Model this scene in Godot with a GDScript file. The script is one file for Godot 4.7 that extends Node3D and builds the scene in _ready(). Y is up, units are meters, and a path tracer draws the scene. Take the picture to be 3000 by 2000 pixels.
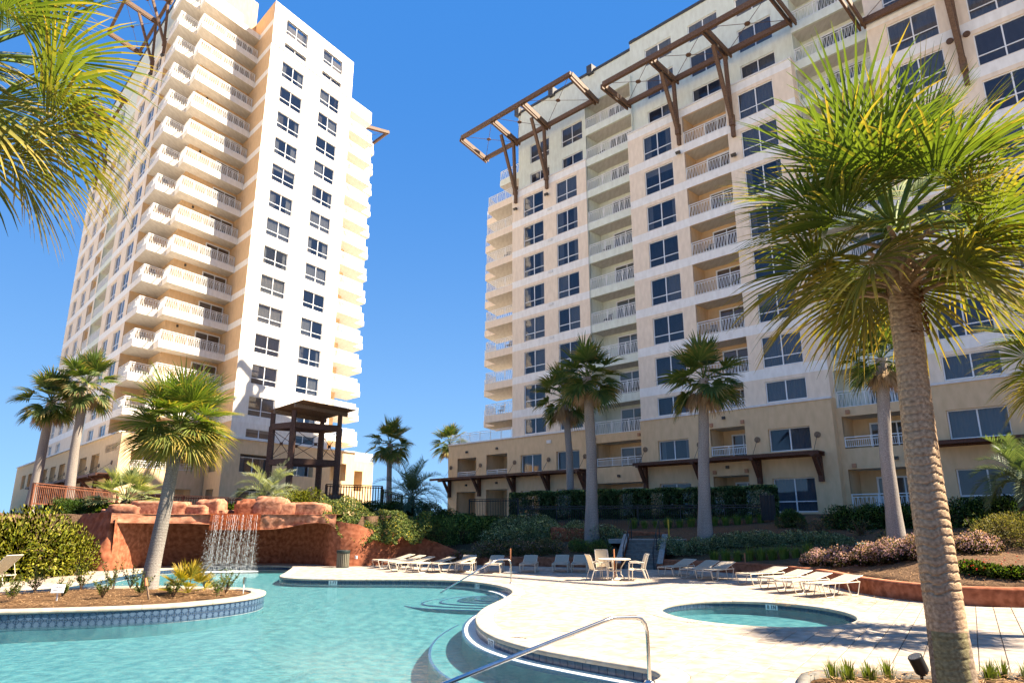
extends Node3D
# A resort pool court between two apartment towers. y is up, metres, pool deck at y = 0, camera at the origin.

const EYE := 2.0
const PITCH := 14.842
var M := {}
var TX := {}
var used := {}
var meshes := {}
var rng := RandomNumberGenerator.new()
var nz := FastNoiseLite.new()


class MB:
	var v := PackedVector3Array()
	var n := PackedVector3Array()
	var c := PackedColorArray()
	var t := PackedVector2Array()
	var col := Color(1, 1, 1)
	var colored := false
	var mapped := false

	func tri(a: Vector3, b: Vector3, d: Vector3, na: Vector3, nb: Vector3, nd: Vector3) -> void:
		v.append(a); v.append(d); v.append(b)
		n.append(na); n.append(nd); n.append(nb)
		if colored:
			c.append(col); c.append(col); c.append(col)
		if mapped:
			t.append(Vector2.ZERO); t.append(Vector2.ZERO); t.append(Vector2.ZERO)

	func flat(a: Vector3, b: Vector3, d: Vector3) -> void:
		var k := (b - a).cross(d - a).normalized()
		tri(a, b, d, k, k, k)

	# corners run counter-clockwise as seen from outside
	func q(a: Vector3, b: Vector3, d: Vector3, e: Vector3) -> void:
		var k := (b - a).cross(d - a)
		if k.length_squared() < 1e-14:
			k = (d - a).cross(e - a)
		k = k.normalized()
		tri(a, b, d, k, k, k)
		tri(a, d, e, k, k, k)

	func quv(a: Vector3, b: Vector3, d: Vector3, e: Vector3, u0 := Vector2(0, 1), u1 := Vector2(1, 0)) -> void:
		var k := (b - a).cross(d - a).normalized()
		for p in [a, d, b, a, e, d]:
			v.append(p); n.append(k)
		if colored:
			for i in 6: c.append(col)
		for w in [u0, u1, Vector2(u1.x, u0.y), u0, Vector2(u0.x, u1.y), u1]:
			t.append(w)

	func box(at: Vector3, s: Vector3, b := Basis()) -> void:
		var x := b.x * s.x * 0.5
		var y := b.y * s.y * 0.5
		var z := b.z * s.z * 0.5
		q(at - x - y + z, at + x - y + z, at + x + y + z, at - x + y + z)
		q(at + x - y - z, at - x - y - z, at - x + y - z, at + x + y - z)
		q(at + x - y + z, at + x - y - z, at + x + y - z, at + x + y + z)
		q(at - x - y - z, at - x - y + z, at - x + y + z, at - x + y - z)
		q(at - x + y + z, at + x + y + z, at + x + y - z, at - x + y - z)
		q(at - x - y - z, at + x - y - z, at + x - y + z, at - x - y + z)

	# a box with its upper edges chamfered by r
	func slab(at: Vector3, s: Vector3, r: float, b := Basis()) -> void:
		var x := b.x * s.x * 0.5
		var z := b.z * s.z * 0.5
		var y0 := -b.y * s.y * 0.5
		var y1 := b.y * (s.y * 0.5 - r)
		var y2 := b.y * s.y * 0.5
		var xi := b.x * (s.x * 0.5 - r)
		var zi := b.z * (s.z * 0.5 - r)
		var lo := [at - x + z, at + x + z, at + x - z, at - x - z]
		var hi := [at - xi + zi, at + xi + zi, at + xi - zi, at - xi - zi]
		for i in 4:
			var j := (i + 1) % 4
			q(lo[i] + y0, lo[j] + y0, lo[j] + y1, lo[i] + y1)
			q(lo[i] + y1, lo[j] + y1, hi[j] + y2, hi[i] + y2)
		q(hi[0] + y2, hi[1] + y2, hi[2] + y2, hi[3] + y2)
		q(lo[3] + y0, lo[2] + y0, lo[1] + y0, lo[0] + y0)

	func beam(p: Vector3, e: Vector3, w: float, h: float, up := Vector3.UP) -> void:
		var z := (e - p)
		var l := z.length()
		if l < 1e-5:
			return
		z /= l
		if absf(z.dot(up)) > 0.99:
			up = Vector3.RIGHT if absf(z.x) < 0.9 else Vector3.BACK
		var x := up.cross(z).normalized()
		box((p + e) * 0.5, Vector3(w, h, l), Basis(x, z.cross(x), z))

	func rod(p: Vector3, e: Vector3, r: float, sides := 5, r2 := -1.0) -> void:
		tube([p, e], [r, r if r2 < 0 else r2], sides)

	func tube(pts: Array, rad, sides := 8, caps := true) -> void:
		var k := pts.size()
		var side := Vector3.ZERO
		var rings := []
		var norms := []
		for i in k:
			var d: Vector3 = (pts[mini(i + 1, k - 1)] - pts[maxi(i - 1, 0)]).normalized()
			if side == Vector3.ZERO:
				side = d.cross(Vector3.UP if absf(d.y) < 0.9 else Vector3.RIGHT).normalized()
			side = (side - d * side.dot(d)).normalized()
			var o := d.cross(side)
			var r: float = rad[i] if rad is Array else rad
			var ring := PackedVector3Array()
			var nn := PackedVector3Array()
			for j in sides:
				var a := TAU * j / sides
				var u := side * cos(a) + o * sin(a)
				ring.append(pts[i] + u * r)
				nn.append(u)
			rings.append(ring)
			norms.append(nn)
		for i in k - 1:
			for j in sides:
				var l := (j + 1) % sides
				tri(rings[i][j], rings[i][l], rings[i + 1][l], norms[i][j], norms[i][l], norms[i + 1][l])
				tri(rings[i][j], rings[i + 1][l], rings[i + 1][j], norms[i][j], norms[i + 1][l], norms[i + 1][j])
		if caps:
			for j in range(1, sides - 1):
				flat(rings[0][0], rings[0][j + 1], rings[0][j])
				flat(rings[k - 1][0], rings[k - 1][j], rings[k - 1][j + 1])

	# rows of points become one smooth sheet; the outside is where row x column x up agree
	func grid(P: Array, flip := false, closed := false, cols = null) -> void:
		var r := P.size()
		var k: int = P[0].size()
		var N := []
		for i in r:
			var line := PackedVector3Array()
			for j in k:
				var a: Vector3 = P[mini(i + 1, r - 1)][j] - P[maxi(i - 1, 0)][j]
				var b: Vector3
				if closed:
					b = P[i][(j + 1) % k] - P[i][(j + k - 1) % k]
				else:
					b = P[i][mini(j + 1, k - 1)] - P[i][maxi(j - 1, 0)]
				var m := b.cross(a).normalized()
				line.append(-m if flip else m)
			N.append(line)
		for i in r - 1:
			for j in (k if closed else k - 1):
				var l := (j + 1) % k
				if cols != null:
					col = cols[i][j]
				var a: Vector3 = P[i][j]
				var b: Vector3 = P[i][l]
				var d: Vector3 = P[i + 1][l]
				var e: Vector3 = P[i + 1][j]
				if flip:
					tri(a, d, b, N[i][j], N[i + 1][l], N[i][l])
					tri(a, e, d, N[i][j], N[i + 1][j], N[i + 1][l])
				else:
					tri(a, b, d, N[i][j], N[i][l], N[i + 1][l])
					tri(a, d, e, N[i][j], N[i + 1][l], N[i + 1][j])

	func lathe(prof: Array, at := Vector3.ZERO, sides := 16) -> void:
		var P := []
		for p in prof:
			var ring := PackedVector3Array()
			for j in sides:
				var a := -TAU * j / sides
				ring.append(at + Vector3(cos(a) * p.x, p.y, sin(a) * p.x))
			P.append(ring)
		grid(P, false, true)

	# a flat polygon (x, z) at height y, facing up
	func top(poly: PackedVector2Array, y: float) -> void:
		var ix := Geometry2D.triangulate_polygon(poly)
		for i in range(0, ix.size(), 3):
			var a := poly[ix[i]]
			var b := poly[ix[i + 1]]
			var d := poly[ix[i + 2]]
			if (b - a).cross(d - a) > 0:
				var w := b
				b = d
				d = w
			flat(Vector3(a.x, y, a.y), Vector3(b.x, y, b.y), Vector3(d.x, y, d.y))

	func bottom(poly: PackedVector2Array, y: float) -> void:
		var ix := Geometry2D.triangulate_polygon(poly)
		for i in range(0, ix.size(), 3):
			var a := poly[ix[i]]
			var b := poly[ix[i + 1]]
			var d := poly[ix[i + 2]]
			if (b - a).cross(d - a) < 0:
				var w := b
				b = d
				d = w
			flat(Vector3(a.x, y, a.y), Vector3(b.x, y, b.y), Vector3(d.x, y, d.y))

	func sides(poly: PackedVector2Array, y0: float, y1: float, inward := false) -> void:
		var cw := Geometry2D.is_polygon_clockwise(poly)
		var k := poly.size()
		for i in k:
			var a := poly[i]
			var b := poly[(i + 1) % k]
			if cw != inward:
				var w := a
				a = b
				b = w
			q(Vector3(b.x, y0, b.y), Vector3(a.x, y0, a.y), Vector3(a.x, y1, a.y), Vector3(b.x, y1, b.y))

	func prism(poly: PackedVector2Array, y0: float, y1: float) -> void:
		top(poly, y1)
		bottom(poly, y0)
		sides(poly, y0, y1)

	func leaf(p: Vector3, d: Vector3, up: Vector3, l: float, w: float) -> void:
		var s := d.cross(up).normalized() * w * 0.5
		var m := p + d * l * 0.45
		var e := p + d * l
		var k := s.cross(d).normalized()
		if k.y < 0:
			k = -k
		tri(p, m + s, e, k, k, k)
		tri(p, e, m - s, k, k, k)

	func mesh() -> ArrayMesh:
		var a := []
		a.resize(Mesh.ARRAY_MAX)
		a[Mesh.ARRAY_VERTEX] = v
		a[Mesh.ARRAY_NORMAL] = n
		if colored:
			a[Mesh.ARRAY_COLOR] = c
		if mapped:
			a[Mesh.ARRAY_TEX_UV] = t
		var m := ArrayMesh.new()
		if v.size() > 0:
			m.add_surface_from_arrays(Mesh.PRIMITIVE_TRIANGLES, a)
		return m


func leafy() -> MB:
	var b := MB.new()
	b.colored = true
	return b


func numbered(s: String) -> String:
	if not used.has(s):
		used[s] = 0
		return s
	used[s] += 1
	return "%s_%03d" % [s, used[s]]


# one named mesh; b is an MB or a Mesh
func obj(parent: Node, called: String, b, m: Material, x := Transform3D()) -> MeshInstance3D:
	var o := MeshInstance3D.new()
	o.mesh = b.mesh() if b is MB else b
	o.material_override = m
	o.transform = x
	if parent == self:
		o.name = numbered(called)
		add_child(o)
	else:
		o.name = called
		parent.add_child(o, true)
	return o


func tag(o: Node, label: String, category: String, group := "") -> void:
	o.set_meta("label", label)
	o.set_meta("category", category)
	if group != "":
		o.set_meta("group", group)


func structure(o: Node) -> Node:
	o.set_meta("kind", "structure")
	return o


func stuff(o: Node) -> Node:
	o.set_meta("kind", "stuff")
	return o


func thing(called: String, label: String, category: String, at := Vector3.ZERO, turn := 0.0, group := "") -> Node3D:
	var o := Node3D.new()
	o.name = numbered(called)
	add_child(o)
	o.position = at
	o.rotation.y = turn
	tag(o, label, category, group)
	return o


func again(src: Node3D, at: Vector3, turn: float, label := "", grow := Vector3.ONE, base := "") -> Node3D:
	var o: Node3D = src.duplicate()
	o.name = numbered(base if base != "" else String(src.name))
	add_child(o)
	o.transform = Transform3D(Basis(Vector3.UP, turn) * Basis.from_scale(grow), at)
	if label != "":
		o.set_meta("label", label)
	return o


func rnd(a: float, b: float) -> float:
	return rng.randf_range(a, b)


func ray(px: float, py: float) -> Vector3:
	var p := deg_to_rad(PITCH)
	var x := (px - 1500.0) / 2000.0
	var y := -(py - 1000.0) / 2000.0
	return Vector3(x, y * cos(p) + sin(p), -(cos(p) - y * sin(p)))


# the point on level ground of height h that a photo pixel (3000 x 2000) looks at
func gp(px: float, py: float, h := 0.0) -> Vector3:
	var d := ray(px, py)
	return Vector3(0, EYE, 0) + d * ((h - EYE) / d.y)


# the point a pixel looks at, at a forward distance taken from what the thing stands among
func dp(px: float, py: float, dist: float) -> Vector3:
	var d := ray(px, py)
	return Vector3(0, EYE, 0) + d * (dist / -d.z)


func spline(pts: Array, closed: bool, step := 4) -> PackedVector2Array:
	var out := PackedVector2Array()
	var k := pts.size()
	for i in (k if closed else k - 1):
		var a: Vector2 = pts[(i + k - 1) % k] if closed else pts[maxi(i - 1, 0)]
		var b: Vector2 = pts[i]
		var d: Vector2 = pts[(i + 1) % k]
		var e: Vector2 = pts[(i + 2) % k] if closed else pts[mini(i + 2, k - 1)]
		for j in step:
			out.append(b.cubic_interpolate(d, a, e, float(j) / step))
	if not closed:
		out.append(pts[k - 1])
	return out


# the same line with points an equal distance apart
func even(line: PackedVector2Array, step: float, closed: bool) -> PackedVector2Array:
	var out := PackedVector2Array([line[0]])
	var k := line.size()
	var left := step
	for i in (k if closed else k - 1):
		var a := line[i]
		var b := line[(i + 1) % k]
		var l := a.distance_to(b)
		var at := 0.0
		while l - at >= left:
			at += left
			out.append(a.lerp(b, at / l))
			left = step
		left -= l - at
	return out


# ---------------------------------------------------------------- materials
func noise_tex(key: String, sd: int, freq: float, lo: Color, hi: Color, px := 512, oct := 4, stretch := Vector2.ONE, ridged := false) -> ImageTexture:
	if TX.has(key):
		return TX[key]
	var f := FastNoiseLite.new()
	f.seed = sd
	f.noise_type = FastNoiseLite.TYPE_SIMPLEX_SMOOTH
	f.fractal_type = FastNoiseLite.FRACTAL_RIDGED if ridged else FastNoiseLite.FRACTAL_FBM
	f.fractal_octaves = oct
	f.frequency = freq
	var w := int(px * stretch.x)
	var h := int(px * stretch.y)
	var im := f.get_seamless_image(w, h)
	im.convert(Image.FORMAT_RGBA8)
	if stretch != Vector2.ONE:
		im.resize(px, px, Image.INTERPOLATE_BILINEAR)
	var raw := im.get_data()
	var out := PackedByteArray()
	out.resize(raw.size())
	for i in range(0, raw.size(), 4):
		var k := lo.lerp(hi, raw[i] / 255.0)
		out[i] = int(k.r * 255)
		out[i + 1] = int(k.g * 255)
		out[i + 2] = int(k.b * 255)
		out[i + 3] = 255
	TX[key] = ImageTexture.create_from_image(Image.create_from_data(px, px, false, Image.FORMAT_RGBA8, out))
	return TX[key]


# c is a real-world (linear) base colour
func mat(key: String, c: Color, rough := 0.8, spec := 0.4) -> StandardMaterial3D:
	var m := StandardMaterial3D.new()
	m.resource_name = key
	m.albedo_color = c.linear_to_srgb()
	m.roughness = rough
	m.metallic_specular = spec
	m.cull_mode = BaseMaterial3D.CULL_DISABLED
	M[key] = m
	return m


func grain(m: StandardMaterial3D, tex: Texture2D, size: float, bump: Texture2D = null, depth := 0.0, world := true) -> void:
	m.albedo_texture = tex
	m.uv1_triplanar = true
	m.uv1_world_triplanar = world
	m.uv1_scale = Vector3.ONE / size
	if bump != null:
		m.heightmap_enabled = true
		m.heightmap_texture = bump
		m.heightmap_scale = depth


func make_materials() -> void:
	var st := noise_tex("stucco", 3, 0.010, Color(0.90, 0.89, 0.875), Color(1, 1, 1), 512, 5, Vector2(4, 1))
	var fine := noise_tex("fine", 5, 0.09, Color(0, 0, 0), Color(1, 1, 1), 512, 3)
	for d in [["cream", Color(0.86, 0.72, 0.57)], ["band", Color(0.88, 0.86, 0.82)], ["white_wall", Color(0.84, 0.78, 0.70)], ["white_band", Color(0.86, 0.82, 0.76)], ["tan", Color(0.72, 0.52, 0.31)], ["pale_green", Color(0.74, 0.78, 0.68)], ["peach", Color(0.70, 0.48, 0.28)], ["soffit", Color(0.66, 0.63, 0.58)], ["core", Color(0.30, 0.28, 0.26)], ["ledge", Color(0.74, 0.73, 0.72)]]:
		grain(mat(d[0], d[1], 0.85, 0.25), st, 6.0, fine, 0.15)
	mat("frame", Color(0.72, 0.72, 0.72), 0.4)
	mat("rail_white", Color(0.78, 0.77, 0.74), 0.45)
	var wd := noise_tex("wood", 11, 0.02, Color(0.62, 0.58, 0.55), Color(1, 1, 1), 512, 4, Vector2(1, 1))
	grain(mat("trellis", Color(0.20, 0.115, 0.065), 0.6), wd, 1.4)
	grain(mat("awning", Color(0.13, 0.055, 0.035), 0.6), wd, 1.2)
	grain(mat("redwood", Color(0.26, 0.10, 0.055), 0.7), wd, 1.0)
	grain(mat("darkwood", Color(0.14, 0.075, 0.05), 0.7), wd, 1.0)
	grain(mat("greywood", Color(0.28, 0.20, 0.135), 0.8), wd, 0.9)
	mat("iron", Color(0.02, 0.02, 0.023), 0.5)
	mat("cap_dark", Color(0.06, 0.06, 0.065), 0.6)
	mat("bracket_light", Color(0.05, 0.045, 0.04), 0.5)
	mat("sconce", Color(0.40, 0.20, 0.11), 0.7)
	var g := mat("glass", Color(0.010, 0.018, 0.042), 0.02, 0.6)
	g.transparency = BaseMaterial3D.TRANSPARENCY_ALPHA
	g.albedo_color.a = 0.62
	var cu := mat("curtain", Color(0.42, 0.43, 0.42), 0.9)
	cu.backlight_enabled = true
	cu.backlight = Color(0.2, 0.2, 0.2)
	mat("blind", Color(0.5, 0.5, 0.48), 0.8)
	# deck and pool
	var dk := noise_tex("deck", 21, 0.012, Color(0.78, 0.75, 0.72), Color(1, 1, 1), 512, 5)
	for i in 3:
		grain(mat("paver%d" % i, [Color(0.455, 0.395, 0.335), Color(0.485, 0.42, 0.355), Color(0.43, 0.37, 0.31)][i], 0.9, 0.2), dk, 2.3, fine, 0.2)
	grain(mat("joint", Color(0.10, 0.08, 0.065), 0.95, 0.1), dk, 1.5)
	grain(mat("coping", Color(0.50, 0.45, 0.37), 0.85, 0.25), dk, 1.7, fine, 0.12)
	var pl := noise_tex("plaster", 31, 0.016, Color(0.55, 0.72, 0.78), Color(1, 1, 1), 512, 5)
	grain(mat("plaster", Color(0.075, 0.225, 0.235), 0.7, 0.2), pl, 3.0)
	mat("nosing", Color(0.02, 0.07, 0.17), 0.25)
	grain(mat("tile_blue", Color(0.045, 0.075, 0.13), 0.2, 0.5), noise_tex("tilevar", 41, 0.02, Color(0.6, 0.7, 0.75), Color(1, 1, 1), 256, 3), 0.5)
	mat("grout", Color(0.42, 0.44, 0.44), 0.9)
	mat("marker", Color(0.7, 0.7, 0.68), 0.4)
	mat("ink", Color(0.015, 0.015, 0.02), 0.6)
	# earth, rock, plants
	grain(mat("soil", Color(0.27, 0.175, 0.11), 1.0, 0.1), noise_tex("mulch", 51, 0.05, Color(0.45, 0.42, 0.40), Color(1, 1, 1), 512, 5), 2.2, fine, 1.5)
	grain(mat("straw", Color(0.22, 0.13, 0.07), 1.0, 0.1), noise_tex("mulch2", 53, 0.06, Color(0.45, 0.42, 0.40), Color(1, 1, 1), 512, 5), 1.1, fine, 1.5)
	grain(mat("sand", Color(0.56, 0.50, 0.41), 1.0, 0.1), noise_tex("sandvar", 57, 0.01, Color(0.85, 0.84, 0.82), Color(1, 1, 1), 512, 5), 9.0)
	var rk := noise_tex("rock", 61, 0.012, Color(0.58, 0.50, 0.46), Color(1, 1, 1), 512, 6)
	grain(mat("rock", Color(0.46, 0.18, 0.10), 0.95, 0.15), rk, 2.6, rk, 3.0)
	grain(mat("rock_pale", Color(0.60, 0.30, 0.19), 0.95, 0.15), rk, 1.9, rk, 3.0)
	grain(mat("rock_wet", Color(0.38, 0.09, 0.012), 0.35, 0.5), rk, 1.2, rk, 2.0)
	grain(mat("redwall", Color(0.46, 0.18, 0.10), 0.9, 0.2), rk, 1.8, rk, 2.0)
	grain(mat("stone", Color(0.25, 0.21, 0.17), 0.9, 0.2), rk, 0.6, fine, 1.0)
	grain(mat("concrete", Color(0.22, 0.215, 0.20), 0.9, 0.2), dk, 1.2, fine, 0.3)
	grain(mat("concrete_pale", Color(0.42, 0.40, 0.37), 0.9, 0.2), dk, 1.2, fine, 0.3)
	for d in [["leaf", 0.45, 0.55], ["leaf_gloss", 0.3, 0.35], ["leaf_dry", 0.1, 0.8]]:
		var m := mat(d[0], Color(1, 1, 1), d[2], 0.35)
		m.vertex_color_use_as_albedo = true
		m.backlight_enabled = true
		m.backlight = Color(d[1] * 2.0, d[1] * 2.0, d[1] * 1.2)
	var vc := mat("vertex", Color(1, 1, 1), 0.85, 0.2)
	vc.vertex_color_use_as_albedo = true
	var bk := noise_tex("bark", 71, 0.03, Color(0.55, 0.52, 0.50), Color(1, 1, 1), 512, 5)
	var tr := mat("trunk", Color(1, 1, 1), 0.95, 0.15)
	tr.vertex_color_use_as_albedo = true
	grain(tr, bk, 0.7, fine, 0.25)
	grain(mat("boot", Color(0.62, 0.46, 0.30), 0.9, 0.2), bk, 0.35, fine, 0.4)
	grain(mat("fibre", Color(0.20, 0.10, 0.045), 1.0, 0.1), bk, 0.2)
	# furniture
	mat("tube", Color(0.66, 0.58, 0.46), 0.35, 0.5)
	var sl := mat("sling", Color(0.50, 0.425, 0.32), 0.85, 0.2)
	sl.backlight_enabled = true
	sl.backlight = Color(0.5, 0.45, 0.36)
	grain(sl, fine_weave(), 0.12, null, 0.0, false)
	var cs := mat("chair_sling", Color(0.56, 0.45, 0.30), 0.85, 0.2)
	cs.backlight_enabled = true
	cs.backlight = Color(0.5, 0.45, 0.36)
	var steel := mat("steel", Color(0.58, 0.57, 0.55), 0.18, 0.5)
	steel.metallic = 1.0
	mat("copper", Color(0.42, 0.17, 0.08), 0.45)
	mat("bin_green", Color(0.018, 0.028, 0.026), 0.45)
	mat("bin_slat", Color(0.16, 0.15, 0.11), 0.6)
	mat("teal_box", Color(0.06, 0.17, 0.165), 0.55)
	mat("black", Color(0.012, 0.013, 0.013), 0.5)
	mat("yellow", Color(0.55, 0.36, 0.04), 0.6)
	mat("white_plastic", Color(0.75, 0.75, 0.74), 0.5)
	mat("pool_blue", Color(0.10, 0.28, 0.55), 0.5)
	var fo := mat("foam", Color(0.88, 0.92, 0.93), 0.35, 0.5)
	fo.transparency = BaseMaterial3D.TRANSPARENCY_ALPHA
	fo.albedo_color.a = 0.5
	fo.backlight_enabled = true
	fo.backlight = Color(0.7, 0.7, 0.7)


func fine_weave() -> ImageTexture:
	var im := Image.create(64, 64, false, Image.FORMAT_RGBA8)
	for y in 64:
		for x in 64:
			var k := 0.86 + 0.14 * float(((x / 2) + (y / 2)) % 2)
			im.set_pixel(x, y, Color(k, k, k))
	return ImageTexture.create_from_image(im)


# ---------------------------------------------------------------- outlines on the ground, (x, z)
var POOL := PackedVector2Array()
var COPE := PackedVector2Array()
var ISLE := PackedVector2Array()
var EDGE := PackedVector2Array()
var DECK := PackedVector2Array()
var SPA := PackedVector2Array()
var SPA_OUT := PackedVector2Array()
var BED := PackedVector2Array()
var STAIR := Transform3D()
const WATER := -0.16
const FLOOR_Y := -1.0


func v2(a: Array) -> Array:
	var out := []
	for i in range(0, a.size(), 2):
		out.append(Vector2(a[i], a[i + 1]))
	return out


func outlines() -> void:
	POOL = spline(v2([-15.4, -32.4, -14.5, -34.2, -12.5, -34.6, -11.2, -34.4, -10.4, -33.8, -10.05, -32.8, -9.35, -29.6, -9.0, -27.9, -8.4, -27.0, -7.3, -26.55, -5.7, -26.4, -3.6, -26.35, -1.8, -25.75, -0.75, -24.4, -0.22, -23.2, -0.0, -22.1, 0.0, -21.2, -0.2, -19.9, -0.43, -18.85, -0.64, -17.8, -0.76, -16.75, -0.77, -15.75, -0.68, -14.75, -0.52, -13.97, -0.3, -13.3, 0.03, -12.65, 0.4, -12.1, 0.8, -11.65, 1.25, -11.2, 1.65, -10.82, 1.92, -10.55, 2.03, -10.25, 1.98, -9.95, 1.7, -9.6, 1.1, -9.05, 0.2, -8.2, -1.2, -7.4, -3.5, -6.8, -8.0, -6.5, -13.0, -7.5, -16.5, -10.0, -17.4, -14.0, -16.8, -18.0, -15.7, -21.6, -15.0, -22.7, -14.75, -23.9, -14.95, -25.7, -15.5, -28.5, -15.7, -31.0]), true, 4)
	ISLE = spline(v2([-14.4, -15.5, -12.5, -15.42, -10.94, -15.55, -10.08, -15.76, -8.79, -16.12, -7.75, -16.69, -7.05, -17.56, -6.68, -18.36, -6.62, -19.14, -6.82, -19.93, -7.25, -20.5, -7.9, -20.9, -9.0, -21.2, -10.3, -21.4, -12.0, -21.3, -13.3, -20.4, -14.3, -18.9, -14.9, -17.0]), true, 4)
	EDGE = spline(v2([-24, 8, -22.6, -8, -20.8, -18, -19.7, -24, -19.0, -28, -18.0, -30.4, -17.3, -31.4, -16.5, -34.9, -14, -36.3, -11.5, -36.5, -9.5, -35.6, -8.6, -34.1, -7.5, -33.9, -6.5, -34.7, -4.4, -35.9, -1.7, -34.9, 0.95, -33.8, 3.1, -33.0, 4.75, -32.2, 6.5, -31.6, 8.2, -30.4, 9.6, -28.4, 10.4, -26, 10.5, -24, 10.25, -21.5, 10.5, -19.3, 11.3, -18.1, 12.6, -17.65, 16, -17.3, 26, -17, 32, 8]), false, 3)
	DECK = EDGE
	COPE = Geometry2D.offset_polygon(POOL, 0.38, Geometry2D.JOIN_ROUND)[0]
	for i in 48:
		var a := TAU * i / 48
		SPA.append(Vector2(5.6 + 2.1 * cos(a), -16.85 + 2.38 * sin(a)))
		SPA_OUT.append(Vector2(5.6 + 2.5 * cos(a), -16.85 + 2.78 * sin(a)))
	BED = spline(v2([3.75, -9.75, 4.3, -10.2, 5.3, -10.1, 6.1, -10.15, 7.2, -9.8, 8.2, -8.6, 8.0, -6.5, 6.5, -5.2, 4.5, -5.0, 3.4, -5.9, 3.2, -8.0]), true, 4)
	STAIR = Transform3D(Basis(Vector3(0.946, 0, 0.324), Vector3.UP, Vector3(-0.324, 0, 0.946)), Vector3(4.8, 0, -32.1))


func smooth(t: float) -> float:
	t = clampf(t, 0.0, 1.0)
	return t * t * (3.0 - 2.0 * t)


func off_deck(p: Vector2) -> float:
	if Geometry2D.is_point_in_polygon(p, DECK):
		return -1.0
	var best := 1e9
	for i in EDGE.size() - 1:
		best = minf(best, Geometry2D.get_closest_point_to_segment(p, EDGE[i], EDGE[i + 1]).distance_to(p))
	return best


func hgt(x: float, z: float) -> float:
	var p := Vector2(x, z)
	var d := off_deck(p)
	if d < 0.16:
		return -2.6
	if x < -17.6 and z > -33.0:
		return 0.06 + 2.75 * smooth((d - 1.8) / 5.5)
	var s := STAIR.affine_inverse() * Vector3(x, 0, z)
	if s.x > -0.15 and s.x < 1.95 and s.z > -3.4 and s.z < 0.4:
		return -0.3
	var f := 0.36
	if x < -2.6:
		f = lerpf(0.36, 2.3, smooth((-2.6 - x) / 3.6))
	var rise := 0.72 * smooth(d / 3.4) + 0.5 * smooth((d - 3.7) / 1.0) + 0.9 * smooth((d - 4.8) / 8.0)
	if x < -7.4 and d < 1.6:
		return 1.0
	return f + (2.46 - f) * rise / 2.12


# pieces of the region inside a and outside each of the others, cut into cells
func cells(a: PackedVector2Array, outside: Array, size: float) -> Array:
	var lo := a[0]
	var hi := a[0]
	for p in a:
		lo = lo.min(p)
		hi = hi.max(p)
	var out := []
	for i in int(ceil((hi.x - lo.x) / size)):
		for j in int(ceil((hi.y - lo.y) / size)):
			var o := lo + Vector2(i, j) * size
			var cell := PackedVector2Array([o, o + Vector2(size, 0), o + Vector2(size, size), o + Vector2(0, size)])
			for pc in cut(cell, a, outside):
				out.append(pc)
	return out


func cut(cell: PackedVector2Array, a: PackedVector2Array, outside: Array) -> Array:
	var left := [cell] if a.is_empty() else Array(Geometry2D.intersect_polygons(cell, a))
	for h in outside:
		var more := []
		for pc in left:
			for r in Geometry2D.clip_polygons(pc, h):
				if not Geometry2D.is_polygon_clockwise(r):
					more.append(r)
		left = more
	return left


func build_view() -> void:
	var cam := Camera3D.new()
	cam.name = "camera"
	add_child(cam)
	cam.position = Vector3(0, EYE, 0)
	cam.rotation_degrees = Vector3(PITCH, 0, 0)
	cam.fov = 53.13
	cam.far = 3000.0
	cam.current = true
	var env := Environment.new()
	env.tonemap_mode = Environment.TONE_MAPPER_LINEAR
	env.tonemap_exposure = 4.1
	env.background_mode = Environment.BG_SKY
	var sm := ProceduralSkyMaterial.new()
	sm.sky_top_color = Color(0.0145, 0.068, 0.196).linear_to_srgb()
	sm.sky_horizon_color = Color(0.105, 0.195, 0.30).linear_to_srgb()
	sm.sky_curve = 0.16
	sm.ground_bottom_color = Color(0.07, 0.065, 0.05).linear_to_srgb()
	sm.ground_horizon_color = Color(0.11, 0.19, 0.29).linear_to_srgb()
	sm.sun_angle_max = 12.0
	var sky := Sky.new()
	sky.sky_material = sm
	env.sky = sky
	env.sdfgi_enabled = true
	env.ssao_enabled = true
	env.ssil_enabled = true
	var we := WorldEnvironment.new()
	we.name = "world"
	we.environment = env
	add_child(we)
	var sun := DirectionalLight3D.new()
	sun.name = "sun"
	sun.light_energy = 1.6
	sun.light_angular_distance = 0.5
	sun.light_color = Color(1.0, 0.94, 0.845)
	sun.shadow_enabled = true
	add_child(sun)
	sun.look_at_from_position(Vector3(0.669, 0.742, 0.047) * 100.0, Vector3.ZERO, Vector3.UP)


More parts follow.
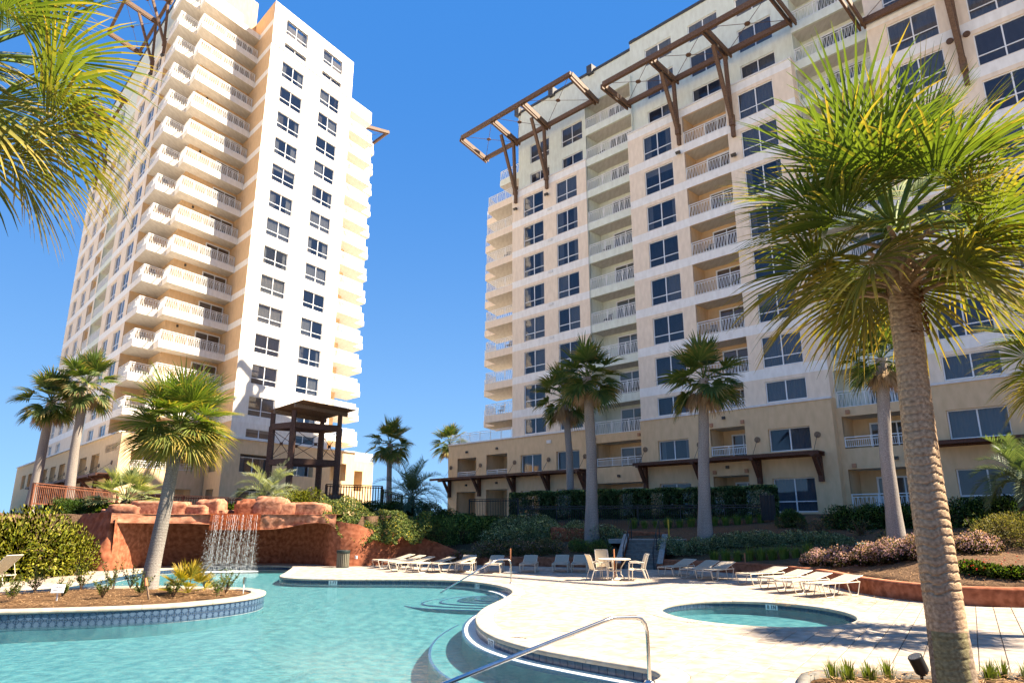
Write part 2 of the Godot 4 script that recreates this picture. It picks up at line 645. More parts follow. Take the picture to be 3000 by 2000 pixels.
func build_ground() -> void:
	var xs := PackedFloat32Array([-900, -400, -200, -110, -70, -50, -40])
	var x := -34.0
	while x < 34.01:
		xs.append(x)
		x += 0.62
	for k in [40, 50, 70, 110, 200, 400, 900]:
		xs.append(k)
	var zs := PackedFloat32Array([-1200, -500, -250, -130, -90, -75, -64])
	var z := -58.0
	while z < 12.01:
		zs.append(z)
		z += 0.62
	for k in [20, 40, 80, 200, 400]:
		zs.append(k)
	# mulched garden round the pool, pale sand beyond
	var beds := MB.new()
	var sand := MB.new()
	var H := []
	for zz in zs:
		var row := PackedVector3Array()
		for xx in xs:
			var h := hgt(xx, zz)
			if h > 0.0:
				h += 0.05 * nz.get_noise_2d(xx * 14.0, zz * 14.0)
			row.append(Vector3(xx, h, zz))
		H.append(row)
	var x0 := xs.find(-34.0)
	var z0 := zs.find(-58.0)
	var nx := 0
	while x0 + nx + 1 < xs.size() and xs[x0 + nx + 1] < 35.0:
		nx += 1
	var nzz := 0
	while z0 + nzz + 1 < zs.size() and zs[z0 + nzz + 1] < 13.0:
		nzz += 1
	var near := []
	for i in range(z0, z0 + nzz + 1):
		near.append(H[i].slice(x0, x0 + nx + 1))
	beds.grid(near, true)
	for i in zs.size() - 1:
		for j in xs.size() - 1:
			if i < z0 or i >= z0 + nzz or j < x0 or j >= x0 + nx:
				sand.q(H[i + 1][j], H[i + 1][j + 1], H[i][j + 1], H[i][j])
	structure(obj(self, "ground", sand, M.sand))
	structure(obj(self, "garden_soil", beds, M.soil))


func build_deck() -> void:
	var b := MB.new()
	for pc in cells(DECK, [COPE, SPA_OUT, BED], 2.5):
		b.top(pc, -0.012)
	var deck := structure(obj(self, "pool_deck", b, M.joint))
	# paving slabs in running bond
	var e1 := Vector2(0.5446, -0.8387)
	var e2 := Vector2(0.8387, 0.5446)
	var lw := 0.72
	var wd := 0.36
	var whole := []
	for k in 3:
		var w := MB.new()
		w.slab(Vector3.ZERO, Vector3(lw - 0.012, 0.03, wd - 0.012), 0.006)
		whole.append(w.mesh())
	var frame := Basis(Vector3(e1.x, 0, e1.y), Vector3.UP, Vector3(e2.x, 0, e2.y))
	var near := []
	var rest := [MB.new(), MB.new(), MB.new()]
	var halo: PackedVector2Array = Geometry2D.offset_polygon(COPE, 0.6)[0]
	var halo2: PackedVector2Array = Geometry2D.offset_polygon(SPA_OUT, 0.6)[0]
	var halo3: PackedVector2Array = Geometry2D.offset_polygon(BED, 0.6)[0]
	var inner: PackedVector2Array = Geometry2D.offset_polygon(DECK, -0.6)[0]
	for i in range(-110, 60):
		for j in range(-20, 80):
			var o := e2 * (i * wd) + e1 * ((j + 0.5 * posmod(i, 2)) * lw)
			if o.x < -21 or o.x > 15 or o.y > -6.5 or o.y < -37 or o.x < -o.y * -0.95 - 2.0:
				continue
			if absf(o.x) > -o.y * 0.80 + 1.0:
				continue
			if Geometry2D.is_point_in_polygon(o, POOL):
				if Geometry2D.is_point_in_polygon(o, ISLE):
					continue
			var kind := rng.randi() % 3
			var tilt := rnd(-0.0025, 0.0025)
			var clear := Geometry2D.is_point_in_polygon(o, inner) and not Geometry2D.is_point_in_polygon(o, halo) and not Geometry2D.is_point_in_polygon(o, halo2) and not Geometry2D.is_point_in_polygon(o, halo3)
			if clear:
				near.append([o.length(), o, kind, tilt])
				continue
			var g := 0.006
			var rect := PackedVector2Array()
			for s in [Vector2(-1, -1), Vector2(1, -1), Vector2(1, 1), Vector2(-1, 1)]:
				rect.append(o + e1 * s.x * (lw * 0.5 - g) + e2 * s.y * (wd * 0.5 - g))
			for pc in cut(rect, DECK, [COPE, SPA_OUT, BED]):
				rest[kind].top(pc, 0.0 + tilt)
				rest[kind].sides(pc, -0.02, 0.0 + tilt)
	near.sort_custom(func(p, r): return p[0] < r[0])
	for i in near.size():
		var x := Transform3D(frame, Vector3(near[i][1].x, -0.015 + near[i][3], near[i][1].y))
		if i < 298:
			obj(deck, "paver", whole[near[i][2]], M["paver%d" % near[i][2]], x)
		else:
			rest[near[i][2]].slab(x.origin, Vector3(lw - 0.012, 0.03, wd - 0.012), 0.006, frame)
	for k in 3:
		stuff(obj(deck, "paving", rest[k], M["paver%d" % k]))


# stones laid along a closed edge; side +1 puts their width to the left of the run
func coping(parent: Node, line: PackedVector2Array, width: float, y: float, piece: float, over := 0.03) -> void:
	var pts := even(line, 0.12, true)
	var k := pts.size()
	var per := maxi(2, int(piece / 0.12))
	var w := absf(width)
	var turned := false
	var i := 0
	while i < k:
		var stop := mini(i + per, k)
		var rows := []
		for r in 7:
			rows.append(PackedVector3Array())
		for j in range(i, stop + 1):
			var p := pts[j % k]
			var d := (pts[(j + 1) % k] - pts[(j + k - 1) % k]).normalized()
			if j == i:
				p += d * 0.004
			elif j == stop:
				p -= d * 0.004
			var o := Vector2(-d.y, d.x)
			if Geometry2D.is_point_in_polygon(p + o * 0.05, line) == (width > 0):
				o = -o
			turned = d.y * o.x - d.x * o.y < 0
			var prof := [[-over + 0.012, y - 0.075], [-over, y - 0.05], [-over + 0.004, y - 0.02], [-over + 0.022, y - 0.003], [-over + 0.05, y], [w - 0.006, y], [w, y - 0.05]]
			for r in 7:
				var at: Vector2 = p + o * float(prof[r][0])
				rows[r].append(Vector3(at.x, prof[r][1], at.y))
		if true:
			var b := MB.new()
			b.grid(rows, turned)
			for e in [0, rows[0].size() - 1]:
				for r in range(1, 6):
					b.flat(rows[0][e], rows[r][e], rows[r + 1][e])
			# underside
			for e in rows[0].size() - 1:
				b.q(rows[0][e], rows[6][e], rows[6][e + 1], rows[0][e + 1])
			obj(parent, "coping_stone", b, M.coping)
		i = stop


func tile_print() -> StandardMaterial3D:
	var im := Image.create(128, 128, false, Image.FORMAT_RGBA8)
	var lo := Color(0.10, 0.20, 0.33)
	var hi := Color(0.52, 0.60, 0.68)
	for y in 128:
		for x in 128:
			var p := Vector2(x - 63.5, y - 63.5) / 64.0
			var dm := absf(p.x) + absf(p.y)
			var r := p.length()
			var a := atan2(p.y, p.x)
			var k := 0.0
			if dm > 0.86 and dm < 0.98:
				k = 1.0
			if dm < 0.86:
				k = 0.25
				if absf(r - 0.46 - 0.07 * cos(a * 8.0)) < 0.05 or absf(r - 0.24 - 0.05 * cos(a * 4.0)) < 0.045:
					k = 0.9
				if r < 0.09:
					k = 0.8
			if dm > 1.15:
				var qd := Vector2(absf(p.x) - 1.0, absf(p.y) - 1.0).length()
				if absf(qd - 0.42) < 0.05 or absf(qd - 0.22) < 0.04:
					k = 0.75
			k += rng.randf() * 0.06
			im.set_pixel(x, y, lo.lerp(hi, k))
	var m := mat("tile_print", Color(0.62, 0.64, 0.66), 0.18, 0.5)
	m.albedo_texture = ImageTexture.create_from_image(im)
	return m


func tile_mesh(s: float, mapped := false) -> ArrayMesh:
	var b := MB.new()
	b.mapped = mapped
	var r := 0.003
	var h := s * 0.5
	var t := 0.009
	if mapped:
		b.quv(Vector3(-h + r, -h + r, t), Vector3(h - r, -h + r, t), Vector3(h - r, h - r, t), Vector3(-h + r, h - r, t))
	else:
		b.q(Vector3(-h + r, -h + r, t), Vector3(h - r, -h + r, t), Vector3(h - r, h - r, t), Vector3(-h + r, h - r, t))
	var lo := [Vector3(-h, -h, 0), Vector3(h, -h, 0), Vector3(h, h, 0), Vector3(-h, h, 0)]
	var hi := [Vector3(-h + r, -h + r, t), Vector3(h - r, -h + r, t), Vector3(h - r, h - r, t), Vector3(-h + r, h - r, t)]
	for i in 4:
		b.q(lo[i], lo[(i + 1) % 4], hi[(i + 1) % 4], hi[i])
	return b.mesh()


# turned so that +z looks along (o.x, 0, o.y)
func facing(o: Vector2) -> Basis:
	var z := Vector3(o.x, 0, o.y).normalized()
	return Basis(Vector3.UP.cross(z), Vector3.UP, z)


func tile_rows(parent: Node, line: PackedVector2Array, outward: bool, s: float, rows: int, y_top: float, m: Material, pick: Callable, mapped: bool, all: bool) -> void:
	var pts := even(line, s + 0.004, true)
	var tm := tile_mesh(s, mapped)
	var rest := MB.new()
	rest.mapped = mapped
	for i in pts.size():
		var a := pts[i]
		var b := pts[(i + 1) % pts.size()]
		var d := (b - a).normalized()
		var o := Vector2(-d.y, d.x)
		var c := (a + b) * 0.5
		if Geometry2D.is_point_in_polygon(c + o * 0.05, line) == outward:
			o = -o
		for r in rows:
			var at := Vector3(c.x, y_top - (r + 0.5) * (s + 0.004), c.y)
			var x := Transform3D(facing(o), at + Vector3(o.x, 0, o.y) * 0.004)
			if pick.call(at):
				obj(parent, "tile", tm, m, x)
			elif all:
				var u := x.basis.x * s * 0.5
				var w := Vector3.UP * s * 0.5
				var f := x.basis.z * 0.009
				var k := x.origin
				if mapped:
					rest.quv(k - u - w + f, k + u - w + f, k + u + w + f, k - u + w + f)
				else:
					rest.q(k - u - w + f, k + u - w + f, k + u + w + f, k - u + w + f)
	if all and rest.v.size() > 0:
		stuff(obj(parent, "tiling", rest, m))


func lettering(parent: Node, called: String, txt: String, size: float, x: Transform3D, m: Material, bold := true) -> void:
	var tm := TextMesh.new()
	var f := SystemFont.new()
	f.font_names = PackedStringArray(["Droid Sans"])
	f.font_weight = 700 if bold else 400
	tm.font = f
	tm.text = txt
	tm.font_size = 64
	tm.pixel_size = size / 64.0
	tm.depth = 0.002
	obj(parent, called, tm, m, x)


# the bottom falls gently towards the near end
func floor_y(x: float, z: float) -> float:
	var near := smooth((z + 22.0) / 7.0)
	return lerpf(-0.30, -0.48, near) - 0.47 * near * smooth((x + 5.5) / 3.5)


func build_pool() -> void:
	# shell
	var b := MB.new()
	for pc in cells(POOL, [ISLE], 1.5):
		b.top(pc, FLOOR_Y)
	for i in b.v.size():
		b.v[i].y = floor_y(b.v[i].x, b.v[i].z)
	b.sides(POOL, FLOOR_Y, -0.02, true)
	var pool := structure(obj(self, "swimming_pool", b, M.plaster))
	coping(pool, POOL, 0.38, 0.004, 1.25)
	var g := MB.new()
	g.sides(Geometry2D.offset_polygon(POOL, -0.002)[0], -0.25, -0.055, true)
	obj(pool, "grout", g, M.grout)
	var seen := func(p: Vector3) -> bool: return p.z > -27.2 and p.z < -9.0 and p.x > -8.6
	tile_rows(pool, Geometry2D.offset_polygon(POOL, -0.004)[0], false, 0.15, 1, -0.06, M.tile_blue, seen, false, true)
	# underwater ledges along the curved side: a narrow white one at the surface and a broad one below it
	var line := PackedVector2Array()
	for p in POOL:
		if p.y > -24.2 and p.y < -9.2 and p.x > -1.6:
			line.append(p)
	line = even(line, 0.15, false)
	var bands := [[0.30, WATER - 0.03, "marker"], [0.98, -0.56, "plaster"]]
	for bd in bands:
		var rows := [PackedVector3Array(), PackedVector3Array(), PackedVector3Array(), PackedVector3Array()]
		var k := line.size()
		for i in k:
			var d := (line[mini(i + 1, k - 1)] - line[maxi(i - 1, 0)]).normalized()
			var o := Vector2(d.y, -d.x)
			if not Geometry2D.is_point_in_polygon(line[i] + o * 0.3, POOL):
				o = -o
			var e := line[i] + o * float(bd[0])
			var e2 := line[i] + o * (float(bd[0]) - 0.05)
			rows[0].append(Vector3(line[i].x, bd[1], line[i].y))
			rows[1].append(Vector3(e2.x, bd[1], e2.y))
			rows[2].append(Vector3(e.x, bd[1], e.y))
			rows[3].append(Vector3(e.x, FLOOR_Y, e.y))
		var led := MB.new()
		var face := MB.new()
		var edge := MB.new()
		for i in k - 1:
			led.q(rows[0][i], rows[1][i], rows[1][i + 1], rows[0][i + 1])
			edge.q(rows[1][i], rows[2][i], rows[2][i + 1], rows[1][i + 1])
			edge.q(rows[2][i], rows[2][i] + Vector3(0, -0.06, 0), rows[2][i + 1] + Vector3(0, -0.06, 0), rows[2][i + 1])
			face.q(rows[2][i] + Vector3(0, -0.06, 0), rows[3][i], rows[3][i + 1], rows[2][i + 1] + Vector3(0, -0.06, 0))
		var lo := obj(pool, "ledge", led, M[bd[2]])
		obj(lo, "nosing", edge, M.nosing)
		obj(lo, "riser", face, M.plaster)
	# crescent steps by the far handrail
	for s in 5:
		var rx := 3.05 - 0.52 * s
		var rz := 2.55 - 0.34 * s
		var arc := PackedVector2Array()
		for i in 25:
			var a := PI * 0.5 + PI * i / 24.0
			arc.append(Vector2(-0.15 + rx * cos(a), -21.3 - 0.13 * s + rz * sin(a) * (0.55 if sin(a) > 0 else 1.0)))
		var y := -0.325 + 0.026 * s
		var stp := MB.new()
		var nose := MB.new()
		var inn: Array = Geometry2D.offset_polygon(arc, -0.07)
		for pc in Geometry2D.intersect_polygons(inn[0], POOL):
			stp.top(pc, y)
		for pc in Geometry2D.intersect_polygons(arc, POOL):
			stp.sides(pc, FLOOR_Y, y - 0.02)
			nose.sides(pc, y - 0.02, y)
			for r in cut(pc, PackedVector2Array(), [inn[0]]):
				nose.top(r, y)
		var so := obj(pool, "step", stp, M.plaster)
		obj(so, "nosing", nose, M.nosing)
	# steps below the near handrail
	for s in 4:
		var y := -0.5 + 0.1 * s
		var x := Transform3D(Basis(Vector3.UP, deg_to_rad(-42)), Vector3(0.9 - 0.0 * s, y * 0.5 + FLOOR_Y * 0.5, -8.9))
		var stp := MB.new()
		stp.box(Vector3(-0.75 + 0.17 * s, 0, 0), Vector3(1.9 - 0.34 * s, y - FLOOR_Y, 1.5))
		var so := obj(pool, "step", stp, M.marker, x)
		var nose := MB.new()
		nose.box(Vector3(-1.7 + 0.34 * s, (y - FLOOR_Y) * 0.5 + 0.003, 0), Vector3(0.06, 0.012, 1.5))
		obj(so, "nosing", nose, M.nosing)
	# depth marks on the tiles and on the deck
	for d in [[-0.36, -13.38, "3 FT"], [-1.35, -25.25, "3 FT"], [-6.6, -26.46, "3 FT"]]:
		var best := 0
		for i in POOL.size():
			if POOL[i].distance_to(Vector2(d[0], d[1])) < POOL[best].distance_to(Vector2(d[0], d[1])):
				best = i
		var t := (POOL[(best + 1) % POOL.size()] - POOL[best - 1]).normalized()
		var o := Vector2(t.y, -t.x)
		if not Geometry2D.is_point_in_polygon(POOL[best] + o * 0.3, POOL):
			o = -o
		var at := Vector3(POOL[best].x, -0.135, POOL[best].y) + Vector3(o.x, 0, o.y) * 0.018
		var mk := MB.new()
		mk.box(Vector3.ZERO, Vector3(0.32, 0.15, 0.012))
		var x := Transform3D(facing(o), at)
		var mo := obj(pool, "depth_marker", mk, M.marker, x)
		lettering(mo, "lettering", d[2], 0.135, Transform3D(Basis(), Vector3(0, 0, 0.0075)), M.ink)
	for d in [[1300.0 + 220.0, 1868.0, 150.0], [1515.0, 1745.0, 165.0], [2035.0, 1823.0, 170.0]]:
		var p := gp(d[0], d[1])
		var x := Transform3D(Basis(Vector3.UP, deg_to_rad(d[2])) * Basis(Vector3.RIGHT, -PI / 2), Vector3(p.x, 0.006, p.z))
		lettering(pool, "deck_lettering", "3 FEET", 0.11, x, M.ink)
	# water
	water_sheet("pool_water", POOL, [ISLE], WATER)


func water_material() -> StandardMaterial3D:
	if M.has("water"):
		return M.water
	var f := FastNoiseLite.new()
	f.seed = 77
	f.noise_type = FastNoiseLite.TYPE_SIMPLEX_SMOOTH
	f.frequency = 0.011
	f.fractal_octaves = 4
	f.fractal_gain = 0.55
	f.domain_warp_enabled = true
	f.domain_warp_amplitude = 26.0
	f.domain_warp_frequency = 0.008
	var im := f.get_seamless_image(1024, 1024)
	im.convert(Image.FORMAT_RGBA8)
	im.bump_map_to_normal_map(9.0)
	var m := mat("water", Color(0.35, 0.75, 0.8), 0.015, 0.40)
	m.transparency = BaseMaterial3D.TRANSPARENCY_ALPHA
	m.albedo_color.a = 0.03
	m.normal_enabled = true
	m.normal_texture = ImageTexture.create_from_image(im)
	m.normal_scale = 2.6
	return m


func water_sheet(called: String, a: PackedVector2Array, holes: Array, y: float) -> void:
	var b := MB.new()
	b.mapped = true
	for pc in cells(a, holes, 3.0):
		b.top(pc, y)
	b.t.clear()
	for p in b.v:
		b.t.append(Vector2(p.x / 3.4, p.z / 2.3))
	structure(obj(self, called, b, water_material()))


func build_spa() -> void:
	var b := MB.new()
	b.top(SPA, -0.33)
	b.sides(SPA, -0.33, -0.02, true)
	var spa := structure(obj(self, "wading_pool", b, M.plaster))
	coping(spa, SPA, 0.40, 0.006, 1.2)
	tile_rows(spa, SPA, false, 0.12, 1, -0.06, M.tile_blue, func(p: Vector3) -> bool: return p.z < -17.5, false, true)
	var dr := MB.new()
	dr.box(Vector3(5.0, -0.325, -16.4), Vector3(0.45, 0.02, 0.3))
	obj(spa, "drain_grate", dr, M.tile_blue)
	var mk := MB.new()
	mk.box(Vector3.ZERO, Vector3(0.30, 0.13, 0.012))
	var o := Vector2(-0.55, 0.83)
	var at := Vector3(5.6 + 2.1 * 0.54, -0.12, -16.85 - 2.38 * 0.84) + Vector3(o.x, 0, o.y) * 0.02
	var mo := obj(spa, "depth_marker", mk, M.marker, Transform3D(facing(o), at))
	lettering(mo, "lettering", "8 IN", 0.12, Transform3D(Basis(), Vector3(0, 0, 0.0075)), M.ink)
	water_sheet("wading_pool_water", SPA, [], -0.13)


func build_island() -> void:
	var isle := thing("planted_island", "planted island bed in the pool with patterned blue tile edge", "planter", Vector3.ZERO)
	var inner: PackedVector2Array = Geometry2D.offset_polygon(ISLE, -0.33)[0]
	var b := MB.new()
	b.sides(Geometry2D.offset_polygon(ISLE, -0.012)[0], FLOOR_Y, 0.11)
	obj(isle, "wall", b, M.plaster)
	b = MB.new()
	b.sides(Geometry2D.offset_polygon(ISLE, -0.008)[0], -0.215, 0.112)
	obj(isle, "grout", b, M.grout)
	coping(isle, ISLE, -0.35, 0.18, 1.6, 0.035)
	tile_print()
	tile_rows(isle, Geometry2D.offset_polygon(ISLE, -0.012)[0], true, 0.15, 2, 0.105, M.tile_print, func(p: Vector3) -> bool: return p.z > -19.9 and p.x > -13.5 and (p.z > -18.0 or p.x > -9.0), true, false)
	var s := MB.new()
	var P := []
	# the mulch, a low mound
	for i in 9:
		var ring := PackedVector3Array()
		var k := 1.0 - i / 8.0
		for p in inner:
			var c := Vector2(-10.6, -18.4)
			var w := c + (p - c) * k
			ring.append(Vector3(w.x, 0.14 + 0.10 * (1.0 - k * k) + 0.03 * nz.get_noise_2d(w.x * 40, w.y * 40), w.y))
		P.append(ring)
	s.grid(P, not Geometry2D.is_polygon_clockwise(inner), true)
	obj(isle, "mulch", s, M.straw)
	straw_litter(isle, func() -> Vector3:
		for t in 20:
			var w := Vector2(rnd(-14, -6.8), rnd(-21, -15.8))
			if Geometry2D.is_point_in_polygon(w, inner):
				return Vector3(w.x, 0.2 + 0.05 * rng.randf(), w.y)
		return Vector3(-10, 0.2, -18), 5000, 0.22)


func straw_litter(parent: Node, where: Callable, count: int, l: float) -> void:
	var b := leafy()
	for i in count:
		var p: Vector3 = where.call()
		var a := rnd(0, TAU)
		var d := Vector3(cos(a), rnd(-0.12, 0.2), sin(a)).normalized()
		b.col = Color(0.30, 0.16, 0.07).lerp(Color(0.46, 0.30, 0.16), rng.randf()) * rnd(0.7, 1.1)
		b.leaf(p, d, Vector3.UP, l * rnd(0.5, 1.2), 0.012)
	stuff(obj(parent, "pine_straw", b, M.vertex))


# ---------------------------------------------------------------- building kit; fr is the frame of one face: x along it, y up, z outwards
func part(par: Node, called: String, b, m: Material, fr: Transform3D, at := Vector3.ZERO) -> MeshInstance3D:
	return obj(par, called, b, m, fr * Transform3D(Basis(), at))


func fl(i: float) -> float:
	return 2.5 + 3.05 * i


func panel(par: Node, fr: Transform3D, r: Array, v: float, ops: Array, bands: Array, mw: Material, mb2: Material = null, depth := 0.2) -> void:
	var us := [r[0], r[1]]
	var ys := [r[2], r[3]]
	for o in ops:
		us.append_array([o[0], o[1]])
		ys.append_array([o[2], o[3]])
	for b in bands:
		ys.append_array([b[0], b[1]])
	us = us.filter(func(a): return a >= r[0] - 1e-4 and a <= r[1] + 1e-4)
	ys = ys.filter(func(a): return a >= r[2] - 1e-4 and a <= r[3] + 1e-4)
	us.sort()
	ys.sort()
	var w := MB.new()
	var strips := {}
	for j in ys.size() - 1:
		var y0: float = ys[j]
		var y1: float = ys[j + 1]
		if y1 - y0 < 0.002:
			continue
		var ym := (y0 + y1) * 0.5
		var tgt := w
		for b in bands:
			if ym > b[0] and ym < b[1]:
				if not strips.has(b[0]):
					strips[b[0]] = MB.new()
				tgt = strips[b[0]]
		for i in us.size() - 1:
			var u0: float = us[i]
			var u1: float = us[i + 1]
			if u1 - u0 < 0.002:
				continue
			var um := (u0 + u1) * 0.5
			var open := false
			for o in ops:
				if um > o[0] and um < o[1] and ym > o[2] and ym < o[3]:
					open = true
					break
			if not open:
				tgt.q(Vector3(u0, y0, v), Vector3(u1, y0, v), Vector3(u1, y1, v), Vector3(u0, y1, v))
	for o in ops:
		var a := Vector3(o[0], o[2], v)
		var b := Vector3(o[1], o[2], v)
		var c := Vector3(o[1], o[3], v)
		var d := Vector3(o[0], o[3], v)
		var k := Vector3(0, 0, -depth)
		w.q(a, b, b + k, a + k)
		w.q(b, c, c + k, b + k)
		w.q(c, d, d + k, c + k)
		w.q(d, a, a + k, d + k)
	part(par, "wall", w, mw, fr)
	for k in strips:
		part(par, "band", strips[k], mb2, fr)


func kit(key: String, make: Callable) -> Mesh:
	if not meshes.has(key):
		meshes[key] = make.call()
	return meshes[key]


func frame_mesh(w: float, h: float, kind: int) -> Mesh:
	return kit("frame%.2f_%.2f_%d" % [w, h, kind], func() -> Mesh:
		var b := MB.new()
		var t := 0.065 if kind != 3 else 0.10
		var d := 0.07
		b.box(Vector3(t * 0.5, h * 0.5, 0), Vector3(t, h, d))
		b.box(Vector3(w - t * 0.5, h * 0.5, 0), Vector3(t, h, d))
		b.box(Vector3(w * 0.5, t * 0.5, 0), Vector3(w - 2 * t, t, d))
		b.box(Vector3(w * 0.5, h - t * 0.5, 0), Vector3(w - 2 * t, t, d))
		b.box(Vector3(w * 0.5, h * 0.5, 0), Vector3(0.075, h - 2 * t, d))
		if kind == 4:
			var y := h * 0.31
			b.box(Vector3(w * 0.25 + t * 0.25, y, 0), Vector3(w * 0.5 - t - 0.03, 0.06, d * 0.9))
			b.box(Vector3(w * 0.75 - t * 0.25, y, 0), Vector3(w * 0.5 - t - 0.03, 0.06, d * 0.9))
		return b.mesh())


func quad_mesh(w: float, h: float) -> Mesh:
	return kit("quad%.2f_%.2f" % [w, h], func() -> Mesh:
		var b := MB.new()
		b.q(Vector3.ZERO, Vector3(w, 0, 0), Vector3(w, h, 0), Vector3(0, h, 0))
		return b.mesh())


func curtain_mesh(w: float, h: float) -> Mesh:
	return kit("curtain%.2f_%.2f" % [w, h], func() -> Mesh:
		var b := MB.new()
		var k := maxi(4, int(w / 0.05))
		var rows := [PackedVector3Array(), PackedVector3Array()]
		for i in k + 1:
			var x := w * i / k
			var z := 0.035 * sin(i * 1.7) + 0.015 * sin(i * 0.6)
			rows[0].append(Vector3(x, 0, z))
			rows[1].append(Vector3(x, h, z * 0.8))
		b.grid(rows)
		return b.mesh())


# kind 4: two lights over two, 2: two lights, 3: a sliding door
func window(par: Node, fr: Transform3D, u: float, y: float, v: float, w: float, h: float, kind := 4) -> void:
	var o := part(par, "sliding_door" if kind == 3 else "window", frame_mesh(w, h, kind), M.frame, fr, Vector3(u, y, v))
	var t := 0.1 if kind == 3 else 0.065
	var pw := w * 0.5 - t - 0.037
	for s in 2:
		var x0 := t if s == 0 else w * 0.5 + 0.037
		if kind == 4:
			obj(o, "pane", quad_mesh(pw, h * 0.31 - t - 0.03), M.glass, Transform3D(Basis(), Vector3(x0, t, 0)))
			obj(o, "pane", quad_mesh(pw, h * 0.69 - t - 0.03), M.glass, Transform3D(Basis(), Vector3(x0, h * 0.31 + 0.03, 0)))
		else:
			obj(o, "pane", quad_mesh(pw, h - 2 * t), M.glass, Transform3D(Basis(), Vector3(x0, t, 0)))
	var k := rng.randf()
	var at := Vector3(t, 0.02, -0.13)
	if k < 0.24:
		obj(o, "curtain", curtain_mesh(w - 2 * t, h - 0.04), M.curtain, Transform3D(Basis(), at))
	elif k < 0.5:
		var f := snappedf(w * [0.14, 0.22][rng.randi() % 2], 0.01)
		obj(o, "curtain", curtain_mesh(f, h - 0.04), M.curtain, Transform3D(Basis(), at))
		obj(o, "curtain", curtain_mesh(f, h - 0.04), M.curtain, Transform3D(Basis(), Vector3(w - t - f, 0.02, -0.13)))
	elif k < 0.62:
		obj(o, "curtain", curtain_mesh(snappedf(w * 0.48, 0.01), h - 0.04), M.curtain, Transform3D(Basis(), Vector3(t if rng.randf() < 0.5 else w * 0.48, 0.02, -0.13)))
	elif k < 0.7:
		obj(o, "blind", quad_mesh(snappedf(w - 2 * t, 0.01), snappedf(h * rnd(0.2, 0.5), 0.1)), M.blind, Transform3D(Basis(Vector3.RIGHT, PI), Vector3(t, h - 0.02, -0.1)))


func rail_mesh(l: float, h: float, slant: bool) -> Mesh:
	return kit("rail%.2f_%.2f_%s" % [l, h, slant], func() -> Mesh:
		var b := MB.new()
		b.box(Vector3(l * 0.5, h, 0), Vector3(l, 0.05, 0.06))
		b.box(Vector3(l * 0.5, h - 0.15, 0), Vector3(l, 0.035, 0.035))
		b.box(Vector3(l * 0.5, 0.07, 0), Vector3(l, 0.035, 0.035))
		var posts := maxi(1, int(round(l / 1.45)))
		for i in posts + 1:
			b.box(Vector3(clampf(l * i / posts, 0.025, l - 0.025), h * 0.5, 0), Vector3(0.05, h - 0.05, 0.045))
		var k := int(l / 0.115)
		for i in k:
			var x := (i + 0.5) * l / k
			var s := (0.035 if i % 2 == 0 else -0.035) if slant else 0.0
			b.beam(Vector3(x - s, 0.08, 0), Vector3(x + s, h - 0.16, 0), 0.022, 0.022, Vector3.RIGHT)
		return b.mesh())


# a railing from a to b, both (x, z) of the face
func railing(par: Node, fr: Transform3D, a: Vector2, b: Vector2, y: float, h := 1.02, slant := true) -> void:
	var d := b - a
	var l := snappedf(d.length(), 0.01)
	var x := Vector3(d.x, 0, d.y).normalized()
	var o := obj(par, "railing", rail_mesh(l, h, slant), M.rail_white)
	o.transform = fr * Transform3D(Basis(x, Vector3.UP, x.cross(Vector3.UP)), Vector3(a.x, y, a.y))


# the inside of a recessed balcony
func niche(par: Node, fr: Transform3D, u0: float, u1: float, y0: float, y1: float, v: float, deep: float, mw: Material, door := true, dw := 2.5) -> void:
	var b := MB.new()
	var w := v - deep
	b.q(Vector3(u0, y0, w), Vector3(u1, y0, w), Vector3(u1, y1, w), Vector3(u0, y1, w))
	b.q(Vector3(u0, y0, v), Vector3(u0, y0, w), Vector3(u0, y1, w), Vector3(u0, y1, v))
	b.q(Vector3(u1, y0, w), Vector3(u1, y0, v), Vector3(u1, y1, v), Vector3(u1, y1, w))
	var o := part(par, "balcony_recess", b, mw, fr)
	var s := MB.new()
	s.q(Vector3(u0, y1 - 0.004, w), Vector3(u1, y1 - 0.004, w), Vector3(u1, y1 - 0.004, v - 0.2), Vector3(u0, y1 - 0.004, v - 0.2))
	obj(o, "soffit", s, M.soffit)
	s = MB.new()
	s.q(Vector3(u0, y0 + 0.004, v - 0.2), Vector3(u1, y0 + 0.004, v - 0.2), Vector3(u1, y0 + 0.004, w), Vector3(u0, y0 + 0.004, w))
	obj(o, "balcony_floor", s, M.soffit)
	if door:
		var dwid := minf(dw, u1 - u0 - 0.8)
		window(par, fr, (u0 + u1) * 0.5 - dwid * 0.5 + 0.25, y0 + 0.03, w + 0.05, dwid, 2.08, 3)


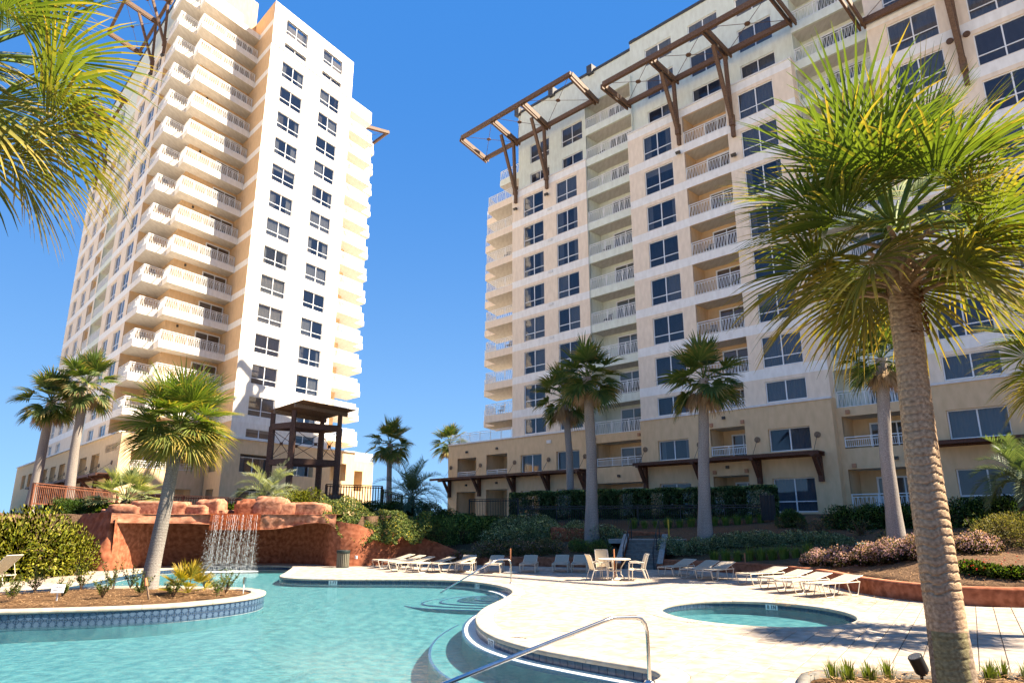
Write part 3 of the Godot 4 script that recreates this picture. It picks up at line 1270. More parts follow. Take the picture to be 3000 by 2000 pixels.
func trellis(par: Node, fr: Transform3D, x0: float, x1: float, y: float, vi: float, vo: float, yo: float, cross: Array, feet: Array, fv: float) -> void:
	var b := MB.new()
	var h := 0.42
	var w := 0.2
	for s in [0, 1]:
		var off: float = 0.26 * s
		b.beam(Vector3(x0, yo - off * 0.8, vo - off * 0.0), Vector3(x1, yo - off * 0.8, vo), w + 0.08 * s, 0.22)
		b.beam(Vector3(x0, y - off * 0.8, vi), Vector3(x1, y - off * 0.8, vi), w + 0.08 * s, 0.22)
	for x in [x0, x1] + cross:
		for s in [-0.16, 0.16]:
			b.beam(Vector3(x + s, y - 0.24, vi - 0.35), Vector3(x + s, yo - 0.24, vo + 0.05), 0.12, h)
	var o := part(par, "trellis", b, M.trellis, fr)
	for f in feet:
		var st := MB.new()
		var foot := Vector3(f[0], f[1], fv + 0.22)
		var hit := Vector3(f[0], lerpf(y, yo, 0.5) - 0.45, lerpf(vi, vo, 0.55))
		st.beam(foot, hit, 0.22, 0.26, Vector3.RIGHT)
		st.beam(foot + Vector3(0, 0.3, 0), Vector3(f[0], y - 0.3, vi + 0.05), 0.22, 0.26, Vector3.RIGHT)
		st.box(foot + Vector3(0, 0.1, -0.05), Vector3(0.34, 0.9, 0.4))
		st.box(foot + Vector3(0, -0.75, -0.08), Vector3(0.24, 0.9, 0.28))
		obj(o, "strut", st, M.trellis)
	var all: Array = [x0] + cross + [x1]
	for i in all.size() - 1:
		var a := Vector3(all[i] + 0.3, yo - 0.05, vo - 0.15)
		var c := Vector3(all[i + 1] - 0.3, yo - 0.05, vo - 0.15)
		var d := Vector3(all[i + 1] - 0.3, y - 0.05, vi + 0.15)
		var e := Vector3(all[i] + 0.3, y - 0.05, vi + 0.15)
		var t := MB.new()
		t.rod(a, d, 0.022, 5)
		t.rod(c, e, 0.022, 5)
		var m := (a + c + d + e) * 0.25
		t.lathe([Vector2(0.001, 0.05), Vector2(0.2, 0.05), Vector2(0.22, 0), Vector2(0.2, -0.05), Vector2(0.001, -0.05)], m, 12)
		obj(o, "tie_rod", t, M.trellis)


func awning(par: Node, fr: Transform3D, x0: float, x1: float, y: float, v: float, brackets: Array, out := 1.15) -> void:
	var b := MB.new()
	b.box(Vector3((x0 + x1) * 0.5, y, v + out * 0.5), Vector3(x1 - x0, 0.07, out))
	b.box(Vector3((x0 + x1) * 0.5, y - 0.07, v + out - 0.08), Vector3(x1 - x0 + 0.1, 0.2, 0.14))
	b.box(Vector3((x0 + x1) * 0.5, y - 0.14, v + 0.1), Vector3(x1 - x0, 0.18, 0.16))
	var o := part(par, "awning", b, M.awning, fr)
	for x in brackets:
		var k := MB.new()
		k.box(Vector3(x, y - 0.95, v + 0.15), Vector3(0.26, 1.55, 0.28))
		k.beam(Vector3(x, y - 1.3, v + 0.25), Vector3(x, y - 0.22, v + out - 0.25), 0.2, 0.24, Vector3.RIGHT)
		k.box(Vector3(x, y - 0.2, v + out * 0.5), Vector3(0.24, 0.2, out + 0.1))
		obj(o, "bracket", k, M.awning)
		var t := MB.new()
		t.rod(Vector3(x, y + 0.02, v + out - 0.3), Vector3(x, y + 1.05, v + 0.05), 0.014, 5)
		obj(o, "tie_rod", t, M.iron)
		var d := MB.new()
		d.tube([Vector3(x, y + 1.05, v + 0.005), Vector3(x, y + 1.05, v + 0.06)], 0.19, 14)
		obj(o, "wall_disc", d, M.greywood)


func small(par: Node, fr: Transform3D, called: String, at: Vector3, s: Vector3, m: Material) -> void:
	var b := MB.new()
	b.box(Vector3.ZERO, s)
	part(par, called, b, m, fr, at + Vector3(0, 0, s.z * 0.5 + 0.002))


func floodlight(par: Node, fr: Transform3D, at: Vector3) -> void:
	var b := MB.new()
	b.box(at + Vector3(0, 0, 0.06), Vector3(0.14, 0.18, 0.12))
	b.box(at + Vector3(0, -0.06, 0.24), Vector3(0.34, 0.24, 0.2), Basis(Vector3.RIGHT, 0.5))
	part(par, "floodlight", b, M.bracket_light, fr)


func slab(par: Node, fr: Transform3D, poly: Array, y: float, m: Material, thick := 0.65) -> MeshInstance3D:
	var b := MB.new()
	var pv := PackedVector2Array(poly)
	b.sides(pv, y - thick, y)
	b.top(pv, y)
	var o := part(par, "balcony", b, m, fr)
	var s := MB.new()
	s.bottom(pv, y - thick)
	obj(o, "soffit", s, M.soffit)
	# a downstand along the outer edges
	return o


func build_right() -> void:
	var o := Vector3(0.03, 0, -60.825)
	var bd := thing("apartment_building", "long cream apartment block in shade with tan base and pale green recessed balconies", "building", o, deg_to_rad(-45.1))
	var I := Transform3D()
	var bands := []
	for i in range(3, 14):
		bands.append([fl(i) - 0.65, fl(i)])
	# bay with two window columns
	var ops := []
	for c in [[1.5, 4.05], [5.65, 8.1]]:
		ops.append([c[0], c[1], 9.4, 10.77])
		window(bd, I, c[0], 9.4, -0.12, c[1] - c[0], 1.37, 2)
		for i in range(3, 10):
			ops.append([c[0], c[1], fl(i) + 0.04, fl(i) + 2.12])
			window(bd, I, c[0], fl(i) + 0.04, -0.12, c[1] - c[0], 2.08)
	panel(bd, I, [0, 9.2, 9.28, 33.05], 0, ops, bands, M.cream, M.band)
	for i in range(4, 10):
		small(bd, I, "vent", Vector3(4.85, fl(i) - 0.2, 0), Vector3(0.5, 0.22, 0.05), M.ledge)
	# recessed green balconies
	ops = []
	for i in range(3, 12):
		ops.append([9.25, 14.15, fl(i), fl(i) + 2.4])
		niche(bd, I, 9.25, 14.15, fl(i), fl(i) + 2.4, -0.05, 1.65, M.pale_green)
		railing(bd, I, Vector2(9.25, -0.12), Vector2(14.15, -0.12), fl(i))
	ops.append([9.25, 14.15, 8.66, 11.0])
	niche(bd, I, 9.25, 14.15, 8.66, 11.0, -0.05, 1.65, M.pale_green)
	railing(bd, I, Vector2(9.25, -0.12), Vector2(14.15, -0.12), 8.66)
	panel(bd, I, [9.2, 14.2, 8.6, 39.1], -0.05, ops, [], M.pale_green, null, 0.2)
	# wide bay: windows, a balcony column, windows
	ops = []
	for c in [[15.65, 18.25], [23.87, 26.5]]:
		ops.append([c[0], c[1], 9.42, 10.77])
		window(bd, I, c[0], 9.42, 0.58, c[1] - c[0], 1.35, 2)
		for i in range(3, 10):
			ops.append([c[0], c[1], fl(i) + 0.04, fl(i) + 2.12])
			window(bd, I, c[0], fl(i) + 0.04, 0.58, c[1] - c[0], 2.08)
	for i in range(3, 10):
		ops.append([19.3, 22.9, fl(i), fl(i) + 2.4])
		niche(bd, I, 19.3, 22.9, fl(i), fl(i) + 2.4, 0.7, 1.7, M.peach, true, 2.2)
		railing(bd, I, Vector2(19.3, 0.63), Vector2(22.9, 0.63), fl(i))
	ops.append([19.8, 22.4, 9.42, 11.0])
	niche(bd, I, 19.8, 22.4, 8.8, 11.0, 0.7, 1.7, M.peach, true, 1.7)
	railing(bd, I, Vector2(19.8, 0.63), Vector2(22.4, 0.63), 9.42, 0.5, false)
	panel(bd, I, [14.2, 27.9, 9.3, 33.0], 0.7, ops, bands, M.cream, M.band)
	var ret := MB.new()
	ret.q(Vector3(14.2, 9.3, -0.05), Vector3(14.2, 9.3, 0.7), Vector3(14.2, 33, 0.7), Vector3(14.2, 33, -0.05))
	ret.q(Vector3(27.9, 9.3, 0.7), Vector3(27.9, 9.3, -0.6), Vector3(27.9, 33, -0.6), Vector3(27.9, 33, 0.7))
	ret.q(Vector3(32.8, 9.3, -0.6), Vector3(32.8, 9.3, 0.7), Vector3(32.8, 36.6, 0.7), Vector3(32.8, 36.6, -0.6))
	ret.q(Vector3(0, 2.3, -16), Vector3(0, 2.3, 0), Vector3(0, 33.05, 0), Vector3(0, 33.05, -16))
	part(bd, "return_wall", ret, M.cream, I)
	# second green recess
	ops = []
	for i in range(3, 13):
		ops.append([27.95, 32.75, fl(i), fl(i) + 2.4])
		niche(bd, I, 27.95, 32.75, fl(i), fl(i) + 2.4, 0.0, 1.5, M.pale_green)
		railing(bd, I, Vector2(27.95, -0.07), Vector2(32.75, -0.07), fl(i))
	ops.append([27.95, 32.75, 8.66, 11.0])
	niche(bd, I, 27.95, 32.75, 8.66, 11.0, 0.0, 1.5, M.pale_green)
	railing(bd, I, Vector2(27.95, -0.07), Vector2(32.75, -0.07), 8.66)
	panel(bd, I, [27.9, 32.8, 8.6, 42.2], 0.0, ops, [], M.pale_green)
	# end bay
	ops = []
	for c in [[33.9, 36.6], [38.1, 40.8], [42.3, 45.0]]:
		ops.append([c[0], c[1], 9.42, 10.77])
		window(bd, I, c[0], 9.42, 0.58, c[1] - c[0], 1.35, 2)
		for i in range(3, 11):
			ops.append([c[0], c[1], fl(i) + 0.04, fl(i) + 2.12])
			window(bd, I, c[0], fl(i) + 0.04, 0.58, c[1] - c[0], 2.08)
	panel(bd, I, [32.8, 50, 9.3, 36.6], 0.7, ops, bands, M.cream, M.band)
	# upper storeys set back
	for s in [[-0.1, 9.2, -1.0, [[1.5, 4.0], [5.6, 8.1]]], [14.2, 27.9, -0.3, [[15.65, 18.25], [19.8, 22.4], [23.87, 26.5]]]]:
		ops = []
		for c in s[3]:
			for y in [[33.5, 34.95], [36.1, 38.05]]:
				ops.append([c[0], c[1], y[0], y[1]])
				window(bd, I, c[0], y[0], s[2] - 0.12, c[1] - c[0], y[1] - y[0], 2 if y[1] - y[0] < 1.6 else 4)
			if s[2] > -0.5 and c[0] > 15:
				ops.append([c[0], c[1], 39.3, 40.9])
				window(bd, I, c[0], 39.3, s[2] - 0.12, c[1] - c[0], 1.6, 2)
		panel(bd, I, [s[0], s[1], 33.0, 42.3], s[2], ops, [], M.pale_green)
	var up := MB.new()
	up.q(Vector3(9.2, 39.1, -1), Vector3(14.2, 39.1, -1), Vector3(14.2, 42.3, -1), Vector3(9.2, 42.3, -1))
	up.q(Vector3(9.2, 39.1, -0.05), Vector3(14.2, 39.1, -0.05), Vector3(14.2, 39.1, -1), Vector3(9.2, 39.1, -1))
	up.q(Vector3(9.2, 33, -1), Vector3(9.2, 33, -0.05), Vector3(9.2, 39.1, -0.05), Vector3(9.2, 39.1, -1))
	up.q(Vector3(14.2, 33, -0.05), Vector3(14.2, 33, -0.3), Vector3(14.2, 39.1, -0.3), Vector3(14.2, 39.1, -0.05))
	up.q(Vector3(-0.1, 33, -16), Vector3(-0.1, 33, -1), Vector3(-0.1, 42.3, -1), Vector3(-0.1, 42.3, -16))
	up.q(Vector3(14.2, 39.1, -1), Vector3(14.2, 39.1, -0.3), Vector3(14.2, 42.3, -0.3), Vector3(14.2, 42.3, -1))
	part(bd, "upper_wall", up, M.pale_green, I)
	for l in [[0, 9.2, 33.05, -1.0, 0.06], [14.2, 27.9, 33.0, -0.3, 0.76], [32.8, 50, 36.6, -1.5, 0.76], [-8.6, 9.2, 9.2, 0.02, 0.24], [14.2, 27.9, 9.22, 0.72, 0.92], [32.8, 50, 9.22, 0.72, 0.92]]:
		var lg := MB.new()
		lg.box(Vector3((l[0] + l[1]) * 0.5, l[2] + 0.04, (l[3] + l[4]) * 0.5), Vector3(l[1] - l[0] + 0.06, 0.12, l[4] - l[3]))
		part(bd, "ledge", lg, M.ledge, I)
	var cap := MB.new()
	for c in [[-0.2, 3.2, -1.0], [3.2, 9.2, -1.0], [9.2, 14.2, -1.0], [14.2, 27.9, -0.3], [27.9, 32.8, 0.0]]:
		cap.box(Vector3((c[0] + c[1]) * 0.5, 42.42, c[2] - 0.15), Vector3(c[1] - c[0], 0.24, 0.5))
	part(bd, "parapet_cap", cap, M.cap_dark, I)
	for x in [-0.05, 4.6, 9.4, 14.3]:
		var ps := MB.new()
		ps.box(Vector3(x, 42.55, -1.0), Vector3(0.6, 0.9, 0.7))
		part(bd, "parapet_post", ps, M.cap_dark, I)
	# the body behind
	var core := MB.new()
	core.prism(PackedVector2Array([Vector2(0.05, -16), Vector2(32, -16), Vector2(32, -1.85), Vector2(0.05, -1.85)]), 2.0, 42.2)
	core.prism(PackedVector2Array([Vector2(32.01, -16), Vector2(50, -16), Vector2(50, -1.85), Vector2(32.01, -1.85)]), 2.0, 36.5)
	core.box(Vector3(30.4, 41.0, -0.95), Vector3(4.9, 2.3, 1.7))
	part(bd, "core", core, M.core, I)
	# tan base
	ops = [[-7.25, -4.6, 6.06, 7.85], [-3.2, -0.5, 6.06, 7.95], [1.17, 3.64, 6.14, 7.64], [5.3, 7.76, 6.14, 7.66], [-7.3, -4.6, 2.5, 4.76], [-3.2, -0.5, 2.5, 4.85], [1.2, 3.6, 2.6, 4.6], [5.28, 7.72, 2.6, 4.62]]
	for k in [0, 1, 4, 5]:
		var q: Array = ops[k]
		niche(bd, I, q[0], q[1], q[2] - (0.5 if k < 2 else 0.0), q[3], 0.15, 2.2, M.tan, k == 5, 1.5)
		if k < 2:
			railing(bd, I, Vector2(q[0], 0.08), Vector2(q[1], 0.08), q[2], 0.5, false)
	for k in [2, 3, 6, 7]:
		var q: Array = ops[k]
		window(bd, I, q[0], q[2], -0.1, q[1] - q[0], q[3] - q[2], 2 if k != 6 else 3)
	panel(bd, I, [-8.6, 9.2, 2.2, 9.28], 0.15, ops, [], M.tan, null, 0.3)
	ops = [[9.5, 13.9, 6.1, 8.0], [9.5, 13.9, 2.5, 4.9]]
	for q in ops:
		niche(bd, I, q[0], q[1], q[2] - (0.5 if q[2] > 4 else 0.0), q[3], 0.15, 1.75, M.tan, true, 2.6)
	railing(bd, I, Vector2(9.5, 0.08), Vector2(13.9, 0.08), 6.16, 0.62, false)
	panel(bd, I, [9.2, 14.2, 2.2, 8.66], 0.15, ops, [], M.tan, null, 0.3)
	ops = [[15.63, 18.13, 6.24, 7.63], [23.84, 26.47, 6.28, 7.7], [19.8, 22.3, 6.2, 8.1], [15.62, 18.1, 2.6, 4.63], [23.83, 26.44, 2.6, 4.64], [19.8, 22.3, 2.5, 4.95]]
	for k in [0, 1, 3, 4]:
		var q: Array = ops[k]
		window(bd, I, q[0], q[2], 0.62, q[1] - q[0], q[3] - q[2], 2 if k < 2 else 4)
	for k in [2, 5]:
		var q: Array = ops[k]
		niche(bd, I, q[0], q[1], q[2] - (0.5 if k == 2 else 0.0), q[3], 0.85, 1.8, M.tan, true, 1.9)
		railing(bd, I, Vector2(q[0], 0.78), Vector2(q[1], 0.78), q[2] + 0.05, 0.62 if k == 2 else 1.0, k != 2)
	panel(bd, I, [14.2, 27.9, 2.2, 9.3], 0.85, ops, [], M.tan, null, 0.25)
	ops = [[28.2, 32.6, 6.2, 8.1], [28.2, 32.6, 2.5, 5.0]]
	for q in ops:
		niche(bd, I, q[0], q[1], q[2] - (0.5 if q[2] > 4 else 0.0), q[3], 0.3, 1.8, M.tan, true, 3.0)
		railing(bd, I, Vector2(q[0], 0.23), Vector2(q[1], 0.23), q[2] + 0.05, 0.62 if q[2] > 4 else 1.02, q[2] < 4)
	panel(bd, I, [27.9, 32.8, 2.2, 8.66], 0.3, ops, [], M.tan, null, 0.25)
	ops = [[33.76, 36.5, 6.25, 7.79], [33.76, 36.5, 2.72, 4.7], [38.1, 40.9, 6.25, 7.79], [38.1, 40.9, 2.72, 4.7]]
	for q in ops:
		window(bd, I, q[0], q[2], 0.64, q[1] - q[0], q[3] - q[2], 2 if q[2] > 4 else 4)
	panel(bd, I, [32.8, 50, 2.2, 9.3], 0.85, ops, [], M.tan, null, 0.25)
	ret = MB.new()
	for s in [[14.2, 0.15, 0.85], [32.8, 0.3, 0.85]]:
		ret.q(Vector3(s[0], 2.2, s[1]), Vector3(s[0], 2.2, s[2]), Vector3(s[0], 9.3, s[2]), Vector3(s[0], 9.3, s[1]))
	ret.q(Vector3(27.9, 2.2, 0.85), Vector3(27.9, 2.2, 0.0), Vector3(27.9, 9.3, 0.0), Vector3(27.9, 9.3, 0.85))
	ret.q(Vector3(-8.6, 2.2, -9), Vector3(-8.6, 2.2, 0.15), Vector3(-8.6, 9.28, 0.15), Vector3(-8.6, 9.28, -9))
	ret.q(Vector3(9.2, 8.66, 0.15), Vector3(14.2, 8.66, 0.15), Vector3(14.2, 8.66, -0.05), Vector3(9.2, 8.66, -0.05))
	ret.q(Vector3(27.9, 8.66, 0.3), Vector3(32.8, 8.66, 0.3), Vector3(32.8, 8.66, 0), Vector3(27.9, 8.66, 0))
	ret.q(Vector3(9.2, 8.66, -0.05), Vector3(9.2, 8.66, 0.15), Vector3(9.2, 9.28, 0.15), Vector3(9.2, 9.28, -0.05))
	ret.q(Vector3(-8.6, 9.2, 0.15), Vector3(0, 9.2, 0.15), Vector3(0, 9.2, -9), Vector3(-8.6, 9.2, -9))
	part(bd, "base_return", ret, M.tan, I)
	railing(bd, I, Vector2(-8.5, 0.0), Vector2(-0.05, 0.0), 9.2, 1.0, false)
	awning(bd, I, -10.0, 8.6, 6.02, 0.15, [-8.2, -4.0, 0.45, 4.45, 8.35])
	awning(bd, I, 14.2, 27.2, 6.06, 0.85, [14.55, 18.95, 23.1, 26.9])
	awning(bd, I, 32.9, 46.5, 6.1, 0.85, [37.3, 41.5])
	for p in [[-5.9, 8.4, 0.15], [-1.8, 8.45, 0.15], [-5.9, 5.35, 0.15], [-1.8, 5.4, 0.15], [11.6, 5.4, 0.15], [20.9, 8.75, 0.85], [20.9, 5.5, 0.85], [30.9, 5.5, 0.3]]:
		small(bd, I, "wall_light", Vector3(p[0], p[1], p[2]), Vector3(0.2, 0.18, 0.14), M.bracket_light)
	for p in [[9.4, 8.35, 0.15], [9.4, 5.1, 0.15], [19.95, 8.35, 0.85], [22.2, 8.35, 0.85], [19.95, 5.2, 0.85], [22.2, 5.2, 0.85], [28.6, 8.35, 0.3], [28.6, 5.2, 0.3], [13.6, 8.35, 0.15]]:
		small(bd, I, "wall_sconce", Vector3(p[0], p[1], p[2]), Vector3(0.22, 0.24, 0.12), M.sconce)
	small(bd, I, "vent", Vector3(4.5, 8.55, 0.15), Vector3(0.5, 0.26, 0.05), M.ledge)
	for p in [[0.62, 31.2, 0], [4.65, 31.3, 0], [18.9, 29.4, 0.7], [23.3, 27.4, 0.7]]:
		floodlight(bd, I, Vector3(p[0], p[1], p[2]))
	trellis(bd, I, -3.6, 10.7, 38.3, 0.35, 3.6, 39.3, [0.95, 4.95], [[0.6, 33.0], [4.65, 33.05]], 0.0)
	trellis(bd, I, 14.5, 28.4, 35.75, 1.0, 4.2, 36.0, [19.05, 23.55], [[19.0, 31.2], [23.4, 30.0]], 0.7)
	trellis(bd, I, 32.6, 51.5, 33.0, 1.0, 4.2, 33.3, [37.4, 41.9], [[37.45, 27.2], [41.9, 27.2]], 0.7)
	for x in [37.0, 37.85]:
		var dsc := MB.new()
		dsc.tube([Vector3(x, 29.2, 0.705), Vector3(x, 29.2, 0.78)], 0.19, 12)
		part(bd, "wall_disc", dsc, M.trellis, I)
	var pole := MB.new()
	pole.box(Vector3(37.45, 29.6, 0.85), Vector3(0.26, 5.8, 0.26))
	part(bd, "wall_post", pole, M.trellis, I)
	# wrap-round balconies at the end
	for i in range(3, 11):
		var d: float = 0.0 if i < 10 else 0.2
		var s := slab(bd, I, [Vector2(-0.02, -0.3), Vector2(-4.0 + d, -0.3), Vector2(-4.6 + d, -2.2), Vector2(-6.3 + d, -2.3), Vector2(-7.3 + d, -5.0), Vector2(-0.02, -5.0)], fl(i), M.cream)
		railing(s, I, Vector2(-3.95 + d, -0.37), Vector2(-0.05, -0.37), fl(i))
		railing(s, I, Vector2(-4.55 + d, -2.2), Vector2(-3.95 + d, -0.37), fl(i))
		railing(s, I, Vector2(-6.3 + d, -2.37), Vector2(-4.62 + d, -2.28), fl(i))
		var w := MB.new()
		w.q(Vector3(-2.6, fl(i), -4.8), Vector3(-0.02, fl(i), -1.9), Vector3(-0.02, fl(i) + 2.4, -1.9), Vector3(-2.6, fl(i) + 2.4, -4.8))
		obj(s, "back_wall", w, M.peach)
	var s11 := slab(bd, I, [Vector2(-0.12, -1.3), Vector2(-3.1, -1.3), Vector2(-3.6, -4.0), Vector2(-0.12, -4.0)], fl(11), M.pale_green)
	railing(s11, I, Vector2(-3.05, -1.37), Vector2(-0.15, -1.37), fl(11))


func build_left() -> void:
	var o := Vector3(-25.436, 0, -62.241)
	var U := Vector3(0.5075, 0, -0.8616)
	var S := Vector3(-0.6756, 0, -0.7373)
	var tw := thing("apartment_tower", "tall white apartment tower in sun with zigzag corner balconies", "building", o)
	var W := Transform3D(Basis(U, Vector3.UP, U.cross(Vector3.UP)), Vector3.ZERO)
	var ab := func(a: float, b: float) -> Vector2:
		var p := U * a + S * b
		return Vector2(p.x, p.z)
	var face := func(a: float, b: float, along: Vector3) -> Transform3D:
		return Transform3D(Basis(along, Vector3.UP, along.cross(Vector3.UP)), U * a + S * b)
	var I := Transform3D()
	var bands := []
	for i in range(3, 18):
		bands.append([fl(i) - 0.65, fl(i)])
	# white front with two window columns
	var ops := []
	for c in [[1.38, 4.42], [6.85, 9.88]]:
		ops.append([c[0], c[1], 9.62, 10.5])
		window(tw, W, c[0], 9.62, -0.12, c[1] - c[0], 0.88, 2)
		for i in range(3, 16):
			ops.append([c[0], c[1], fl(i) + 0.02, fl(i) + 1.92])
			window(tw, W, c[0], fl(i) + 0.02, -0.12, c[1] - c[0], 1.9)
		for y in [[51.85, 52.45, 2], [53.6, 55.4, 4]]:
			ops.append([c[0], c[1], y[0], y[1]])
			window(tw, W, c[0], y[0], -0.12, c[1] - c[0], y[1] - y[0], y[2])
	panel(tw, W, [-0.3, 11.7, 9.4, 51.38], 0, ops, bands, M.white_wall, M.white_band)
	panel(tw, W, [-0.3, 11.7, 51.38, 56.6], 0.06, ops.filter(func(q): return q[2] > 51.4), [], M.white_wall)
	for i in range(3, 15):
		small(tw, W, "vent", Vector3(0.25, fl(i) - 0.25, 0), Vector3(0.62, 0.22, 0.05), M.ledge)
		small(tw, W, "vent", Vector3(10.7, fl(i) - 0.25, 0), Vector3(0.62, 0.22, 0.05), M.ledge)
	# sides of the front block
	var L: Transform3D = face.call(-0.3, 0, -S)
	panel(tw, L, [-7.0, 0, 9.4, 56.6], 0, [], bands, M.peach, M.white_band)
	var R: Transform3D = face.call(11.7, 0, S)
	panel(tw, R, [0, 8.0, 9.4, 56.6], 0, [], [], M.white_wall)
	# corner balconies
	var poly := [ab.call(-0.3, 3.6), ab.call(-7.13, 3.6), ab.call(-7.13, 5.29), ab.call(-9.04, 5.29), ab.call(-9.04, 9.2), ab.call(-6.3, 9.2), ab.call(-6.3, 5.2), ab.call(-0.3, 5.2)]
	var rim := [[-0.35, 3.68, -7.05, 3.68], [-7.05, 3.68, -7.05, 5.37], [-7.05, 5.37, -8.96, 5.37], [-8.96, 5.37, -8.96, 9.15]]
	var bw: Transform3D = face.call(-6.3, 5.2, U)
	var bw2: Transform3D = face.call(-6.3, 5.2, -S)
	var bw3: Transform3D = face.call(-9.04, 9.2, U)
	for i in range(2, 18):
		var s := slab(tw, I, poly, fl(i), M.white_wall if i > 2 else M.tan)
		for r in rim:
			if i < 17 or r[0] != -0.35:
				railing(s, I, ab.call(r[2], r[3]), ab.call(r[0], r[1]), fl(i), 0.98)
		if i < 17:
			window(tw, bw, 3.1, fl(i) + 0.03, 0.04, 2.75, 2.08, 3)
			if i % 2 == 1:
				small(tw, bw, "wall_lamp", Vector3(1.2, fl(i) + 2.1, 0), Vector3(0.16, 0.22, 0.12), M.bracket_light)
	railing(tw, I, ab.call(-7.05, 3.68), ab.call(-2.6, 3.68), fl(17), 0.98)
	panel(tw, bw, [0, 6.0, 8.6, 59.5], 0, [], [], M.peach)
	panel(tw, bw2, [-4.0, 0, 8.6, 59.5], 0, [], [], M.peach)
	panel(tw, bw3, [0, 2.74, 8.6, 51.0], 0, [], [], M.peach)
	# shaded long face
	var F: Transform3D = face.call(-9.04, 9.2, -S)
	ops = []
	for c in [[-3.9, -1.3], [-8.4, -6.0], [-24.1, -21.8], [-28.9, -26.7]]:
		ops.append([c[0], c[1], 9.5, 10.75])
		window(tw, F, c[0], 9.5, -0.12, c[1] - c[0], 1.25, 2)
		for i in range(3, 16 if c[0] > -10 else 14):
			ops.append([c[0], c[1], fl(i) + 0.03, fl(i) + 2.1])
			window(tw, F, c[0], fl(i) + 0.03, -0.12, c[1] - c[0], 2.07)
	for i in range(3, 14):
		ops.append([-19.2, -16.4, fl(i), fl(i) + 2.4])
		niche(tw, F, -19.2, -16.4, fl(i), fl(i) + 2.4, 0, 1.4, M.peach, true, 1.6)
		railing(tw, F, Vector2(-19.2, -0.08), Vector2(-16.4, -0.08), fl(i))
	for i in range(3, 15):
		ops.append([-15.6, -10.35, fl(i), fl(i) + 2.4])
		niche(tw, F, -15.6, -10.35, fl(i), fl(i) + 2.4, 0, 1.5, M.pale_green)
		railing(tw, F, Vector2(-15.6, -0.08), Vector2(-10.35, -0.08), fl(i))
	panel(tw, F, [-10.3, 0, 9.4, 51.0], 0, ops.filter(func(q): return q[0] > -10), bands, M.cream, M.band)
	panel(tw, F, [-15.7, -10.3, 9.4, 51.0], 0, ops.filter(func(q): return q[0] > -15.7 and q[1] < -10), [], M.pale_green)
	panel(tw, F, [-31.2, -15.7, 9.4, 45.4], 0, ops.filter(func(q): return q[1] < -15.8), bands, M.cream, M.band)
	ops = []
	for c in [[-3.9, -1.3], [-8.4, -6.0], [-14.0, -11.8], [-24.1, -21.8]]:
		for y in [[52.2, 54.1], [47.2, 49.3]]:
			if y[0] > 50 or c[0] < -16:
				ops.append([c[0], c[1], y[0], y[1]])
				window(tw, F, c[0], y[0], -1.12, c[1] - c[0], 1.9)
	panel(tw, F, [-31.2, 0, 45.4, 58.6], -1.0, ops, [], M.pale_green)
	var cap := MB.new()
	cap.box(Vector3(-15.6, 58.7, -1.15), Vector3(31.4, 0.24, 0.5))
	part(tw, "parapet_cap", cap, M.cap_dark, F)
	for l in [[-15.7, 0, 51.02, -0.48, 1.1], [-31.2, -15.7, 45.42, -0.48, 1.1], [-50, 2, 9.46, 0.1, 0.26]]:
		var lg := MB.new()
		lg.box(Vector3((l[0] + l[1]) * 0.5, l[2], l[3]), Vector3(l[1] - l[0], 0.14, l[4]))
		part(tw, "ledge", lg, M.ledge, F)
	# small end balconies of the long face
	for i in range(3, 15):
		var s := slab(tw, F, [Vector2(-31.2, -0.4), Vector2(-33.8, -0.4), Vector2(-34.8, -3.0), Vector2(-31.2, -3.0)], fl(i), M.cream)
		railing(s, I, Vector2(-33.75, -0.47), Vector2(-31.25, -0.47), fl(i))
	# balconies beyond the front block
	for i in range(2, 17):
		var pr := [ab.call(11.75, 4.0), ab.call(18.6, 4.0), ab.call(18.6, 5.7), ab.call(20.3, 5.7), ab.call(20.3, 9.0), ab.call(11.75, 9.0)]
		var s := slab(tw, I, pr, fl(i), M.white_wall)
		railing(s, I, ab.call(11.8, 4.08), ab.call(18.5, 4.08), fl(i), 0.98)
		railing(s, I, ab.call(18.5, 4.08), ab.call(18.5, 5.7), fl(i), 0.98)
		railing(s, I, ab.call(18.6, 5.78), ab.call(20.2, 5.78), fl(i), 0.98)
	var er: Transform3D = face.call(11.75, 6.2, U)
	panel(tw, er, [0, 4.6, 8.6, 55.0], 0, [], [], M.peach)
	var er2: Transform3D = face.call(16.35, 6.2, S)
	panel(tw, er2, [0, 6, 8.6, 55.0], 0, [], [], M.peach)
	# roof over the end balconies and its little trellis
	var rf := MB.new()
	var rp := PackedVector2Array([ab.call(11.75, 4.2), ab.call(18.4, 4.2), ab.call(18.4, 9.0), ab.call(11.75, 9.0)])
	rf.prism(rp, fl(17) - 0.65, fl(17) + 1.1)
	part(tw, "roof_parapet", rf, M.white_wall, I)
	var tf: Transform3D = face.call(18.9, 7.0, S)
	trellis(tw, tf, 0.0, 5.0, 55.3, 0.5, 4.0, 55.9, [], [[2.5, 50.5]], 0.0)
	# the body behind
	var core := MB.new()
	core.prism(PackedVector2Array([ab.call(-0.25, 1.8), ab.call(11.6, 1.8), ab.call(11.6, 6.4), ab.call(16.2, 6.4), ab.call(16.2, 26), ab.call(-0.25, 26)]), 2.0, 56.5)
	core.prism(PackedVector2Array([ab.call(-6.2, 5.4), ab.call(-0.3, 5.4), ab.call(-0.3, 26), ab.call(-6.2, 26)]), 2.0, 59.6)
	core.prism(PackedVector2Array([ab.call(-7.0, 9.6), ab.call(-6.25, 9.6), ab.call(-6.25, 40.0), ab.call(-7.0, 40.0)]), 2.0, 58.4)
	part(tw, "core", core, M.core, I)
	var rl := MB.new()
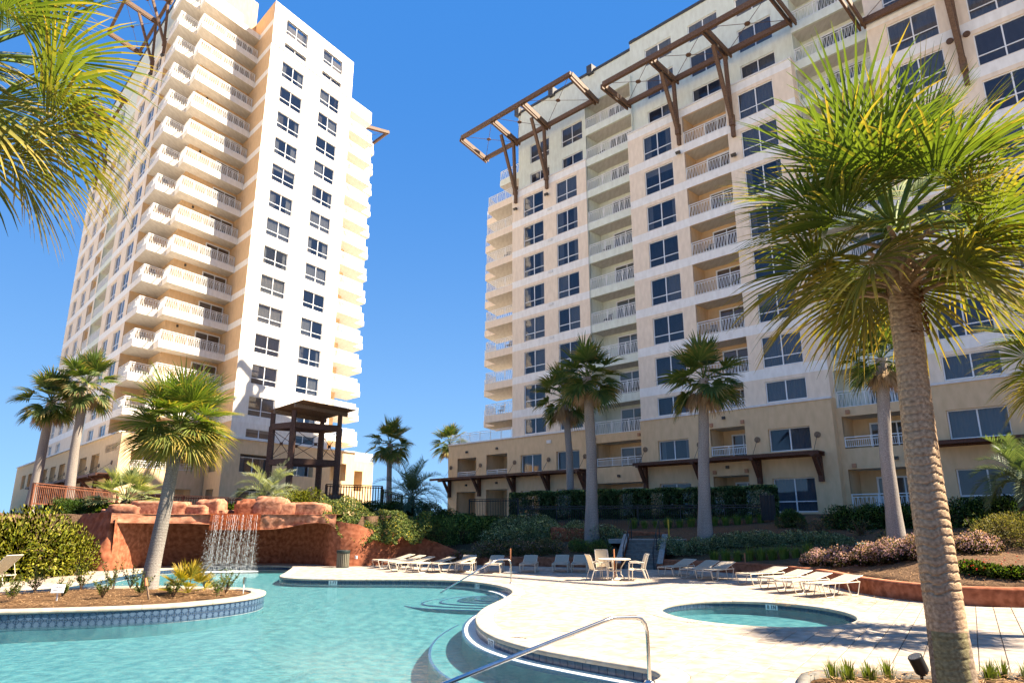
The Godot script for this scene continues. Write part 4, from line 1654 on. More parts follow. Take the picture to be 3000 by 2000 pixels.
	rl.prism(PackedVector2Array([ab.call(-6.3, 5.6), ab.call(-0.3, 5.6), ab.call(-0.3, 24), ab.call(-6.3, 24)]), 57.0, 59.9)
	part(tw, "roof_storey", rl, M.white_wall, I)
	trellis(tw, F, -11.5, 4.2, 56.0, 0.35, 3.7, 57.0, [-4.6, -0.2], [[-4.6, 50.7], [-0.3, 50.7]], 0.0)
	trellis(tw, F, -30.0, -15.5, 51.6, 0.35, 3.7, 52.6, [-26.6, -22.3], [[-26.6, 45.6], [-22.3, 45.6]], 0.0)
	for p in [[-4.6, 49.3], [-0.35, 49.3], [-26.6, 44.0]]:
		floodlight(tw, F, Vector3(p[0], p[1], 0))
	# tan base under the front
	ops = [[0.95, 4.6, 6.45, 8.1], [6.6, 9.9, 6.45, 8.1], [0.95, 4.6, 2.6, 5.0], [6.6, 9.9, 2.6, 5.0], [12.3, 14.6, 6.3, 8.1], [12.3, 14.6, 2.5, 5.0]]
	for q in ops:
		if q[0] < 12:
			window(tw, W, q[0] + 0.2, q[2], -0.5, q[1] - q[0] - 0.3, q[3] - q[2] - 0.2, 2)
		else:
			niche(tw, W, q[0], q[1], q[2], q[3], 0.1, 1.6, M.tan, false)
	panel(tw, W, [-0.9, 15.9, 2.0, 9.42], 0.1, ops, [], M.tan, null, 0.7)
	var bl: Transform3D = face.call(-0.9, 0, -S)
	bl.origin += W.basis.z * 0.1
	ops = [[-3.3, -1.5, 6.45, 8.0], [-3.3, -1.5, 2.4, 4.9]]
	for q in ops:
		niche(tw, bl, q[0], q[1], q[2], q[3], 0, 1.2, M.tan, false)
	panel(tw, bl, [-4.2, 0, 2.0, 9.42], 0, ops, [], M.tan, null, 0.3)
	var bb: Transform3D = face.call(-9.04, 4.2, U)
	ops = [[1.0, 7.0, 6.5, 8.0], [1.0, 7.0, 2.4, 4.9]]
	for q in ops:
		niche(tw, bb, q[0], q[1], q[2] - (0.5 if q[2] > 4 else 0.0), q[3], 0, 1.0, M.tan, true, 3.2)
	railing(tw, bb, Vector2(1.0, -0.08), Vector2(7.0, -0.08), 6.5, 0.62, false)
	panel(tw, bb, [0, 8.2, 2.0, 8.6], 0, ops, [], M.tan, null, 0.3)
	var bf: Transform3D = face.call(-9.04, 4.2, -S)
	ops = []
	for k in 9:
		var x := -7.0 - k * 5.0
		ops.append([x - 3.0, x, 6.3, 8.1])
		niche(tw, bf, x - 3.0, x, 6.3, 8.1, 0, 1.0, M.tan, k % 3 == 1, 1.6)
	panel(tw, bf, [-56, 0, 2.0, 9.42], 0, ops, [], M.tan, null, 0.3)
	awning(tw, bf, -34.0, 0.3, 5.9, 0.0, [-2.0, -6.5, -11.5, -16.5, -21.5, -26.5, -31.5], 1.6)
	var lg2 := MB.new()
	lg2.box(Vector3(7.5, 9.46, 0.12), Vector3(16.8, 0.12, 0.3))
	part(tw, "ledge", lg2, M.ledge, W)
	var rb := MB.new()
	rb.prism(PackedVector2Array([ab.call(-9.0, 4.4), ab.call(-1.0, 4.4), ab.call(-1.0, 9.0), ab.call(-9.0, 55)]), 8.55, 9.38)
	rb.prism(PackedVector2Array([ab.call(11.7, 0.4), ab.call(15.8, 0.4), ab.call(15.8, 8), ab.call(11.7, 8)]), 8.7, 9.38)
	part(tw, "base_roof", rb, M.tan, I)
	# low wing at the right of the base
	var wg: Transform3D = face.call(15.9, 1.2, U)
	ops = [[0.6, 2.3, 5.4, 7.6]]
	panel(tw, wg, [0, 4.0, 2.0, 8.7], 0, ops, [], M.tan, null, 1.2)
	var wr: Transform3D = face.call(19.9, 1.2, S)
	panel(tw, wr, [0, 8, 2.0, 8.7], 0, [], [], M.tan)
	var wt := MB.new()
	wt.prism(PackedVector2Array([ab.call(15.9, 1.25), ab.call(19.85, 1.25), ab.call(19.85, 8), ab.call(15.9, 8)]), 8.2, 8.66)
	part(tw, "base_roof", wt, M.tan, I)
	railing(tw, I, ab.call(15.9, 1.3), ab.call(19.85, 1.3), 8.7, 0.95, false)


# chairs and tables seen behind some balcony rails
func build_balcony_furniture() -> void:
	rng.seed = 611
	var b := get_node("apartment_building") as Node3D
	var n := 0
	for d in [[11.0, -0.75, 3], [12.9, -0.8, 3], [10.4, -0.75, 5], [13.4, -0.8, 6], [10.6, -0.75, 7], [12.6, -0.75, 9], [10.3, -0.75, 10], [20.2, 0.0, 4], [21.9, 0.0, 4], [20.4, 0.0, 6], [22.2, 0.0, 8], [29.0, -0.6, 3], [31.3, -0.6, 3], [29.4, -0.6, 9], [31.4, -0.6, 10], [-1.4, -0.95, 5], [-2.4, -0.95, 3], [-1.6, -0.95, 8]]:
		balcony_chair(b.transform * Vector3(d[0], fl(d[2]) + 0.01, d[1]), b.rotation.y + PI + rnd(-0.5, 0.5), M.bracket_light, "dark chair standing behind a balcony rail of the long cream block", "dark chairs on the cream block's balconies")
	for d in [[29.4, -0.5, 0], [31.2, -0.5, 0]]:
		balcony_chair(b.transform * Vector3(d[0], fl(0) + 0.01, d[1]), b.rotation.y + PI, M.white_plastic, "white chair behind the ground floor rail beside the slender palm", "white chairs behind the ground floor rail")
	var o := (get_node("apartment_tower") as Node3D).position
	var U := Vector3(0.5075, 0, -0.8616)
	var S := Vector3(-0.6756, 0, -0.7373)
	for d in [[-8.0, 6.2, 4], [-8.1, 6.3, 5], [-1.5, 4.3, 4], [-1.2, 4.3, 6], [-8.0, 6.3, 7], [-2.0, 4.3, 9], [-1.4, 4.3, 12], [-8.0, 6.2, 10]]:
		balcony_chair(o + U * d[0] + S * d[1] + Vector3(0, fl(d[2]) + 0.01, 0), rnd(0.6, 1.4), M.bracket_light, "dark chair standing behind a corner balcony rail of the white tower", "dark chairs on the white tower's balconies")


func balcony_chair(at: Vector3, turn: float, m: Material, label: String, group: String) -> void:
	var t := thing("balcony_chair", label, "chair", at, turn, group)
	obj(t, "seat", kit("bseat", func() -> Mesh:
		var b := MB.new()
		b.slab(Vector3(0, 0.43, 0), Vector3(0.52, 0.05, 0.5), 0.01)
		return b.mesh()), m)
	obj(t, "backrest", kit("bback", func() -> Mesh:
		var b := MB.new()
		for i in 5:
			b.beam(Vector3(-0.2 + 0.1 * i, 0.45, 0.22), Vector3(-0.2 + 0.1 * i, 0.86, 0.30), 0.05, 0.02, Vector3.BACK)
		b.beam(Vector3(-0.26, 0.88, 0.30), Vector3(0.26, 0.88, 0.30), 0.05, 0.05)
		return b.mesh()), m)
	for x in [-0.24, 0.24]:
		for z in [-0.22, 0.22]:
			obj(t, "leg", kit("bleg", func() -> Mesh:
				var b := MB.new()
				b.box(Vector3(0, 0.21, 0), Vector3(0.04, 0.42, 0.04))
				return b.mesh()), m, Transform3D(Basis(), Vector3(x, 0, z)))


# ---------------------------------------------------------------- plants
# one fan leaf: petiole, then folded segments that droop at their tips
func fan(b: MB, at: Vector3, az: float, el: float, pet: float, blade: float, segs: int, spread: float, droop: float, c0: Color, c1: Color, tipc: Color, tipshare: float, wide := 1.0) -> void:
	var d := Vector3(cos(el) * cos(az), sin(el), cos(el) * sin(az))
	var p := at
	var pts := [p]
	var rad := [0.022 * blade]
	for i in 4:
		p += d * pet / 4.0
		d = (d + Vector3.DOWN * 0.10 * droop).normalized()
		pts.append(p)
		rad.append(0.022 * blade * (1.0 - 0.12 * i))
	b.col = c1
	b.tube(pts, rad, 4, false)
	var s := d.cross(Vector3.UP)
	if s.length() < 0.05:
		s = Vector3(-sin(az), 0, cos(az))
	s = s.normalized()
	var up := s.cross(d).normalized()
	var roll := rnd(-0.35, 0.35)
	s = s.rotated(d, roll)
	up = up.rotated(d, roll)
	for k in segs:
		var f := 2.0 * k / (segs - 1) - 1.0
		var a := f * spread
		var l := blade * (1.0 - 0.30 * absf(f) ** 2.0) * rnd(0.88, 1.06)
		var dir := (d * cos(a) + s * sin(a) + up * (0.10 + 0.22 * absf(sin(a))) + up * rnd(-0.05, 0.05)).normalized()
		var q := p + d * blade * 0.13 * (1.0 - absf(f))
		var w0 := blade * spread * 2.0 / segs * 0.62 * wide
		var cut := rnd(0.35, 0.5)
		var n := 5
		var prev_l := q
		var prev_r := q
		var prev_c := q
		var gcol := c0.lerp(c1, rng.randf())
		var ytip := rng.randf() < tipshare
		var side := dir.cross(up).normalized()
		for j in range(1, n + 1):
			var t := float(j) / n
			q += dir * l / n
			dir = (dir + Vector3.DOWN * droop * (0.04 + 0.34 * t * t) + side * rnd(-0.05, 0.05)).normalized()
			side = (side - dir * side.dot(dir)).normalized()
			var nn := side.cross(dir).normalized()
			var w := w0 * (t / cut * 1.0 if t < cut else 1.0 - (t - cut) / (1.0 - cut) * 0.94) * 0.5
			var cl := q - side * w + nn * w * 0.45
			var cr := q + side * w + nn * w * 0.45
			b.col = gcol
			if ytip and t > 0.55:
				b.col = gcol.lerp(tipc, clampf((t - 0.5) * 2.2, 0, 1))
			var n1 := (nn + side * 0.4).normalized()
			var n2 := (nn - side * 0.4).normalized()
			b.tri(prev_l, prev_c, q, n1, n1, n1)
			b.tri(prev_l, q, cl, n1, n1, n1)
			b.tri(prev_c, prev_r, cr, n2, n2, n2)
			b.tri(prev_c, cr, q, n2, n2, n2)
			prev_l = cl
			prev_r = cr
			prev_c = q


func feather(b: MB, at: Vector3, az: float, el: float, l: float, bend: float, pairs: int, leaf: float, c0: Color, c1: Color) -> void:
	var d := Vector3(cos(el) * cos(az), sin(el), cos(el) * sin(az))
	var p := at
	var n := 16
	var pts := [p]
	var rad := []
	for i in n:
		p += d * l / n
		d = (d + Vector3.DOWN * bend * (0.05 + 0.11 * i / n)).normalized()
		pts.append(p)
	for i in n + 1:
		rad.append(0.02 * (1.0 - 0.85 * i / n))
	b.col = c1
	b.tube(pts, rad, 4, false)
	for k in pairs:
		var t := 0.22 + 0.78 * (k + rng.randf() * 0.5) / pairs
		var i := mini(int(t * n), n - 1)
		var at2: Vector3 = pts[i].lerp(pts[i + 1], t * n - i)
		var dd: Vector3 = (pts[i + 1] - pts[i]).normalized()
		var s := dd.cross(Vector3.UP).normalized()
		var up := s.cross(dd)
		for g in [-1.0, 1.0]:
			var dl: Vector3 = (dd * 0.62 + s * g * 0.62 + up * rnd(0.25, 0.6)).normalized()
			var ll := leaf * (1.0 - 0.55 * absf(t - 0.5) * 1.6) * rnd(0.85, 1.1)
			var q := at2
			b.col = c0.lerp(c1, rng.randf())
			var sd: Vector3 = dl.cross(up).normalized()
			var w := 0.03
			var a1 := q - sd * w * 0.4
			var a2 := q + sd * w * 0.4
			for j in 3:
				q += dl * ll / 3.0
				dl = (dl + Vector3.DOWN * 0.18).normalized()
				var ww: float = [0.5, 0.42, 0.03][j] * w
				var e1 := q - sd * ww
				var e2 := q + sd * ww
				var nn: Vector3 = sd.cross(dl).normalized()
				b.tri(a1, a2, e2, nn, nn, nn)
				b.tri(a1, e2, e1, nn, nn, nn)
				a1 = e1
				a2 = e2


# a trunk through the points, with rings; rough sets how proud the leaf scars stand
func trunk(par: Node, pts: Array, rad: Array, rows: int, sides: int, rough: float, ring: float, c0: Color, c1: Color, mossy := false) -> void:
	var b := leafy()
	var P := []
	var C := []
	var cv := Curve3D.new()
	for p in pts:
		cv.add_point(p)
	var l := cv.get_baked_length()
	for i in rows + 1:
		var t := float(i) / rows
		var at := cv.sample_baked(t * l)
		var f := t * (rad.size() - 1)
		var k := mini(int(f), rad.size() - 2)
		var r := lerpf(rad[k], rad[k + 1], f - k)
		var row := PackedVector3Array()
		var cc := PackedColorArray()
		for j in sides:
			var a := -TAU * j / sides
			var y := t * l
			var wob := 1.7 * nz.get_noise_3d(cos(a) * 42.0 + at.x * 10, y * 22.0, sin(a) * 42.0 + at.z * 7) + 0.35 * nz.get_noise_3d(cos(a) * 110.0, y * 60.0, sin(a) * 110.0)
			var saw := fposmod(y / ring + wob * 0.55, 1.0)
			var up := rough * (0.5 + 0.5 * clampf(nz.get_noise_3d(cos(a) * 30, y * 40, sin(a) * 30) * 1.6 + 0.5, 0, 1))
			if mossy and y < 1.55:
				up *= 0.3
			var q := r * (1.0 + up * ((0.5 - saw ** 5.0) - (1.1 if saw > 0.86 and rough > 0.052 else 0.0)) + 0.10 * up * nz.get_noise_3d(cos(a) * 200, y * 30, sin(a) * 200))
			row.append(at + Vector3(cos(a) * q, 0, sin(a) * q))
			var m := clampf(0.5 + 0.9 * nz.get_noise_3d(cos(a) * 45 + at.x * 3, y * 26, sin(a) * 45), 0, 1)
			var col := c0.lerp(c1, m)
			if mossy and y < 1.25:
				col = Color(0.44, 0.35, 0.26).lerp(Color(0.28, 0.215, 0.16), m)
				if sin(a) > 0.1 and cos(a) < 0.45 and nz.get_noise_3d(cos(a) * 40, y * 30, 3.0) > -0.05:
					col = col.lerp(Color(0.42, 0.41, 0.18), 0.55)
			cc.append(col)
		P.append(row)
		C.append(cc)
	b.grid(P, false, true, C)
	obj(par, "trunk", b, M.trunk)


func boot(par: Node, at: Vector3, az: float, el: float, l: float, w: float) -> void:
	var b := MB.new()
	var d := Vector3(cos(el) * cos(az), sin(el), cos(el) * sin(az))
	var s := Vector3(-sin(az), 0, cos(az)).rotated(d, rnd(-0.5, 0.5))
	var n := s.cross(d).normalized()
	var P := []
	var k := 5
	for i in k + 1:
		var t := float(i) / k
		var ww := w * (1.0 - 0.45 * t) * (0.9 + 0.1 * sin(t * 9.0 + az))
		var th := 0.035 * (1.0 - 0.4 * t)
		var c := at + d * l * t + n * (-0.05 * t * t * 4.0 * rnd(0.6, 1.2) * l)
		P.append(PackedVector3Array([c - s * ww * 0.5, c + n * th - s * ww * 0.15, c + n * th + s * ww * 0.15, c + s * ww * 0.5, c - n * th * 0.3]))
	b.grid(P, true, true)
	b.flat(P[k][0], P[k][1], P[k][2])
	b.flat(P[k][0], P[k][2], P[k][3])
	b.flat(P[k][0], P[k][3], P[k][4])
	obj(par, "leaf_base", b, M.boot)


# a cabbage palm; heart is where the leaves leave the trunk
func cabbage_palm(called: String, label: String, base: Vector3, heart: Vector3, r0: float, r1: float, leaves: int, pet: float, blade: float, segs: int, boots: int, seed_: int, tip := 0.55, detail := 1.0, wide := 0.8) -> Node3D:
	rng.seed = seed_
	var t := thing(called, label, "palm tree", base)
	var h := heart - base
	var mid := h * 0.5 + Vector3(rnd(-0.04, 0.04), 0, rnd(-0.04, 0.04))
	trunk(t, [Vector3(0, -0.3, 0), Vector3(h.x * 0.05, h.y * 0.12, h.z * 0.05), mid, h + Vector3(0, -0.15, 0)], [r0 * 1.25, r0, r0 * 0.92, r1, r1 * 1.1], int(560 * detail), int(44 * detail), 0.055 if detail > 0.9 else 0.03, 0.085, Color(0.80, 0.58, 0.38) if detail > 0.9 else Color(0.44, 0.42, 0.39), Color(0.60, 0.42, 0.26) if detail > 0.9 else Color(0.30, 0.28, 0.25), detail > 0.9)
	for i in boots:
		var az := i * 2.39996 + rnd(-0.2, 0.2)
		var y := -0.18 - 0.72 * float(i) / maxi(boots, 1)
		boot(t, h + Vector3(cos(az) * r1 * 0.75, y, sin(az) * r1 * 0.75), az, rnd(0.25, 0.85), rnd(0.26, 0.42) * r1 / 0.165, rnd(0.10, 0.16) * r1 / 0.165)
	if boots > 0:
		var fb := leafy()
		for i in 900:
			var az := rnd(0, TAU)
			var rr := r1 * rnd(1.0, 1.22)
			var p := h + Vector3(cos(az) * rr, rnd(-1.25, -0.7), sin(az) * rr)
			fb.col = Color(0.24, 0.12, 0.05).lerp(Color(0.10, 0.05, 0.02), rng.randf())
			fb.leaf(p, Vector3(-sin(az), rnd(-0.5, 0.5), cos(az)).normalized(), Vector3.UP, rnd(0.04, 0.09), 0.016)
		obj(t, "fibre", fb, M.vertex)
	for i in leaves:
		var f := float(i) / leaves
		var az := i * 2.39996 + rnd(-0.25, 0.25)
		var el := lerpf(1.3, -0.75, f ** 0.9) + rnd(-0.15, 0.15)
		var b := leafy()
		var old := smooth((f - 0.45) / 0.5)
		var c0 := Color(0.085, 0.135, 0.024).lerp(Color(0.11, 0.125, 0.026), old)
		var c1 := Color(0.175, 0.235, 0.045).lerp(Color(0.22, 0.215, 0.05), old)
		fan(b, h + Vector3(cos(az), 0, sin(az)) * r1 * 0.5 + Vector3(0, 0.15 - 0.3 * f, 0), az, el, pet * rnd(0.85, 1.15), blade * rnd(0.9, 1.1), segs, 2.05, lerpf(0.4, 1.15, f), c0, c1, Color(0.46, 0.33, 0.07), tip * (0.5 + 0.9 * f), wide)
		obj(t, "frond", b, M.leaf)
	return t


func fan_palm(called: String, label: String, base: Vector3, heart: Vector3, r0: float, size: float, seed_: int, group := "") -> Node3D:
	rng.seed = seed_
	var t := thing(called, label, "palm tree", base, 0.0, group)
	var h := heart - base
	trunk(t, [Vector3(0, -0.4, 0), Vector3(0, h.y * 0.1, 0), h * 0.5 + Vector3(rnd(-0.15, 0.15), 0, 0), h], [r0 * 1.45, r0 * 1.02, r0 * 0.9, r0 * 0.85, r0 * 0.8], 70, 16, 0.03, 0.11, Color(0.52, 0.48, 0.44), Color(0.38, 0.34, 0.30))
	for i in 26:
		var f := i / 26.0
		var az := i * 2.39996 + rnd(-0.3, 0.3)
		var el := lerpf(1.35, -0.75, f) + rnd(-0.15, 0.15)
		var b := leafy()
		fan(b, h + Vector3(0, 0.05 - 0.2 * f, 0), az, el, 0.78 * size * rnd(0.85, 1.15), 0.92 * size * rnd(0.85, 1.1), 22, 1.75, lerpf(0.5, 1.5, f), Color(0.055, 0.10, 0.026), Color(0.12, 0.165, 0.042), Color(0.28, 0.21, 0.07), 0.25 + 0.4 * f, 1.15)
		obj(t, "frond", b, M.leaf)
	for i in 15:
		var az := i * 2.39996 + rnd(-0.3, 0.3)
		var b := leafy()
		fan(b, h + Vector3(cos(az) * 0.12, -0.15 - 0.04 * (i % 6), sin(az) * 0.12), az, rnd(-0.75, -1.25), 0.45 * size, 0.75 * size * rnd(0.7, 1.1), 14, 0.9, 1.6, Color(0.27, 0.18, 0.105), Color(0.42, 0.29, 0.17), Color(0.40, 0.28, 0.15), 0.2, 1.1)
		obj(t, "dead_frond", b, M.leaf_dry)
	return t


func jelly_palm(called: String, label: String, base: Vector3, size: float, seed_: int, c0: Color, c1: Color, fans := false) -> Node3D:
	rng.seed = seed_
	var t := thing(called, label, "palm tree", base)
	var h := Vector3(0, 0.75 * size, 0)
	trunk(t, [Vector3(0, -0.3, 0), Vector3(0, 0.2, 0), h * 0.6, h], [0.26, 0.25, 0.24, 0.2], 24, 14, 0.25, 0.12, Color(0.17, 0.14, 0.11), Color(0.10, 0.08, 0.06))
	for i in 30:
		var f := i / 30.0
		var az := i * 2.39996 + rnd(-0.3, 0.3)
		var b := leafy()
		if fans:
			fan(b, h, az, lerpf(1.3, -0.1, f) + rnd(-0.1, 0.1), 1.15 * size * rnd(0.8, 1.2), 0.85 * size * rnd(0.85, 1.15), 22, 1.6, lerpf(0.3, 0.9, f), c0, c1, Color(0.4, 0.36, 0.16), 0.3)
		else:
			feather(b, h, az, lerpf(1.35, 0.1, f) + rnd(-0.1, 0.1), 2.1 * size * rnd(0.85, 1.1), lerpf(0.9, 1.9, f), 34, 0.55 * size, c0, c1)
		obj(t, "frond", b, M.leaf)
	return t


# leaves through the volume of a clump of lobes; returns foliage and twigs
func bush_mesh(rx: float, ry: float, rz: float, count: int, ll: float, lw: float, cols: Array, lobes := 5, flat_top := 0.0, flowers := 0, fcol := Color.WHITE, fsize := 0.05) -> Array:
	var b := leafy()
	var cs := []
	for i in lobes:
		var a := TAU * i / lobes + rnd(-0.4, 0.4)
		var k := rnd(0.35, 0.62) if lobes > 1 else 0.0
		cs.append([Vector3(cos(a) * k, rnd(0.15, 0.5), sin(a) * k), rnd(0.42, 0.62)])
	if lobes > 1:
		cs.append([Vector3(0, 0.45, 0), 0.55])
	for i in count + flowers:
		var c: Array = cs[rng.randi() % cs.size()]
		var d := Vector3(rng.randfn(), rng.randfn() * 0.9 + 0.15, rng.randfn()).normalized()
		var r := c[1] as float
		var k := r * (1.0 - 0.42 * rng.randf() ** 1.8)
		var p: Vector3 = c[0] + d * k
		if flat_top > 0 and p.y > flat_top:
			p.y = flat_top - rng.randf() * 0.06
		if p.y < 0.01:
			p.y = rng.randf() * 0.15
		var q := Vector3(p.x * rx, p.y * ry, p.z * rz)
		var out := (d + Vector3(rnd(-0.7, 0.7), rnd(-0.3, 0.8), rnd(-0.7, 0.7))).normalized()
		if i >= count:
			b.col = fcol * rnd(0.75, 1.1)
			q += d * ll * 0.7
			b.leaf(q, out, d, fsize, fsize)
			b.leaf(q, out.cross(d).normalized(), d, fsize, fsize)
			continue
		var cc: Color = cols[rng.randi() % cols.size()]
		b.col = cc * rnd(0.75, 1.2)
		b.leaf(q, out, Vector3(rnd(-1, 1), rnd(-1, 1), rnd(-1, 1)), ll * rnd(0.7, 1.25), lw)
	var st := leafy()
	for i in 14:
		var a := rnd(0, TAU)
		var k := rnd(0.2, 0.7)
		st.col = Color(0.10, 0.07, 0.045)
		st.tube([Vector3(cos(a) * 0.06, -0.05, sin(a) * 0.06), Vector3(cos(a) * k * rx * 0.5, ry * 0.35, sin(a) * k * rz * 0.5), Vector3(cos(a) * k * rx, ry * rnd(0.5, 0.8), sin(a) * k * rz)], [0.022, 0.015, 0.006], 4, false)
	return [b.mesh(), st.mesh()]


func bush(called: String, label: String, ms: Array, at: Vector3, turn: float, grow: Vector3, group := "", category := "shrub") -> Node3D:
	var t := thing(called, label, category, at, 0.0, group)
	t.transform = Transform3D(Basis(Vector3.UP, turn) * Basis.from_scale(grow), at)
	obj(t, "foliage", ms[0], M.leaf)
	obj(t, "stem", ms[1], M.vertex)
	return t


func grass_mesh(count: int, h: float, spread: float, c0: Color, c1: Color, w := 0.012) -> Mesh:
	var b := leafy()
	for i in count:
		var a := rnd(0, TAU)
		var d := Vector3(cos(a), 0, sin(a))
		var p := d * spread * 0.35 * rng.randf()
		var lean := rnd(0.1, 0.75)
		b.col = c0.lerp(c1, rng.randf())
		var l := h * rnd(0.6, 1.1)
		var s := Vector3(-sin(a), 0, cos(a)) * w
		var q1 := p + (Vector3.UP + d * lean * 0.5).normalized() * l * 0.55
		var q2 := q1 + (Vector3.UP * (1.0 - lean) + d * lean).normalized() * l * 0.45
		b.q(p - s, p + s, q1 + s * 0.8, q1 - s * 0.8)
		b.flat(q1 - s * 0.8, q1 + s * 0.8, q2)
	return b.mesh()


func tuft(called: String, label: String, m: Mesh, at: Vector3, turn: float, k: float, group := "") -> void:
	var o := obj(self, called, m, M.leaf, Transform3D(Basis(Vector3.UP, turn) * Basis.from_scale(Vector3.ONE * k), at))
	tag(o, label, "grass clump", group)


func on_ground(px: float, py: float, d: float) -> Vector3:
	# a place by its pixel column and distance; its height is the ground's
	var p := dp(px, py, d)
	p.y = maxf(hgt(p.x, p.z), -0.02) - 0.03
	if p.x > -17.6 and p.x < -7.0 and p.z < -33.2:
		p.y = 2.4
	return p


func build_palms() -> void:
	cabbage_palm("cabbage_palm", "cabbage palm with thick ringed tan trunk in the bed beside the paving", Vector3(4.15, 0.05, -7.0), Vector3(4.25, 5.15, -7.0), 0.170, 0.142, 38, 0.72, 1.10, 42, 40, 101, 0.5, 1.0, 0.66)
	cabbage_palm("cabbage_palm", "cabbage palm whose fronds hang over the paving beside the flower bed wall", Vector3(11.3, 0.0, -13.2), Vector3(11.4, 5.35, -13.2), 0.19, 0.16, 36, 0.85, 1.05, 36, 16, 102, 0.5, 1.0, 0.7)
	var p := dp(-130, 170, 6.6)
	cabbage_palm("cabbage_palm", "cabbage palm with long yellow tipped fronds hanging against the sky", Vector3(p.x, 0.0, p.z), p, 0.19, 0.16, 32, 0.85, 1.2, 40, 10, 103, 0.6, 1.0, 0.6)
	cabbage_palm("cabbage_palm", "cabbage palm with grey trunk growing on the pool island", Vector3(-10.15, 0.15, -20.2), Vector3(-9.85, 4.85, -20.2), 0.20, 0.165, 58, 0.72, 1.0, 32, 34, 104, 0.45, 0.7, 0.72)
	# tall fan palms
	for d in [
		[100.0, 1430.0, 150.0, 1175.0, 43.0, 0.30, 1.35, "fan palm with brown skirt beside another before the white tower's long face"],
		[205.0, 1425.0, 253.0, 1125.0, 43.0, 0.29, 1.35, "fan palm with pale trunk leaning beside its twin by the redwood railing"],
		[1672.0, 1470.0, 1656.0, 1165.0, 50.0, 0.28, 1.65, "fan palm with ragged crown rising behind the clipped hedge"],
		[1735.0, 1590.0, 1720.0, 1105.0, 36.0, 0.30, 1.35, "tallest fan palm with smooth grey trunk in the slope beside the steps"],
		[2068.0, 1582.0, 2062.0, 1110.0, 33.0, 0.29, 1.35, "fan palm with brown skirt among the variegated shrubs right of the steps"],
		[2628.0, 1575.0, 2583.0, 1050.0, 25.0, 0.25, 0.95, "slender fan palm with brown skirt on the mulch slope near the white railing"],
		[1142.0, 1420.0, 1142.0, 1300.0, 62.0, 0.26, 1.5, "fan palm against the sky behind the dark picket railing"],
		[1322.0, 1420.0, 1318.0, 1300.0, 78.0, 0.26, 1.45, "fan palm against the sky at the corner of the tan base"]]:
		var hr := dp(d[2], d[3], d[4])
		var bs := dp(d[0], d[1], d[4])
		bs.y = hgt(bs.x, bs.z)
		if bs.y < 0.5:
			bs.y = 2.4
		fan_palm("fan_palm", d[7], bs, hr, d[5], d[6], 200 + int(d[0]))
	# low palms
	var a := on_ground(372, 1440, 37.0)
	jelly_palm("blue_fan_palm", "low pale green fan palm with dark stems behind the rock wall", a, 1.0, 301, Color(0.16, 0.20, 0.09), Color(0.30, 0.33, 0.16), true)
	a = on_ground(790, 1440, 38.5)
	jelly_palm("jelly_palm", "low silvery palm with arching feather fronds above the rocks", a, 1.05, 302, Color(0.20, 0.24, 0.17), Color(0.38, 0.40, 0.28))
	a = on_ground(1205, 1450, 42.0)
	jelly_palm("jelly_palm", "low green palm with arching feather fronds before the gap between buildings", a, 1.25, 303, Color(0.045, 0.085, 0.05), Color(0.10, 0.15, 0.08))
	a = on_ground(3010, 1480, 25.0)
	a.y += 1.0
	jelly_palm("jelly_palm", "grey green palm with drooping feather fronds before the large ground floor window", a, 0.95, 304, Color(0.07, 0.11, 0.06), Color(0.15, 0.19, 0.10))
	# small palmetto on the island
	rng.seed = 305
	a = gp(548, 1742, 0.2)
	var t := thing("palmetto", "small yellowing palmetto on the pool island", "palm", a)
	for i in 15:
		var b := leafy()
		var az := i * 2.39996
		fan(b, Vector3(0, 0.05, 0), az, lerpf(1.4, 0.15, i / 15.0), 0.42, 0.42, 16, 1.5, 0.4, Color(0.13, 0.15, 0.02), Color(0.33, 0.27, 0.03), Color(0.48, 0.32, 0.04), 0.8)
		obj(t, "frond", b, M.leaf)


# ---------------------------------------------------------------- rock work, walls, steps, fences
func rocky(b: MB, line: PackedVector2Array, y0: Array, y1: Array, rows: int, lean: float, amp: float, freq: float, flip := false) -> void:
	var k := line.size()
	var P := []
	for r in rows + 1:
		var t := float(r) / rows
		var row := PackedVector3Array()
		for i in k:
			var d := (line[mini(i + 1, k - 1)] - line[maxi(i - 1, 0)]).normalized()
			var o := Vector2(d.y, -d.x)
			var s := float(i) / (k - 1)
			var a := lerpf(y0[0], y0[y0.size() - 1], s) if y0.size() == 2 else sample(y0, s)
			var z := sample(y1, s)
			var y := lerpf(a, z, t)
			var q := line[i] + o * (lean * t * t + amp * (nz.get_noise_3d(line[i].x * freq, y * freq, line[i].y * freq) + 0.35 * nz.get_noise_3d(line[i].x * freq * 3.1, y * freq * 3.1, line[i].y * freq * 3.1)))
			row.append(Vector3(q.x, y, q.y))
		P.append(row)
	b.grid(P, flip)


func sample(a: Array, s: float) -> float:
	var f := s * (a.size() - 1)
	var i := mini(int(f), a.size() - 2)
	return lerpf(a[i], a[i + 1], f - i)


